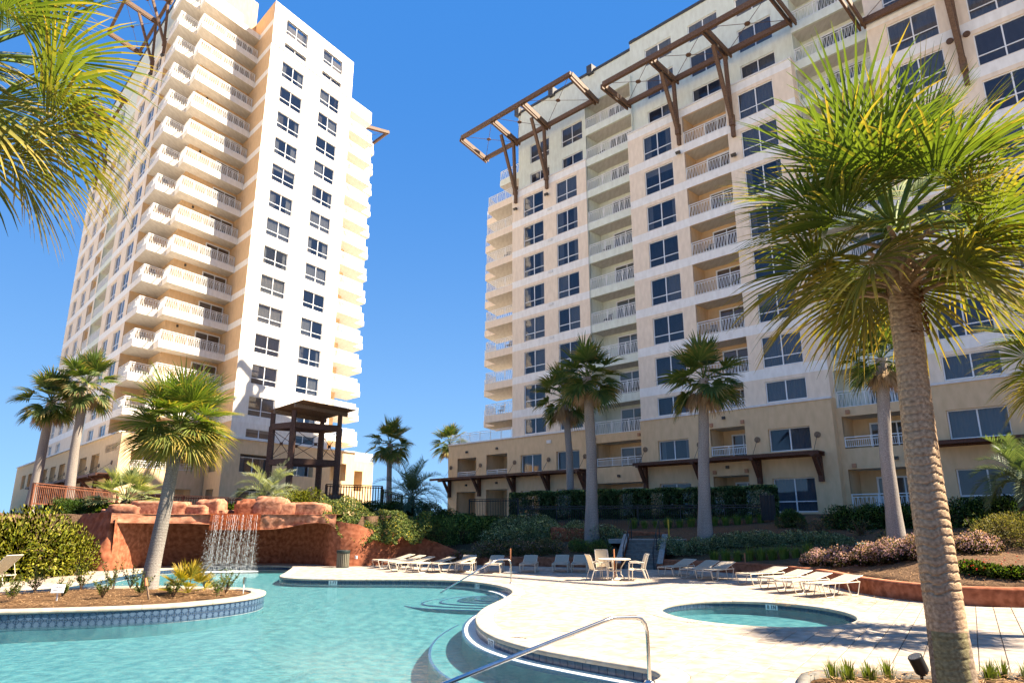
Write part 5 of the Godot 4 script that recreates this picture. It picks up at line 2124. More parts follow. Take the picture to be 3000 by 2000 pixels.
func boulder(s: Vector3, seed_: int, boxy := 0.55) -> Mesh:
	var b := MB.new()
	var P := []
	for i in 15:
		var la := -PI / 2 + PI * i / 14.0
		var row := PackedVector3Array()
		for j in 22:
			var lo := -TAU * j / 22.0
			var d := Vector3(cos(la) * cos(lo), sin(la), cos(la) * sin(lo))
			var q := Vector3(signf(d.x) * absf(d.x) ** boxy, signf(d.y) * absf(d.y) ** boxy, signf(d.z) * absf(d.z) ** boxy)
			var k := 1.0 + 0.20 * nz.get_noise_3d(d.x * 55 + seed_ * 31, d.y * 55, d.z * 55) + 0.16 * nz.get_noise_3d(d.x * 170 + seed_ * 17, d.y * 170, d.z * 170)
			row.append(Vector3(q.x * s.x, q.y * s.y, q.z * s.z) * 0.5 * k)
		P.append(row)
	b.grid(P, false, true)
	return b.mesh()


func build_rocks() -> void:
	var t := thing("rock_waterfall", "red artificial rock grotto with boulders on its lintel behind the pool", "rock wall", Vector3(-13, 0, -33.5))
	var back := Transform3D(Basis(), Vector3(13, 0, 33.5))
	var b := MB.new()
	rocky(b, spline(v2([-17.25, -30.75, -17.15, -31.6, -16.7, -33.6, -16.0, -35.0, -14, -36.1, -11.5, -36.25, -9.7, -35.4, -8.85, -34.2]), false, 6), [-0.1, -0.1], [2.2, 2.2], 14, 0.0, 0.10, 30)
	obj(t, "grotto_wall", b, M.redwall, back)
	b = MB.new()
	rocky(b, spline(v2([-26.0, -36.4, -24.3, -35.3, -22.0, -33.8, -20.0, -32.4, -18.6, -31.2, -17.75, -30.62, -17.3, -30.7, -17.15, -31.2]), false, 10), [-0.15, -0.15], [2.1, 2.3, 2.4, 2.45, 2.4, 2.3], 34, 0.45, 0.26, 34)
	obj(t, "side_wall", b, M.rock, back)
	# lintel: an uneven front that turns under into the ceiling
	var front := spline(v2([-17.5, -30.75, -15.6, -32.1, -13.6, -32.75, -12.2, -33.05, -10.8, -33.3, -9.4, -33.55, -8.4, -33.65]), false, 10)
	var low := [1.98, 1.97, 1.95, 1.95, 1.90, 1.76, 1.67, 1.66, 1.68, 1.76, 1.92, 1.98, 1.94, 1.72]
	b = MB.new()
	rocky(b, front, low, [2.38, 2.38], 10, 0.05, 0.22, 42)
	var P := [PackedVector3Array(), PackedVector3Array()]
	for i in front.size():
		var s := float(i) / (front.size() - 1)
		var y := sample(low, s)
		P[0].append(Vector3(front[i].x, y + 0.01, front[i].y + 0.05))
		P[1].append(Vector3(front[i].x + 0.2, y + 0.2, front[i].y - 3.4))
	b.grid(P, true)
	P = [PackedVector3Array(), PackedVector3Array()]
	for i in front.size():
		P[0].append(Vector3(front[i].x, 2.36, front[i].y + 0.02))
		P[1].append(Vector3(front[i].x + 0.2, 2.42, front[i].y - 3.6))
	b.grid(P)
	obj(t, "lintel", b, M.rock_pale, back)
	b = MB.new()
	rocky(b, spline(v2([-13.9, -32.42, -13.0, -32.66, -11.75, -32.95]), false, 12), [1.66, 1.66], [2.40, 2.40], 8, 0.05, 0.05, 60)
	obj(t, "wet_lip", b, M.rock_wet, back)
	var k := 0
	for d in [[375, 1493, 84, 26, 33.0], [450, 1489, 96, 34, 33.2], [522, 1492, 52, 34, 33.3], [575, 1497, 70, 28, 33.4], [618, 1490, 60, 44, 33.6], [665, 1504, 44, 12, 34.2], [690, 1500, 40, 12, 34.6], [735, 1494, 70, 44, 33.9], [793, 1490, 78, 54, 33.9], [843, 1497, 46, 36, 34.0], [905, 1497, 92, 36, 34.1], [640, 1513, 50, 14, 33.7], [330, 1502, 40, 16, 33.0]]:
		var c := dp(d[0], d[1], d[4] + 0.1)
		var m := float(d[4]) * 1.05 / 2000.0
		c.y = maxf(c.y - 0.04, 2.38 + d[3] * m * 0.22)
		obj(t, "boulder", boulder(Vector3(d[2] * m * 1.18, d[3] * m * 1.25, 1.0), k, 0.36 if k % 2 else 0.46), M.rock_pale if k != 7 else M.redwall, back * Transform3D(Basis(Vector3.UP, rnd(-0.25, 0.25)), c))
		k += 1
	# the plastered wall to the right of the grotto
	var w := thing("plaster_wall", "tall rough red plaster wall beside the grotto under the vine", "wall", Vector3(-6, 0, -34.5))
	b = MB.new()
	rocky(b, spline(v2([-9.3, -35.6, -8.95, -34.2, -8.6, -33.8, -8.1, -33.62, -7.3, -33.8, -6.5, -34.5, -4.5, -35.65, -3.4, -35.5, -2.5, -35.1]), false, 7), [-0.1, -0.1], [2.1, 2.1, 2.05, 1.9, 1.5, 1.0, 0.5], 12, 0.12, 0.10, 28)
	obj(w, "face", b, M.redwall, Transform3D(Basis(), Vector3(6, 0, 34.5)))
	# falling water
	rng.seed = 404
	var f := thing("waterfall", "thin curtain of falling water spilling from the orange rock lip", "waterfall", Vector3(-12.8, 0, -32.5))
	for i in 21:
		var s := (i + rnd(0.0, 1.0)) / 21.0
		var p := Vector3(lerpf(-1.0, 0.95, s), 2.34, lerpf(0.02, -0.5, s) + 0.12)
		var pts := []
		var rad := []
		var n := 60
		var thick := rnd(0.004, 0.011)
		for j in n + 1:
			var y := lerpf(2.34, WATER, float(j) / n)
			var fall := clampf((2.34 - y) / 2.4, 0, 1)
			pts.append(Vector3(p.x + 0.010 * sin(j * 0.9 + i * 2.1) + 0.03 * nz.get_noise_2d(i * 90.0, y * 60.0) + rnd(-0.009, 0.009), y, p.z + 0.24 * fall + rnd(-0.02, 0.02)))
			rad.append(thick * rnd(0.25, 1.35) * (1.0 - 0.35 * fall))
		b = MB.new()
		b.tube(pts, rad, 5, false)
		obj(f, "stream", b, M.foam)
	b = MB.new()
	for i in 2600:
		var fall := rng.randf() ** 0.6
		var s := rng.randf()
		var p := Vector3(lerpf(-1.1, 1.1, s) + rng.randfn() * 0.05 * (1 + fall), lerpf(1.7, WATER, fall), lerpf(0.1, -0.45, s) + 0.3 + rng.randfn() * 0.1)
		var r := rnd(0.003, 0.009)
		var x := Vector3(r, 0, 0)
		var z := Vector3(0, 0, r)
		var y := Vector3(0, r * rnd(1.0, 3.0), 0)
		for g in [[x, z], [z, -x], [-x, -z], [-z, x]]:
			b.flat(p + g[0], p + y, p + g[1])
			b.flat(p + g[1], p - y, p + g[0])
	for i in 800:
		var a := rnd(0, TAU)
		var q := sqrt(rng.randf())
		var p := Vector3(cos(a) * q * 1.15, WATER + 0.005 + rng.randf() * 0.05 * (1 - q), sin(a) * q * 0.28 + 0.1)
		p.x += 0.1
		p.z -= p.x * 0.25 - 0.05
		var r := rnd(0.012, 0.045)
		b.flat(p + Vector3(-r, 0, r), p + Vector3(r, 0, r), p + Vector3(0, r * 0.8, 0))
		b.flat(p + Vector3(r, 0, r), p + Vector3(0, 0, -r), p + Vector3(0, r * 0.8, 0))
		b.flat(p + Vector3(0, 0, -r), p + Vector3(-r, 0, r), p + Vector3(0, r * 0.8, 0))
	stuff(obj(f, "spray", b, M.foam))


# a low wall along the edge of the deck
func low_wall(called: String, label: String, line: PackedVector2Array, h0: float, h1: float, thick: float, capm: Material) -> void:
	var pts := even(line, 0.3, false)
	var t := thing(called, label, "retaining wall", Vector3(pts[0].x, 0, pts[0].y))
	var k := pts.size()
	var rows := []
	for r in 6:
		rows.append(PackedVector3Array())
	for i in k:
		var d := (pts[mini(i + 1, k - 1)] - pts[maxi(i - 1, 0)]).normalized()
		var o := Vector2(d.y, -d.x)
		var h := lerpf(h0, h1, float(i) / (k - 1))
		var wob := 0.02 * nz.get_noise_2d(pts[i].x * 40, pts[i].y * 40)
		var prof := [[-0.02, -0.2], [0.0, h - 0.07], [0.03, h - 0.02], [0.09, h], [thick - 0.05, h], [thick, -0.2]]
		for r in 6:
			var q: Vector2 = pts[i] + o * (float(prof[r][0]) + wob) - pts[0]
			rows[r].append(Vector3(q.x, prof[r][1], q.y))
	var b := MB.new()
	b.grid([rows[0], rows[1], rows[2], rows[3]])
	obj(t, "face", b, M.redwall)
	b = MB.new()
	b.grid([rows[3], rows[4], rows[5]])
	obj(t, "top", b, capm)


func edge_part(x0: float, x1: float) -> PackedVector2Array:
	var out := PackedVector2Array()
	for p in EDGE:
		if p.x >= x0 and p.x <= x1 and p.y < -10:
			out.append(p)
	return out


func build_walls() -> void:
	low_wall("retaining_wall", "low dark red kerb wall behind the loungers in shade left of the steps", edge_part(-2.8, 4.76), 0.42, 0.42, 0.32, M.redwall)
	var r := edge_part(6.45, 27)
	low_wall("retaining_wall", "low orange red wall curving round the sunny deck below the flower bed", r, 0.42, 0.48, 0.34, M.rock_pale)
	low_wall("retaining_wall", "dark red upper wall above the steps in front of the hedge", PackedVector2Array([Vector2(2.0, -36.6), Vector2(5.2, -36.3), Vector2(8.0, -35.8), Vector2(11.4, -34.4), Vector2(14.9, -32.6)]), 1.78, 1.15, 0.35, M.redwall)
	# concrete steps
	var t := thing("stone_steps", "flight of eight grey concrete steps between pale sloping kerbs", "steps", STAIR.origin)
	t.transform = STAIR
	for i in 8:
		var b := MB.new()
		b.slab(Vector3(0.9, 0.075 + 0.15 * i, -0.15 - 0.29 * i), Vector3(1.5, 0.15, 0.34), 0.012)
		b.box(Vector3(0.9, 0.03 + 0.075 * i, -0.2 - 0.29 * i), Vector3(1.48, 0.15 * i + 0.02, 0.2))
		obj(t, "step", b, M.concrete)
		b = MB.new()
		b.box(Vector3(0.9, 0.152 + 0.15 * i, 0.0 - 0.29 * i), Vector3(1.5, 0.006, 0.045))
		obj(t, "nosing", b, M.concrete_pale)
	for x in [-0.02, 1.82]:
		var b := MB.new()
		b.beam(Vector3(x, 0.08, 0.2), Vector3(x, 1.28, -2.35), 0.24, 0.3)
		obj(t, "kerb", b, M.redwall)
		b = MB.new()
		b.beam(Vector3(x, 0.245, 0.2), Vector3(x, 1.445, -2.35), 0.25, 0.05)
		obj(t, "kerb_top", b, M.concrete_pale)
	var lb := MB.new()
	lb.slab(Vector3(0.9, 1.12, -3.0), Vector3(3.6, 0.2, 1.4), 0.01)
	obj(t, "landing", lb, M.concrete_pale)
	for x in [0.22, 1.55]:
		var q := thing("stair_handrail", "black iron handrail with newel on the flight of steps, %s" % ("table side" if x < 1 else "lounger side"), "handrail", STAIR * Vector3(x, 0, 0))
		q.transform = STAIR * Transform3D(Basis(), Vector3(x, 0, 0))
		var b := MB.new()
		b.tube([Vector3(0, 0.75, 0.08), Vector3(0, 0.86, 0.0), Vector3(0, 1.0, -0.1), Vector3(0, 2.1, -2.25), Vector3(0, 2.1, -2.45)], 0.022, 6)
		obj(q, "rail", b, M.iron)
		for z in [0.05, -1.2, -2.4]:
			b = MB.new()
			var y := 0.15 * clampf(-z / 0.29, 0, 8)
			b.box(Vector3(0, y + 0.45, z), Vector3(0.04, 0.95, 0.04))
			if z > 0:
				b.box(Vector3(0, 0.62, z + 0.05), Vector3(0.05, 0.24, 0.09))
			obj(q, "post", b, M.iron)
	var yp := MB.new()
	yp.rod(Vector3.ZERO, Vector3(0, 0.95, 0), 0.035, 8)
	yp.lathe([Vector2(0.036, 0.95), Vector2(0.03, 0.98), Vector2(0.001, 1.0)], Vector3.ZERO, 8)
	var yo := obj(self, "marker_post", yp, M.yellow, Transform3D(Basis(), STAIR * Vector3(1.98, 1.15, -2.6)))
	tag(yo, "thin yellow post at the top of the steps", "post")


func picket_fence(called: String, label: String, a: Vector3, c: Vector3, h: float, gap: float, pw: float, m: Material, posts: float, cap: float, category := "railing") -> void:
	var d := c - a
	var l := Vector2(d.x, d.z).length()
	var t := thing(called, label, category, a, -atan2(d.z, d.x))
	var rise := d.y
	var sl := func(x: float) -> float: return rise * x / l
	var b := MB.new()
	b.beam(Vector3(0, h, 0), Vector3(l, h + rise, 0), cap, 0.045)
	obj(t, "top_rail", b, m)
	b = MB.new()
	b.beam(Vector3(0, h - 0.12, 0), Vector3(l, h - 0.12 + rise, 0), 0.04, 0.06)
	b.beam(Vector3(0, 0.12, 0), Vector3(l, 0.12 + rise, 0), 0.04, 0.06)
	obj(t, "rails", b, m)
	b = MB.new()
	var k := int(l / gap)
	for i in k:
		var x := (i + 0.5) * l / k
		b.box(Vector3(x, sl.call(x) + (h - 0.05) * 0.5 + 0.03, 0.02), Vector3(pw, h - 0.12, 0.03))
	obj(t, "pickets", b, m)
	var n := maxi(1, int(l / posts))
	for i in n + 1:
		var x := l * i / n
		b = MB.new()
		b.box(Vector3(x, sl.call(x) + h * 0.5 - 0.15, 0), Vector3(0.1 if pw > 0.02 else 0.06, h + 0.25, 0.1 if pw > 0.02 else 0.06))
		obj(t, "post", b, m)


func build_fences() -> void:
	var y := 2.62
	var a := dp(99, 1415, 34.0)
	var c := dp(346, 1439, 41.5)
	picket_fence("wood_railing", "redwood railing above the bright yellow green bush", Vector3(a.x, a.y - 1.08, a.z), Vector3(c.x, c.y - 1.08, c.z), 1.08, 0.145, 0.042, M.redwood, 2.4, 0.16)
	a = dp(405, 1446, 42.0)
	c = dp(800, 1463, 42.5)
	picket_fence("wood_railing", "redwood railing running behind the boulders and grotto", Vector3(a.x, a.y - 1.1, a.z), Vector3(c.x, c.y - 1.1, c.z), 1.1, 0.145, 0.042, M.redwood, 2.4, 0.16)
	a = dp(955, 1418, 44.0)
	c = dp(1120, 1424, 45.5)
	picket_fence("wood_railing", "dark brown picket railing beside the stone pier of the pavilion", Vector3(a.x, a.y - 1.7, a.z), Vector3(c.x, c.y - 1.7, c.z), 1.7, 0.17, 0.06, M.darkwood, 2.0, 0.3)
	c = dp(1122, 1424, 45.5)
	a = dp(1178, 1440, 45.0)
	picket_fence("wood_railing", "short dark wooden screen behind the green feather palm", Vector3(c.x, c.y - 1.9, c.z), Vector3(a.x, a.y - 1.9, a.z), 1.7, 0.12, 0.075, M.darkwood, 1.4, 0.12)
	a = dp(1375, 1462, 45.0)
	c = dp(1518, 1460, 43.0)
	picket_fence("iron_fence", "black iron fence standing open against the tan wall beside the hedge", Vector3(a.x, a.y - 1.25, a.z), Vector3(c.x, c.y - 1.25, c.z), 1.25, 0.12, 0.018, M.iron, 2.2, 0.04, "fence")
	a = dp(1518, 1484, 41.5)
	c = dp(2255, 1478, 37.5)
	picket_fence("iron_fence", "long black iron fence along the front of the clipped hedge", Vector3(a.x, a.y - 1.3, a.z), Vector3(c.x, c.y - 1.3, c.z), 1.3, 0.12, 0.018, M.iron, 2.2, 0.04, "fence")
	var gt := MB.new()
	gt.box(Vector3(0, 0.65, 0), Vector3(0.9, 1.3, 0.05))
	for i in 5:
		gt.box(Vector3(-0.4 + 0.2 * i, 0.68, 0.03), Vector3(0.035, 1.35, 0.03))
	var g := dp(2252, 1500, 37.3)
	var go := obj(self, "iron_gate", gt, M.iron, Transform3D(Basis(Vector3.UP, 0.3), Vector3(g.x, hgt(g.x, g.z) + 0.1, g.z)))
	tag(go, "black iron gate panel at the end of the hedge by the tan wall", "gate")
	build_pavilion()


func build_pavilion() -> void:
	var c := dp(885, 1400, 47.0)
	var g := 2.4
	var t := thing("wood_pavilion", "tall dark timber pavilion with slatted roof and cross bracing before the white tower", "pavilion", Vector3(c.x, g, c.z))
	var pl := dp(790, 1300, 47.0)
	var pr := dp(978, 1300, 47.0)
	var w := (pr.x - pl.x) * 0.5
	var cs := [Vector3(-w, 0, 0.4), Vector3(-0.18 * w, 0, 1.55), Vector3(w, 0, -0.4), Vector3(0.30 * w, 0, -1.55)]
	var lowb: float = dp(865, 1352, 46).y - g
	var midb: float = dp(865, 1247, 46).y - g
	var topb: float = dp(865, 1205, 46).y - g
	for i in 4:
		var p: Vector3 = cs[i]
		var b := MB.new()
		b.box(p + Vector3(0, midb * 0.5, 0), Vector3(0.34, midb, 0.34))
		b.box(p + Vector3(0, (midb + topb) * 0.5, 0), Vector3(0.26, topb - midb, 0.26))
		obj(t, "post", b, M.darkwood)
		var q: Vector3 = cs[(i + 1) % 4]
		for y in [lowb, midb]:
			b = MB.new()
			b.beam(p + Vector3(0, y, 0), q + Vector3(0, y, 0), 0.24, 0.38)
			obj(t, "beam", b, M.darkwood)
		b = MB.new()
		b.rod(p + Vector3(0, lowb + 0.2, 0), q + Vector3(0, midb - 0.2, 0), 0.022, 5)
		b.rod(q + Vector3(0, lowb + 0.2, 0), p + Vector3(0, midb - 0.2, 0), 0.022, 5)
		b.box((p + q) * 0.5 + Vector3(0, (lowb + midb) * 0.5, 0), Vector3(0.2, 0.2, 0.06))
		obj(t, "brace", b, M.darkwood)
		if i == 2 or i == 0:
			b = MB.new()
			var yb := 0.0
			for r in 7:
				b.box(p + Vector3(0, 0.1 + 0.2 * r, 0), Vector3(0.85 + 0.06 * (r % 2), 0.18, 0.85 + 0.06 * ((r + 1) % 2)))
			obj(t, "stone_pier", b, M.stone)
	# roof deck of boards on two beams, slightly tilted
	var L := dp(780, 1206, 47.0) - t.position
	var F := dp(889, 1172, 44.2) - t.position
	var R := dp(1043, 1203, 47.0) - t.position
	var B := L + R - F
	var n := 17
	for i in n:
		var u0 := float(i) / n
		var u1 := (i + 0.86) / n
		var b := MB.new()
		var a0 := L.lerp(B, u0)
		var a1 := L.lerp(B, u1)
		var e0 := F.lerp(R, u0)
		var e1 := F.lerp(R, u1)
		var up := Vector3(0, 0.05, 0)
		b.q(a0, a1, e1, e0)
		b.q(e0 + up, e1 + up, a1 + up, a0 + up)
		b.q(e0, e1, e1 + up, e0 + up)
		b.q(a1, a0, a0 + up, a1 + up)
		b.q(a0, e0, e0 + up, a0 + up)
		b.q(e1, a1, a1 + up, e1 + up)
		obj(t, "roof_board", b, M.greywood)
	for s in [0.22, 0.78]:
		var b := MB.new()
		b.beam(L.lerp(F, s) + Vector3(0, -0.14, 0), B.lerp(R, s) + Vector3(0, -0.14, 0), 0.2, 0.26)
		obj(t, "roof_beam", b, M.greywood)


# ---------------------------------------------------------------- planting
func build_planting() -> void:
	rng.seed = 501
	var K := {}
	K.yellow = bush_mesh(1.2, 1.5, 1.2, 6500, 0.10, 0.045, [Color(0.25, 0.27, 0.025), Color(0.36, 0.35, 0.035), Color(0.15, 0.19, 0.025), Color(0.42, 0.38, 0.07)], 7)
	K.round = bush_mesh(1.2, 1.2, 1.0, 6000, 0.085, 0.035, [Color(0.24, 0.26, 0.02), Color(0.13, 0.17, 0.02), Color(0.33, 0.31, 0.03)], 5)
	K.dark = bush_mesh(1.1, 1.1, 1.0, 5200, 0.09, 0.045, [Color(0.094, 0.179, 0.045), Color(0.140, 0.235, 0.060), Color(0.066, 0.122, 0.034)], 5)
	K.green = bush_mesh(1.1, 1.3, 1.0, 5600, 0.085, 0.036, [Color(0.164, 0.280, 0.073), Color(0.232, 0.367, 0.107), Color(0.107, 0.193, 0.054)], 6)
	K.pale = bush_mesh(1.1, 0.9, 1.0, 6200, 0.075, 0.032, [Color(0.454, 0.551, 0.341), Color(0.713, 0.810, 0.583), Color(0.211, 0.308, 0.130), Color(0.145, 0.227, 0.089)], 5)
	K.pink = bush_mesh(1.1, 0.8, 0.9, 5600, 0.06, 0.03, [Color(0.084, 0.102, 0.036), Color(0.168, 0.156, 0.048), Color(0.120, 0.090, 0.042), Color(0.240, 0.216, 0.060)], 5, 0.0, 2600, Color(0.60, 0.36, 0.37), 0.055)
	K.brown = bush_mesh(1.1, 0.75, 0.9, 5600, 0.055, 0.028, [Color(0.162, 0.180, 0.072), Color(0.306, 0.226, 0.126), Color(0.216, 0.252, 0.090)], 5, 0.0, 260, Color(0.50, 0.32, 0.34), 0.05)
	K.gold = bush_mesh(1.1, 0.9, 1.0, 5600, 0.06, 0.03, [Color(0.26, 0.23, 0.07), Color(0.34, 0.29, 0.10), Color(0.15, 0.15, 0.05)], 5)
	K.broad = bush_mesh(1.0, 0.75, 0.9, 1500, 0.20, 0.10, [Color(0.055, 0.11, 0.02), Color(0.09, 0.15, 0.025), Color(0.14, 0.18, 0.03)], 4)
	K.sparse = bush_mesh(0.5, 0.7, 0.5, 420, 0.07, 0.03, [Color(0.104, 0.143, 0.052), Color(0.156, 0.182, 0.078)], 4)
	K.hedge = hedge_mesh(2.6, 1.25, 1.0, 15000, [Color(0.122, 0.227, 0.070), Color(0.193, 0.315, 0.122), Color(0.333, 0.455, 0.245), Color(0.079, 0.149, 0.049)])
	var n := 0
	# [kind, pixel column, pixel row, distance, sx, sy, sz, name, label, group]
	for d in [
		["yellow", 55, 1640, 26.2, 1.35, 1.75, 1.3, "bright_shrub", "tallest bright yellow green bush beside the sloping rock wall", ""],
		["yellow", 185, 1640, 28.2, 0.95, 1.35, 0.95, "bright_shrub", "yellow green bush leaning against the sunlit rock wall", ""],
		["yellow", -60, 1640, 25.5, 1.3, 1.7, 1.2, "bright_shrub", "yellow green bush behind the tan lounge chair back", ""],
		["round", 888, 1470, 36.5, 1.15, 1.05, 1.1, "round_shrub", "rounded golden green shrub on top of the grotto", ""],
		["dark", 190, 1450, 36.0, 0.9, 0.75, 0.9, "dark_shrub", "glossy dark shrub at the foot of the redwood railing", "shrubs along the redwood railing"],
		["dark", 240, 1450, 37.0, 0.9, 0.75, 0.9, "dark_shrub", "glossy dark shrub at the foot of the redwood railing", "shrubs along the redwood railing"],
		["dark", 295, 1452, 38.0, 0.9, 0.7, 0.9, "dark_shrub", "glossy dark shrub at the foot of the redwood railing", "shrubs along the redwood railing"],
		["broad", 345, 1470, 36.0, 1.1, 0.8, 1.0, "leafy_plant", "low broad leaved plant between the boulders and the pale fan palm", "broad leaved plants above the grotto"],
		["broad", 410, 1470, 37.0, 1.1, 0.9, 1.0, "leafy_plant", "low broad leaved plant between the boulders and the pale fan palm", "broad leaved plants above the grotto"],
		["broad", 690, 1480, 36.3, 1.1, 0.7, 0.9, "leafy_plant", "low broad leaved plant behind the boulders under the silvery palm", "broad leaved plants behind the boulders"],
		["broad", 745, 1475, 36.6, 1.1, 0.8, 0.9, "leafy_plant", "low broad leaved plant behind the boulders under the silvery palm", "broad leaved plants behind the boulders"],
		["broad", 850, 1480, 35.6, 1.0, 0.75, 0.8, "leafy_plant", "low broad leaved plant in front of the rounded golden shrub", "broad leaved plants before the golden shrub"],
		["broad", 925, 1480, 35.6, 1.0, 0.75, 0.8, "leafy_plant", "low broad leaved plant in front of the rounded golden shrub", "broad leaved plants before the golden shrub"],
		["dark", 1090, 1480, 41.5, 1.3, 0.75, 1.0, "hedge_shrub", "dark hedge shrub in the row behind the flowering vine", "dark hedge behind the vine"],
		["dark", 1160, 1480, 41.5, 1.3, 0.75, 1.0, "hedge_shrub", "dark hedge shrub in the row behind the flowering vine", "dark hedge behind the vine"],
		["dark", 1230, 1480, 41.5, 1.3, 0.8, 1.0, "hedge_shrub", "dark hedge shrub in the row behind the flowering vine", "dark hedge behind the vine"],
		["dark", 1300, 1480, 42.0, 1.3, 0.8, 1.0, "hedge_shrub", "dark hedge shrub in the row behind the flowering vine", "dark hedge behind the vine"],
		["dark", 1370, 1480, 42.0, 1.3, 0.8, 1.0, "hedge_shrub", "dark hedge shrub in the row behind the flowering vine", "dark hedge behind the vine"],
		["dark", 1440, 1490, 41.5, 1.2, 0.7, 1.0, "hedge_shrub", "dark hedge shrub in the row behind the flowering vine", "dark hedge behind the vine"],
		["green", 1285, 1600, 36.6, 1.1, 1.15, 1.0, "green_shrub", "tall green shrub at the end of the plaster wall above the loungers", ""],
		["green", 1345, 1560, 38.0, 1.15, 1.2, 1.0, "green_shrub", "dense green shrub uphill of the pink flowered mounds", "green shrubs on the shaded slope"],
		["green", 1405, 1540, 39.0, 1.1, 1.0, 1.0, "green_shrub", "dense green shrub uphill of the pink flowered mounds", "green shrubs on the shaded slope"],
		["pale", 1465, 1590, 37.0, 1.2, 1.05, 1.0, "variegated_shrub", "pale variegated mound on the shaded slope left of the steps", "variegated mounds left of the steps"],
		["pale", 1540, 1590, 37.4, 1.25, 1.1, 1.0, "variegated_shrub", "pale variegated mound on the shaded slope left of the steps", "variegated mounds left of the steps"],
		["pale", 1615, 1590, 37.4, 1.2, 1.1, 1.0, "variegated_shrub", "pale variegated mound on the shaded slope left of the steps", "variegated mounds left of the steps"],
		["pale", 1685, 1590, 37.2, 1.1, 1.05, 1.0, "variegated_shrub", "pale variegated mound on the shaded slope left of the steps", "variegated mounds left of the steps"],
		["pale", 1500, 1570, 39.4, 1.2, 0.95, 1.0, "variegated_shrub", "pale variegated mound on the shaded slope left of the steps", "variegated mounds left of the steps"],
		["pale", 1590, 1565, 39.4, 1.2, 0.95, 1.0, "variegated_shrub", "pale variegated mound on the shaded slope left of the steps", "variegated mounds left of the steps"],
		["pale", 1785, 1580, 36.0, 0.95, 0.95, 0.9, "variegated_shrub", "pale variegated mound beside the tallest palm's trunk", ""],
		["green", 1700, 1640, 34.6, 0.6, 0.45, 0.6, "green_shrub", "small green mound at the foot of the tallest palm", "small green mounds below the tallest palm"],
		["green", 1755, 1635, 34.0, 0.65, 0.5, 0.6, "green_shrub", "small green mound at the foot of the tallest palm", "small green mounds below the tallest palm"],
		["brown", 1355, 1635, 35.4, 1.15, 0.95, 0.9, "hawthorn_shrub", "brownish mound with sparse pink blossom behind the shaded loungers", "shaded blossom mounds"],
		["brown", 1440, 1640, 35.2, 1.2, 1.0, 0.9, "hawthorn_shrub", "brownish mound with sparse pink blossom behind the shaded loungers", "shaded blossom mounds"],
		["brown", 1525, 1640, 35.0, 1.2, 0.95, 0.9, "hawthorn_shrub", "brownish mound with sparse pink blossom behind the shaded loungers", "shaded blossom mounds"],
		["brown", 1605, 1640, 34.8, 1.15, 0.95, 0.9, "hawthorn_shrub", "brownish mound with sparse pink blossom behind the shaded loungers", "shaded blossom mounds"],
		["pale", 1985, 1620, 32.6, 0.8, 0.85, 0.8, "variegated_shrub", "pale variegated shrub right beside the steps", ""],
		["pale", 2045, 1620, 32.2, 0.75, 0.8, 0.8, "variegated_shrub", "pale variegated shrub in the line right of the steps", "variegated line right of the steps"],
		["pale", 2110, 1610, 32.2, 0.9, 0.75, 0.8, "variegated_shrub", "pale variegated shrub in the line right of the steps", "variegated line right of the steps"],
		["pale", 2180, 1605, 32.0, 0.9, 0.7, 0.8, "variegated_shrub", "pale variegated shrub in the line right of the steps", "variegated line right of the steps"],
		["pale", 2250, 1605, 31.5, 0.9, 0.7, 0.8, "variegated_shrub", "pale variegated shrub in the line right of the steps", "variegated line right of the steps"],
		["pale", 2320, 1605, 30.8, 0.9, 0.7, 0.8, "variegated_shrub", "pale variegated shrub in the line right of the steps", "variegated line right of the steps"],
		["pale", 2390, 1605, 30.0, 0.85, 0.65, 0.8, "variegated_shrub", "pale variegated shrub in the line right of the steps", "variegated line right of the steps"],
		["pale", 2455, 1610, 29.0, 0.8, 0.6, 0.8, "variegated_shrub", "pale variegated shrub in the line right of the steps", "variegated line right of the steps"],
		["pink", 2405, 1680, 26.4, 0.75, 0.75, 0.75, "hawthorn_shrub", "sunlit mound covered in pink blossom behind the orange red wall", "pink blossom mounds in the sun"],
		["pink", 2475, 1685, 25.3, 0.8, 0.85, 0.8, "hawthorn_shrub", "sunlit mound covered in pink blossom behind the orange red wall", "pink blossom mounds in the sun"],
		["pink", 2550, 1690, 24.2, 0.8, 0.9, 0.8, "hawthorn_shrub", "sunlit mound covered in pink blossom behind the orange red wall", "pink blossom mounds in the sun"],
		["pink", 2625, 1695, 23.2, 0.8, 0.95, 0.8, "hawthorn_shrub", "sunlit mound covered in pink blossom behind the orange red wall", "pink blossom mounds in the sun"],
		["pink", 2700, 1700, 22.4, 0.8, 0.95, 0.8, "hawthorn_shrub", "sunlit mound covered in pink blossom behind the orange red wall", "pink blossom mounds in the sun"],
		["pink", 2880, 1700, 21.6, 0.8, 0.85, 0.8, "hawthorn_shrub", "sunlit mound covered in pink blossom behind the orange red wall", "pink blossom mounds in the sun"],
		["gold", 2960, 1690, 22.2, 0.8, 0.85, 0.8, "golden_shrub", "golden leaved mound behind the red flowers", "golden mounds"],
		["gold", 3040, 1690, 21.6, 0.8, 0.9, 0.8, "golden_shrub", "golden leaved mound behind the red flowers", "golden mounds"],
		["broad", 2860, 1715, 19.4, 0.42, 0.42, 0.4, "bedding_plant", "low green bedding plant with red flowers along the wall top", "red flowered bedding"],
		["broad", 2920, 1715, 19.1, 0.42, 0.42, 0.4, "bedding_plant", "low green bedding plant with red flowers along the wall top", "red flowered bedding"],
		["broad", 2980, 1715, 18.9, 0.42, 0.42, 0.4, "bedding_plant", "low green bedding plant with red flowers along the wall top", "red flowered bedding"],
		["dark", 2320, 1500, 35.0, 0.75, 0.8, 0.7, "hedge_shrub", "rounded dark shrub below the ground floor window of the wide bay", ""],
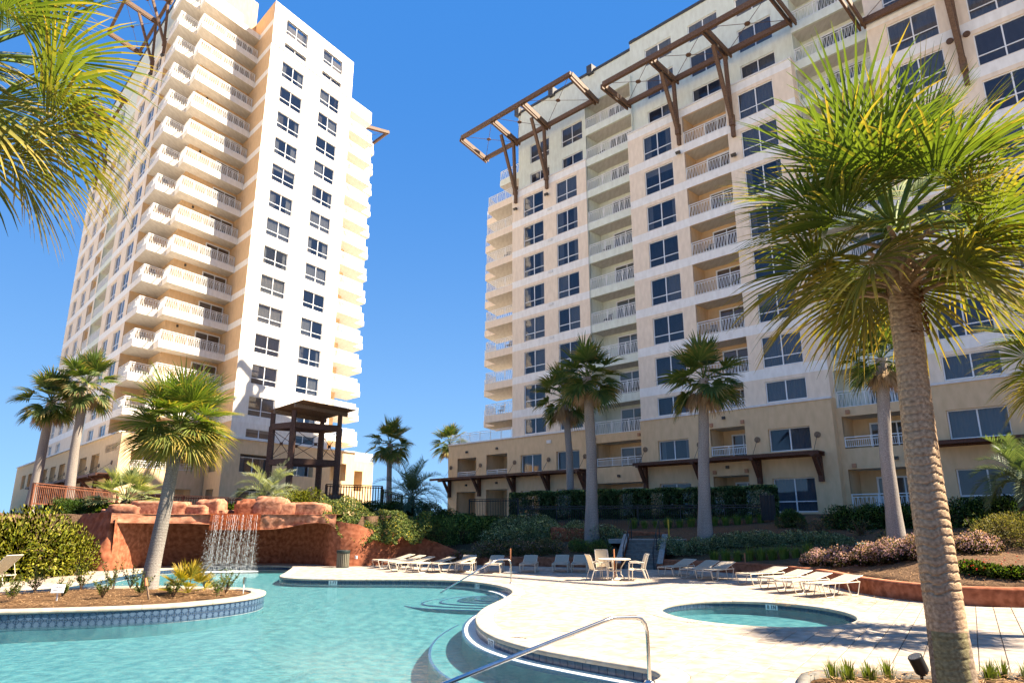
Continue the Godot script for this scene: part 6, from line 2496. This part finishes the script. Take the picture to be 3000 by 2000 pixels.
		["dark", 2470, 1530, 32.5, 0.9, 0.95, 0.8, "hedge_shrub", "dark hedge shrub below the white ground floor railing", "hedge below the white railing"],
		["dark", 2540, 1530, 31.6, 0.9, 0.95, 0.8, "hedge_shrub", "dark hedge shrub below the white ground floor railing", "hedge below the white railing"],
		["dark", 2610, 1530, 30.8, 0.9, 0.95, 0.8, "hedge_shrub", "dark hedge shrub below the white ground floor railing", "hedge below the white railing"],
		["dark", 2680, 1530, 30.0, 0.9, 0.9, 0.8, "hedge_shrub", "dark hedge shrub below the white ground floor railing", "hedge below the white railing"],
		["dark", 2830, 1540, 28.0, 0.95, 1.0, 0.8, "hedge_shrub", "dark hedge shrub below the large ground floor window", "hedge below the large window"],
		["dark", 2900, 1540, 27.2, 0.95, 1.0, 0.8, "hedge_shrub", "dark hedge shrub below the large ground floor window", "hedge below the large window"],
		["dark", 2975, 1540, 26.4, 0.95, 1.0, 0.8, "hedge_shrub", "dark hedge shrub below the large ground floor window", "hedge below the large window"],
		["sparse", 2400, 1540, 31.5, 1.1, 1.0, 1.1, "thin_shrub", "thin sparse shrub on the mulch before the hedge", "thin shrubs on the mulch"],
		["sparse", 2345, 1530, 33.5, 1.1, 1.0, 1.1, "thin_shrub", "thin sparse shrub on the mulch before the hedge", "thin shrubs on the mulch"],
		["sparse", 2520, 1545, 29.0, 1.2, 1.1, 1.2, "thin_shrub", "thin sparse shrub on the mulch before the hedge", "thin shrubs on the mulch"],
		["sparse", 2595, 1555, 26.8, 1.1, 1.0, 1.1, "thin_shrub", "thin sparse shrub on the mulch before the hedge", "thin shrubs on the mulch"],
		["sparse", 2880, 1590, 23.6, 1.2, 1.1, 1.2, "thin_shrub", "thin sparse shrub on the mulch before the hedge", "thin shrubs on the mulch"]]:
		var at := on_ground(d[1], d[2], d[3])
		bush(d[7], d[8], K[d[0]], at, n * 1.7, Vector3(d[4], d[5], d[6]), d[9])
		n += 1
	# red flowers of the bedding
	var rf := leafy()
	for i in 50:
		var p := on_ground(rnd(2830, 3000), 1715, rnd(18.7, 19.6))
		p.y += rnd(0.22, 0.4)
		rf.col = Color(0.55, 0.04, 0.04) * rnd(0.7, 1.1)
		rf.leaf(p, Vector3(rnd(-1, 1), rnd(0, 1), rnd(-1, 1)).normalized(), Vector3.UP, 0.04, 0.04)
	var ro := obj(self, "red_flowers", rf, M.leaf)
	stuff(ro)
	tag(ro, "small red flowers in the low bedding on the wall", "flowers")
	# clipped hedge behind the iron fence
	for i in 8:
		var s := i / 7.0
		var a := dp(lerpf(1560, 2205, s), 1500, lerpf(44.4, 40.0, s))
		var t := thing("hedge", "section of the long clipped hedge behind the iron fence", "hedge", Vector3(a.x, maxf(hgt(a.x, a.z), 1.9) - 0.1, a.z), deg_to_rad(-20), "clipped hedge sections")
		t.scale = Vector3(1.05, 1.35, 1.0)
		obj(t, "foliage", K.hedge, M.leaf)
	# vine over the plaster wall
	rng.seed = 511
	var v := thing("flowering_vine", "jasmine vine with yellow flowers spilling over the red plaster wall", "vine", Vector3(-6.2, 0, -35.2))
	var fb := leafy()
	for i in 30000:
		var s := rng.randf()
		var px := lerpf(945, 1262, s)
		var topy := lerpf(1452, 1500, smooth((s - 0.05) / 0.6)) + 10 * sin(s * 17.0)
		var lowy := lerpf(1505, 1585, smooth(s / 0.22)) + 9 * sin(s * 23.0) - 25 * smooth((s - 0.8) / 0.2)
		var t := rng.randf()
		var p := dp(px, lerpf(topy, lowy, t), lerpf(36.4, 34.0, t ** 0.6) + 0.9 * (s - 0.3) + rng.randfn() * 0.14)
		p += Vector3(0.25 * nz.get_noise_2d(px * 3, t * 300), 0.2 * nz.get_noise_2d(px * 2 + 900, t * 260), 0.3 * nz.get_noise_2d(px * 4, t * 500))
		var flower := rng.randf() < 0.05
		fb.col = ([Color(0.08, 0.125, 0.022), Color(0.14, 0.18, 0.03), Color(0.055, 0.09, 0.018), Color(0.21, 0.23, 0.045)][rng.randi() % 4] as Color) * rnd(0.8, 1.2)
		if flower:
			fb.col = Color(0.75, 0.52, 0.03)
		var out := Vector3(rnd(-1, 1), rnd(-1, 0.6), rnd(-0.4, 1)).normalized()
		fb.leaf(p - v.position, out, Vector3(rnd(-1, 1), 0.5, 1), 0.085 if not flower else 0.055, 0.042 if not flower else 0.05)
	obj(v, "foliage", fb, M.leaf)
	# clumps of liriope
	rng.seed = 520
	var gm := grass_mesh(150, 0.62, 0.5, Color(0.08, 0.15, 0.03), Color(0.18, 0.26, 0.06), 0.014)
	for i in 9:
		var p := on_ground(lerpf(2095, 2370, i / 8.0), 1655, lerpf(30.6, 28.0, i / 8.0))
		tuft("grass_clump", "dark strappy grass clump behind the low wall right of the steps", gm, p, i * 1.3, rnd(0.85, 1.1), "strappy grass right of the steps")
	for i in 12:
		var s := i / 11.0
		var p := on_ground(lerpf(1855, 2230, s), 1540, lerpf(38.6, 37.4, s))
		tuft("grass_clump", "strappy grass clump on the upper wall before the iron fence", gm, p, i * 0.9, rnd(0.85, 1.1), "strappy grass on the upper wall")
	for d in [[40.0, 1668.0, 27.2], [185.0, 1652.0, 29.4], [75.0, 1685.0, 26.0]]:
		tuft("grass_clump", "bright green tuft on the straw at the foot of the rock wall", gm, on_ground(d[0], d[1], d[2]), d[0], 0.62, "tufts below the rock wall")
	island_plants()
	near_bed()
	# straw over the mulch
	straw_litter(get_node("garden_soil"), func() -> Vector3:
		var p := on_ground(rnd(2250, 2990), 1600, rnd(18.2, 27.0))
		p.y += 0.05
		return p, 6000, 0.28)
	straw_litter(get_node("garden_soil"), func() -> Vector3:
		var p := on_ground(rnd(-60, 260), 1660, rnd(24.5, 30.5))
		p.y += 0.05
		return p, 3500, 0.25)


func hedge_mesh(l: float, h: float, w: float, count: int, cols: Array) -> Mesh:
	var b := leafy()
	for i in count:
		var p := Vector3(rnd(-0.5, 0.5), rng.randf(), rnd(-0.5, 0.5))
		var f := rng.randi() % 5
		var d := Vector3.UP
		var k := 0.5 - 0.12 * rng.randf() ** 2
		if f < 2:
			p.z = k
			d = Vector3.BACK
		elif f == 2:
			p.y = 0.5 + k
		elif f == 3:
			p.z = -k
			d = Vector3.FORWARD
		else:
			p.x = k * (1.0 if rng.randf() < 0.5 else -1.0)
			d = Vector3(p.x, 0, 0).normalized()
		var q := Vector3(p.x * l, p.y * h, p.z * w)
		var bump := 0.12 * nz.get_noise_3d(q.x * 70, q.y * 70, q.z * 70)
		q += d * bump
		b.col = (cols[rng.randi() % cols.size()] as Color) * rnd(0.75, 1.2)
		b.leaf(q, (d + Vector3(rnd(-0.8, 0.8), rnd(-0.4, 0.8), rnd(-0.8, 0.8))).normalized(), Vector3(rnd(-1, 1), rnd(-1, 1), rnd(-1, 1)), 0.095 * rnd(0.7, 1.2), 0.042)
	return b.mesh()


func island_plants() -> void:
	rng.seed = 530
	for d in [[30, 1765, 1.0], [100, 1735, 1.0], [180, 1750, 0.8], [235, 1730, 1.2], [298, 1755, 0.9], [330, 1728, 1.3], [410, 1750, 1.0], [505, 1752, 0.9], [600, 1728, 1.0], [660, 1740, 1.0], [-20, 1745, 1.0], [635, 1752, 0.8], [380, 1722, 1.1]]:
		var b := leafy()
		var s := leafy()
		for k in 11:
			var a := rnd(0, TAU)
			var tip := Vector3(cos(a) * rnd(0.08, 0.34), rnd(0.25, 0.62), sin(a) * rnd(0.08, 0.34)) * float(d[2])
			s.col = Color(0.16, 0.10, 0.06)
			s.tube([Vector3.ZERO, tip * 0.5 + Vector3(0, 0.05, 0), tip], [0.009, 0.006, 0.003], 4, false)
			for j in 34:
				var p := tip * rnd(0.35, 1.0) + Vector3(rnd(-0.03, 0.03), rnd(-0.02, 0.03), rnd(-0.03, 0.03))
				b.col = [Color(0.06, 0.10, 0.025), Color(0.10, 0.145, 0.03), Color(0.16, 0.18, 0.04)][rng.randi() % 3]
				b.leaf(p, (Vector3(rnd(-1, 1), rnd(0.0, 1.2), rnd(-1, 1))).normalized(), Vector3(rnd(-1, 1), 1, rnd(-1, 1)), 0.06, 0.026)
		var at := gp(d[0], d[1], 0.2)
		var t := thing("small_shrub", "small upright shrub with thin stems in the straw of the pool island", "shrub", Vector3(at.x, 0.2, at.z), 0.0, "small shrubs on the pool island")
		obj(t, "foliage", b, M.leaf)
		obj(t, "stem", s, M.vertex)
	# keep-off sign
	var p := gp(163, 1762, 0.2)
	var sg := thing("garden_sign", "small pale sign on a stake in the pool island", "sign", Vector3(p.x, 0.2, p.z), 0.15)
	var b2 := MB.new()
	b2.slab(Vector3(0, 0.29, 0), Vector3(0.28, 0.012, 0.2), 0.003, Basis(Vector3.RIGHT, PI / 2 - 0.35))
	obj(sg, "board", b2, M.white_plastic)
	var b3 := MB.new()
	b3.box(Vector3(0, 0.1, -0.01), Vector3(0.03, 0.24, 0.015))
	obj(sg, "stake", b3, M.white_plastic)
	lettering(sg, "lettering", "Please\nKeep Off", 0.055, Transform3D(Basis(Vector3.RIGHT, -0.35), Vector3(0, 0.29, 0.008)), M.ink, false)
	# path lights of the island
	p = gp(428, 1757, 0.2)
	var pl := thing("path_light", "slim copper path light leaning in the pool island", "light", Vector3(p.x, 0.2, p.z))
	b2 = MB.new()
	b2.beam(Vector3(0.06, 0, 0), Vector3(-0.04, 0.34, 0), 0.04, 0.03)
	obj(pl, "stake", b2, M.greywood)
	b2 = MB.new()
	b2.tube([Vector3(-0.05, 0.32, 0), Vector3(-0.09, 0.50, 0)], [0.05, 0.03], 8)
	obj(pl, "head", b2, M.copper)
	p = gp(711, 1738, 0.2)
	pl = thing("path_light", "small silver path light at the tip of the pool island", "light", Vector3(p.x, 0.2, p.z))
	b2 = MB.new()
	b2.rod(Vector3.ZERO, Vector3(0, 0.26, 0), 0.014, 6)
	obj(pl, "stake", b2, M.white_plastic)
	b2 = MB.new()
	b2.tube([Vector3(0, 0.24, 0), Vector3(0.02, 0.4, 0)], [0.035, 0.04], 10)
	obj(pl, "head", b2, M.steel)


func near_bed() -> void:
	rng.seed = 540
	var t := thing("planting_bed", "mulched bed with pale kerb beside the paving under the ringed palm", "planter", Vector3(5.5, 0, -8.0))
	var b := MB.new()
	var inner: PackedVector2Array = Geometry2D.offset_polygon(BED, -0.12)[0]
	var P := []
	for i in 7:
		var ring := PackedVector3Array()
		var k := 1.0 - i / 6.0
		for p in inner:
			var w := Vector2(5.6, -8.0) + (p - Vector2(5.6, -8.0)) * k
			ring.append(Vector3(w.x - 5.5, -0.03 + 0.10 * (1 - k * k) + 0.02 * nz.get_noise_2d(w.x * 60, w.y * 60), w.y + 8.0))
		P.append(ring)
	b.grid(P, not Geometry2D.is_polygon_clockwise(inner), true)
	obj(t, "mulch", b, M.straw)
	b = MB.new()
	for pc in cut(BED, PackedVector2Array(), [inner]):
		var sh := PackedVector2Array()
		for p in pc:
			sh.append(p - Vector2(5.5, -8.0))
	var outer := even(BED, 0.25, true)
	var rows := [PackedVector3Array(), PackedVector3Array(), PackedVector3Array(), PackedVector3Array()]
	for i in outer.size():
		var q := outer[i] - Vector2(5.5, -8.0)
		var c := (outer[i] - Vector2(5.6, -8.0)).normalized()
		rows[0].append(Vector3(q.x, -0.05, q.y))
		rows[1].append(Vector3(q.x, 0.05, q.y))
		rows[2].append(Vector3(q.x - c.x * 0.13, 0.05, q.y - c.y * 0.13))
		rows[3].append(Vector3(q.x - c.x * 0.13, -0.05, q.y - c.y * 0.13))
	b.grid(rows, not Geometry2D.is_polygon_clockwise(outer), true)
	obj(t, "kerb", b, M.concrete)
	straw_litter(t, func() -> Vector3: return Vector3(rnd(-1.6, 1.9), 0.05 + 0.06 * rng.randf(), rnd(-2.0, -0.2)), 1800, 0.16)
	var gm := grass_mesh(46, 0.26, 0.25, Color(0.07, 0.11, 0.02), Color(0.17, 0.20, 0.04), 0.009)
	for d in [[4.15, -9.65], [4.4, -9.75], [4.6, -9.6], [6.15, -9.6], [6.4, -9.7], [6.65, -9.6], [4.9, -9.7], [6.9, -9.5], [4.3, -9.5]]:
		var o := obj(self, "grass_clump", gm, M.leaf, Transform3D(Basis(Vector3.UP, d[0] * 9.0), Vector3(d[0], 0.04, d[1])))
		tag(o, "short stiff grass tuft in the bed under the ringed palm", "grass clump", "tufts in the near bed")
	var s := thing("spotlight", "black cylinder garden spotlight tilted up at the ringed palm", "light", Vector3(5.28, 0.05, -9.6))
	b = MB.new()
	b.rod(Vector3.ZERO, Vector3(0, 0.1, 0), 0.02, 6)
	obj(s, "stake", b, M.black)
	b = MB.new()
	var d := Vector3(-0.35, 0.75, 0.1).normalized()
	b.tube([Vector3(0.03, 0.06, 0), Vector3(0.03, 0.06, 0) + d * 0.04, Vector3(0.03, 0.06, 0) + d * 0.24], [0.05, 0.085, 0.09], 14)
	obj(s, "housing", b, M.black)
	b = MB.new()
	b.tube([Vector3(0.03, 0.06, 0) + d * 0.242, Vector3(0.03, 0.06, 0) + d * 0.246], [0.078, 0.078], 14)
	obj(s, "lens", b, M.steel)


# ---------------------------------------------------------------- furniture and fittings
func lounger_at(foot: Vector3, head: Vector3, label: String, group: String, lift := 0.24) -> void:
	var d := head - foot
	var t := thing("pool_lounger", label, "lounger", Vector3(foot.x, 0.0, foot.z), -atan2(d.z, d.x), group)
	var w := 0.31
	var y := 0.36
	var hx := 1.92
	var hy := y + lift
	obj(t, "frame", kit("lframe%.2f" % lift, func() -> Mesh:
		var b := MB.new()
		for s in [-1.0, 1.0]:
			b.tube([Vector3(0.04, y - 0.03, s * w), Vector3(0.10, y, s * w), Vector3(1.2, y, s * w), Vector3(1.72, y, s * w)], 0.015, 6)
			b.tube([Vector3(1.16, y + 0.01, s * (w - 0.03)), Vector3(hx, hy, s * (w - 0.03))], 0.013, 6)
			b.tube([Vector3(1.6, y + lift * 0.55, s * (w - 0.03)), Vector3(1.72, y, s * (w - 0.03))], 0.01, 5)
		b.tube([Vector3(0.04, y - 0.03, -w), Vector3(0.0, y - 0.02, 0), Vector3(0.04, y - 0.03, w)], 0.015, 6)
		for x in [0.55, 1.2, 1.7]:
			b.rod(Vector3(x, y - 0.01, -w), Vector3(x, y - 0.01, w), 0.012, 5)
		b.rod(Vector3(hx, hy, -w + 0.03), Vector3(hx, hy, w - 0.03), 0.013, 5)
		return b.mesh()), M.tube)
	for x in [0.04, 1.12]:
		for s in [-1.0, 1.0]:
			obj(t, "leg", kit("lleg%.2f%.0f" % [x, s], func() -> Mesh:
				var b := MB.new()
				b.tube([Vector3(x, y - 0.01, s * w), Vector3(x + 0.02, y - 0.07, s * w), Vector3(x + 0.11, 0.05, s * w), Vector3(x + 0.15, 0.015, s * w), Vector3(x + 0.40, 0.015, s * w), Vector3(x + 0.45, 0.05, s * w), Vector3(x + 0.55, y - 0.07, s * w), Vector3(x + 0.58, y - 0.01, s * w)], 0.014, 6)
				return b.mesh()), M.tube)
	obj(t, "seat_sling", kit("lseat", func() -> Mesh:
		var b := MB.new()
		var P := []
		for i in 9:
			var row := PackedVector3Array()
			for j in 7:
				var z := lerpf(-w, w, j / 6.0)
				row.append(Vector3(lerpf(0.02, 1.16, i / 8.0), y + 0.018 - 0.03 * (1.0 - (z / w) ** 2) * sin(PI * (i + 0.5) / 9.0), z))
			P.append(row)
		b.grid(P, false)
		return b.mesh()), M.sling)
	obj(t, "back_sling", kit("lback%.2f" % lift, func() -> Mesh:
		var b := MB.new()
		var P := []
		for i in 6:
			var row := PackedVector3Array()
			for j in 5:
				var z := lerpf(-w + 0.03, w - 0.03, j / 4.0)
				var s := i / 5.0
				row.append(Vector3(lerpf(1.18, hx, s), lerpf(y + 0.03, hy + 0.016, s) - 0.012 * (1.0 - (z / w) ** 2), z))
			P.append(row)
		b.grid(P, false)
		return b.mesh()), M.sling)


func chair(at: Vector3, turn: float, label: String, high := 0.0) -> void:
	var t := thing("patio_chair", label, "chair", at, turn)
	t.scale = Vector3.ONE * 0.93
	var w := 0.27
	# faces +x
	for s in [-1.0, 1.0]:
		var b := MB.new()
		b.tube([Vector3(0.28, 0, s * w), Vector3(0.26, 0.4, s * w), Vector3(0.25, 0.6, s * w), Vector3(0.20, 0.65, s * (w + 0.02)), Vector3(-0.05, 0.66, s * (w + 0.03)), Vector3(-0.24, 0.62, s * w)], 0.016, 6)
		obj(t, "arm", b, M.tube)
		b = MB.new()
		b.tube([Vector3(0.28, 0, s * w), Vector3(0.265, 0.4, s * w)], 0.019, 6)
		obj(t, "leg", b, M.tube)
		b = MB.new()
		b.tube([Vector3(-0.40, 0, s * w), Vector3(-0.27, 0.38, s * w)], 0.018, 6)
		obj(t, "leg", b, M.tube)
		b = MB.new()
		b.tube([Vector3(-0.24, 0.36, s * w), Vector3(-0.30, 0.6, s * w), Vector3(-0.40, 0.90 + high, s * w), Vector3(-0.44, 0.95 + high, s * (w - 0.01))], 0.016, 6)
		b.rod(Vector3(0.26, 0.40, s * w), Vector3(-0.26, 0.37, s * w), 0.015, 6)
		obj(t, "frame", b, M.tube)
	var b2 := MB.new()
	b2.rod(Vector3(-0.44, 0.95 + high, -w), Vector3(-0.44, 0.95 + high, w), 0.014, 6)
	b2.rod(Vector3(0.26, 0.40, -w), Vector3(0.26, 0.40, w), 0.014, 6)
	obj(t, "crossbar", b2, M.tube)
	var sl := func(pts: Array) -> MB:
		var m := MB.new()
		var P := []
		for p in pts:
			var row := PackedVector3Array()
			for j in 5:
				var z := lerpf(-w, w, j / 4.0)
				row.append(Vector3(p.x, p.y, 0) + Vector3(-0.012, -0.012, 0) * (1.0 - (z / w) ** 2) + Vector3(0, 0, z))
			P.append(row)
		m.grid(P)
		return m
	obj(t, "seat", sl.call([Vector2(0.26, 0.42), Vector2(0.1, 0.40), Vector2(-0.1, 0.38), Vector2(-0.25, 0.39)]), M.chair_sling)
	obj(t, "backrest", sl.call([Vector2(-0.25, 0.42), Vector2(-0.30, 0.6), Vector2(-0.36, 0.78), Vector2(-0.43, 0.94 + high)]), M.chair_sling)


func table(at: Vector3) -> void:
	var t := thing("patio_table", "round tan patio table with a copper umbrella pole", "table", at)
	var b := MB.new()
	b.lathe([Vector2(0.001, 0.69), Vector2(0.56, 0.69), Vector2(0.59, 0.70), Vector2(0.60, 0.715), Vector2(0.585, 0.73), Vector2(0.001, 0.735)], Vector3.ZERO, 32)
	obj(t, "table_top", b, M.tube)
	for i in 4:
		var a := TAU * i / 4 + 0.4
		b = MB.new()
		b.tube([Vector3(cos(a) * 0.42, 0.69, sin(a) * 0.42), Vector3(cos(a) * 0.24, 0.42, sin(a) * 0.24), Vector3(cos(a) * 0.22, 0.2, sin(a) * 0.22), Vector3(cos(a) * 0.40, 0.01, sin(a) * 0.40)], 0.018, 6)
		obj(t, "leg", b, M.tube)
	b = MB.new()
	b.lathe([Vector2(0.22, 0.30), Vector2(0.235, 0.315), Vector2(0.22, 0.33)], Vector3.ZERO, 20)
	b.lathe([Vector2(0.001, 0.0), Vector2(0.24, 0.0), Vector2(0.22, 0.06), Vector2(0.05, 0.09), Vector2(0.001, 0.09)], Vector3.ZERO, 20)
	obj(t, "base_ring", b, M.tube)
	var p := MB.new()
	p.rod(Vector3(0, 0.08, 0), Vector3(0, 1.06, 0), 0.024, 8)
	obj(t, "umbrella_pole", p, M.copper)


func build_furniture() -> void:
	var zb := func(x: float, y: float) -> Vector3: return gp(1070 + x / 3.84, 1620 + y / 3.84)
	var z5 := func(x: float, y: float) -> Vector3: return gp(1050 + x / 3.4846, 1550 + y / 3.4846)
	var z4 := func(x: float, y: float) -> Vector3: return gp(1650 + x / 2.4758, 1500 + y / 2.4758)
	# half-lit row by the plaster wall: foot pixel, heading towards the upper right
	for f in [[95, 170], [205, 187], [290, 212], [525, 220], [765, 222]]:
		var p: Vector3 = zb.call(f[0], f[1])
		lounger_at(p, p + Vector3(0.86, 0, -0.62), "tan sling lounger in the close row lying askew below the plaster wall", "loungers askew by the plaster wall", 0.2)
	for f in [zb.call(1095, 226), z5.call(1358, 455), z5.call(1720, 450), z5.call(2055, 447), z5.call(2250, 447)]:
		lounger_at(f, f + Vector3(f.x * 0.01 + 0.12, 0, -1), "tan sling lounger in shade standing end on before the low kerb wall", "loungers end on before the kerb wall", 0.26)
	for f in [[735, 470], [900, 487], [1015, 500]]:
		var p: Vector3 = z4.call(f[0], f[1])
		lounger_at(p, p + Vector3(0.75, 0, -0.75), "tan sling lounger in shade angled beside the steps", "shaded loungers right of the steps", 0.22)
	for f in [[1305, 530], [1470, 563], [1600, 592], [1812, 618]]:
		var p: Vector3 = z4.call(f[0], f[1])
		lounger_at(p, p + Vector3(0.9, 0, -0.52), "tan sling lounger in full sun below the orange red wall", "sunny loungers near the spa", 0.16)
	var tb := gp(1802, 1698)
	table(tb)
	chair(tb + Vector3(-0.62, 0, 0.18), deg_to_rad(14), "tan patio chair on the plaster wall side of the table seen side on")
	chair(tb + Vector3(-0.25, 0, -0.85), deg_to_rad(-80), "high backed tan patio chair behind the table facing the pool", 0.12)
	chair(tb + Vector3(0.72, 0, 0.32), deg_to_rad(168), "tan patio chair drawn up to the table edge nearer the pool")
	chair(tb + Vector3(0.86, 0, -0.28), deg_to_rad(186), "tan patio chair tucked beside its twin on the spa side of the table")
	# a chair back at the left bank
	var lp := gp(-40, 1745)
	lounger_at(Vector3(-17.9, 0, -23.6), Vector3(-17.2, 0, -23.4), "tan lounger with raised back on the walk beside the yellow green bush", "", 0.62)
	# umbrella posts in the deck
	for d in [[1495.5, 1678.0, 1606.0, "bare copper umbrella pole standing among the shaded loungers"], [2187.0, 1680.0, 1620.0, "bare copper umbrella pole standing behind the sunny loungers"]]:
		var p := gp(d[0], d[1])
		var t := thing("umbrella_pole", d[3], "pole", p)
		var h: float = dp(d[0], d[2], -p.z).y
		var b := MB.new()
		b.rod(Vector3(0, 0.05, 0), Vector3(0, h, 0), 0.027, 8)
		obj(t, "pole", b, M.copper)
		b = MB.new()
		b.lathe([Vector2(0.001, 0.0), Vector2(0.30, 0.0), Vector2(0.30, 0.04), Vector2(0.06, 0.08), Vector2(0.04, 0.2), Vector2(0.001, 0.2)], Vector3.ZERO, 20)
		obj(t, "base", b, M.tube)
	# handrails
	var h1 := thing("pool_handrail", "steel handrail rising from the pool beside the near steps", "handrail", Vector3(1.78, 0, -9.65))
	var b := MB.new()
	var pts := [Vector3(0, 0.0, 0), Vector3(0, 0.5, 0), Vector3(-0.005, 0.62, 0.005), Vector3(-0.03, 0.71, 0.02), Vector3(-0.08, 0.77, 0.05), Vector3(-0.15, 0.80, 0.08), Vector3(-0.45, 0.82, 0.27), Vector3(-0.52, 0.815, 0.32), Vector3(-0.62, 0.79, 0.39), Vector3(-2.62, 0.24, 1.37), Vector3(-3.6, -0.04, 1.86), Vector3(-4.6, -0.32, 2.36)]
	b.tube(pts, 0.026, 12)
	obj(h1, "rail", b, M.steel)
	b = MB.new()
	b.lathe([Vector2(0.03, 0.035), Vector2(0.06, 0.03), Vector2(0.075, 0.008), Vector2(0.075, 0.004)], Vector3.ZERO, 16)
	obj(h1, "flange", b, M.steel)
	var q := gp(1497, 1708)
	var h2 := thing("pool_handrail", "steel handrail curving down into the crescent steps", "handrail", q)
	b = MB.new()
	var e := gp(1290, 1736, -0.25) - q
	pts = [Vector3.ZERO, Vector3(0, 0.62, 0), Vector3(-0.03, 0.72, 0), Vector3(-0.10, 0.78, 0.02), Vector3(-0.42, 0.78, 0.1), Vector3(-0.55, 0.73, 0.14), Vector3(-1.1, 0.47, 0.75), e]
	b.tube(pts, 0.024, 10)
	obj(h2, "rail", b, M.steel)
	b = MB.new()
	b.lathe([Vector2(0.028, 0.035), Vector2(0.06, 0.03), Vector2(0.07, 0.008)], Vector3.ZERO, 14)
	obj(h2, "flange", b, M.steel)
	# litter bin
	var bp := gp(1003, 1662)
	var bn := thing("litter_bin", "dark green slatted litter bin before the plaster wall", "bin", bp)
	b = MB.new()
	b.tube([Vector3(0, 0.04, 0), Vector3(0, 0.72, 0)], 0.25, 18)
	obj(bn, "liner", b, M.black)
	for i in 20:
		var a := TAU * i / 20
		b = MB.new()
		b.box(Vector3(cos(a) * 0.275, 0.34, sin(a) * 0.275), Vector3(0.055, 0.62, 0.02), facing(Vector2(cos(a), sin(a))))
		obj(bn, "slat", b, M.bin_slat)
	b = MB.new()
	b.lathe([Vector2(0.28, 0.0), Vector2(0.29, 0.0), Vector2(0.29, 0.05), Vector2(0.28, 0.05)], Vector3.ZERO, 20)
	b.lathe([Vector2(0.29, 0.62), Vector2(0.31, 0.64), Vector2(0.31, 0.74), Vector2(0.29, 0.76), Vector2(0.14, 0.77), Vector2(0.12, 0.74)], Vector3.ZERO, 20)
	obj(bn, "rim", b, M.bin_green)
	# wall outlet
	var op := dp(1043, 1632, 33.55)
	b = MB.new()
	b.slab(Vector3.ZERO, Vector3(0.11, 0.14, 0.05), 0.01)
	b.box(Vector3(0, 0.0, 0.027), Vector3(0.07, 0.09, 0.012))
	var oo := obj(self, "wall_outlet", b, M.white_plastic, Transform3D(Basis(Vector3.UP, -0.4), op))
	tag(oo, "small white outlet cover on the red plaster wall beside the bin", "outlet")
	# teal utility boxes
	for d in [[2523.0, 1588.0, 26.0, "teal utility light box on the mulch above the pink blossom"], [1835.0, 1578.0, 34.5, "blue grey utility box beside the top of the steps"]]:
		var p := on_ground(d[0], d[1], d[2])
		var t := thing("utility_box", d[3], "box", p)
		b = MB.new()
		b.slab(Vector3(0, 0.16, 0), Vector3(0.22, 0.36, 0.22), 0.02)
		obj(t, "body", b, M.teal_box)
		b = MB.new()
		b.slab(Vector3(0, 0.37, 0), Vector3(0.30, 0.07, 0.30), 0.02)
		obj(t, "cap", b, M.teal_box)
	# a small path light by the ringed palm
	var sp := on_ground(2680, 1530, 24.5)
	var sl := thing("path_light", "small silver bullet light on the mulch behind the ringed palm", "light", sp)
	b = MB.new()
	b.rod(Vector3.ZERO, Vector3(0, 0.3, 0), 0.015, 6)
	obj(sl, "stake", b, M.black)
	b = MB.new()
	b.tube([Vector3(-0.02, 0.28, 0), Vector3(0.05, 0.45, 0)], [0.05, 0.07], 10)
	obj(sl, "head", b, M.steel)


func _ready() -> void:
	rng.seed = 7
	nz.seed = 9
	nz.frequency = 0.01
	outlines()
	build_view()
	make_materials()
	build_ground()
	build_deck()
	build_pool()
	build_spa()
	build_island()
	build_walls()
	build_rocks()
	build_right()
	build_left()
	build_balcony_furniture()
	build_fences()
	build_palms()
	build_planting()
	build_furniture()
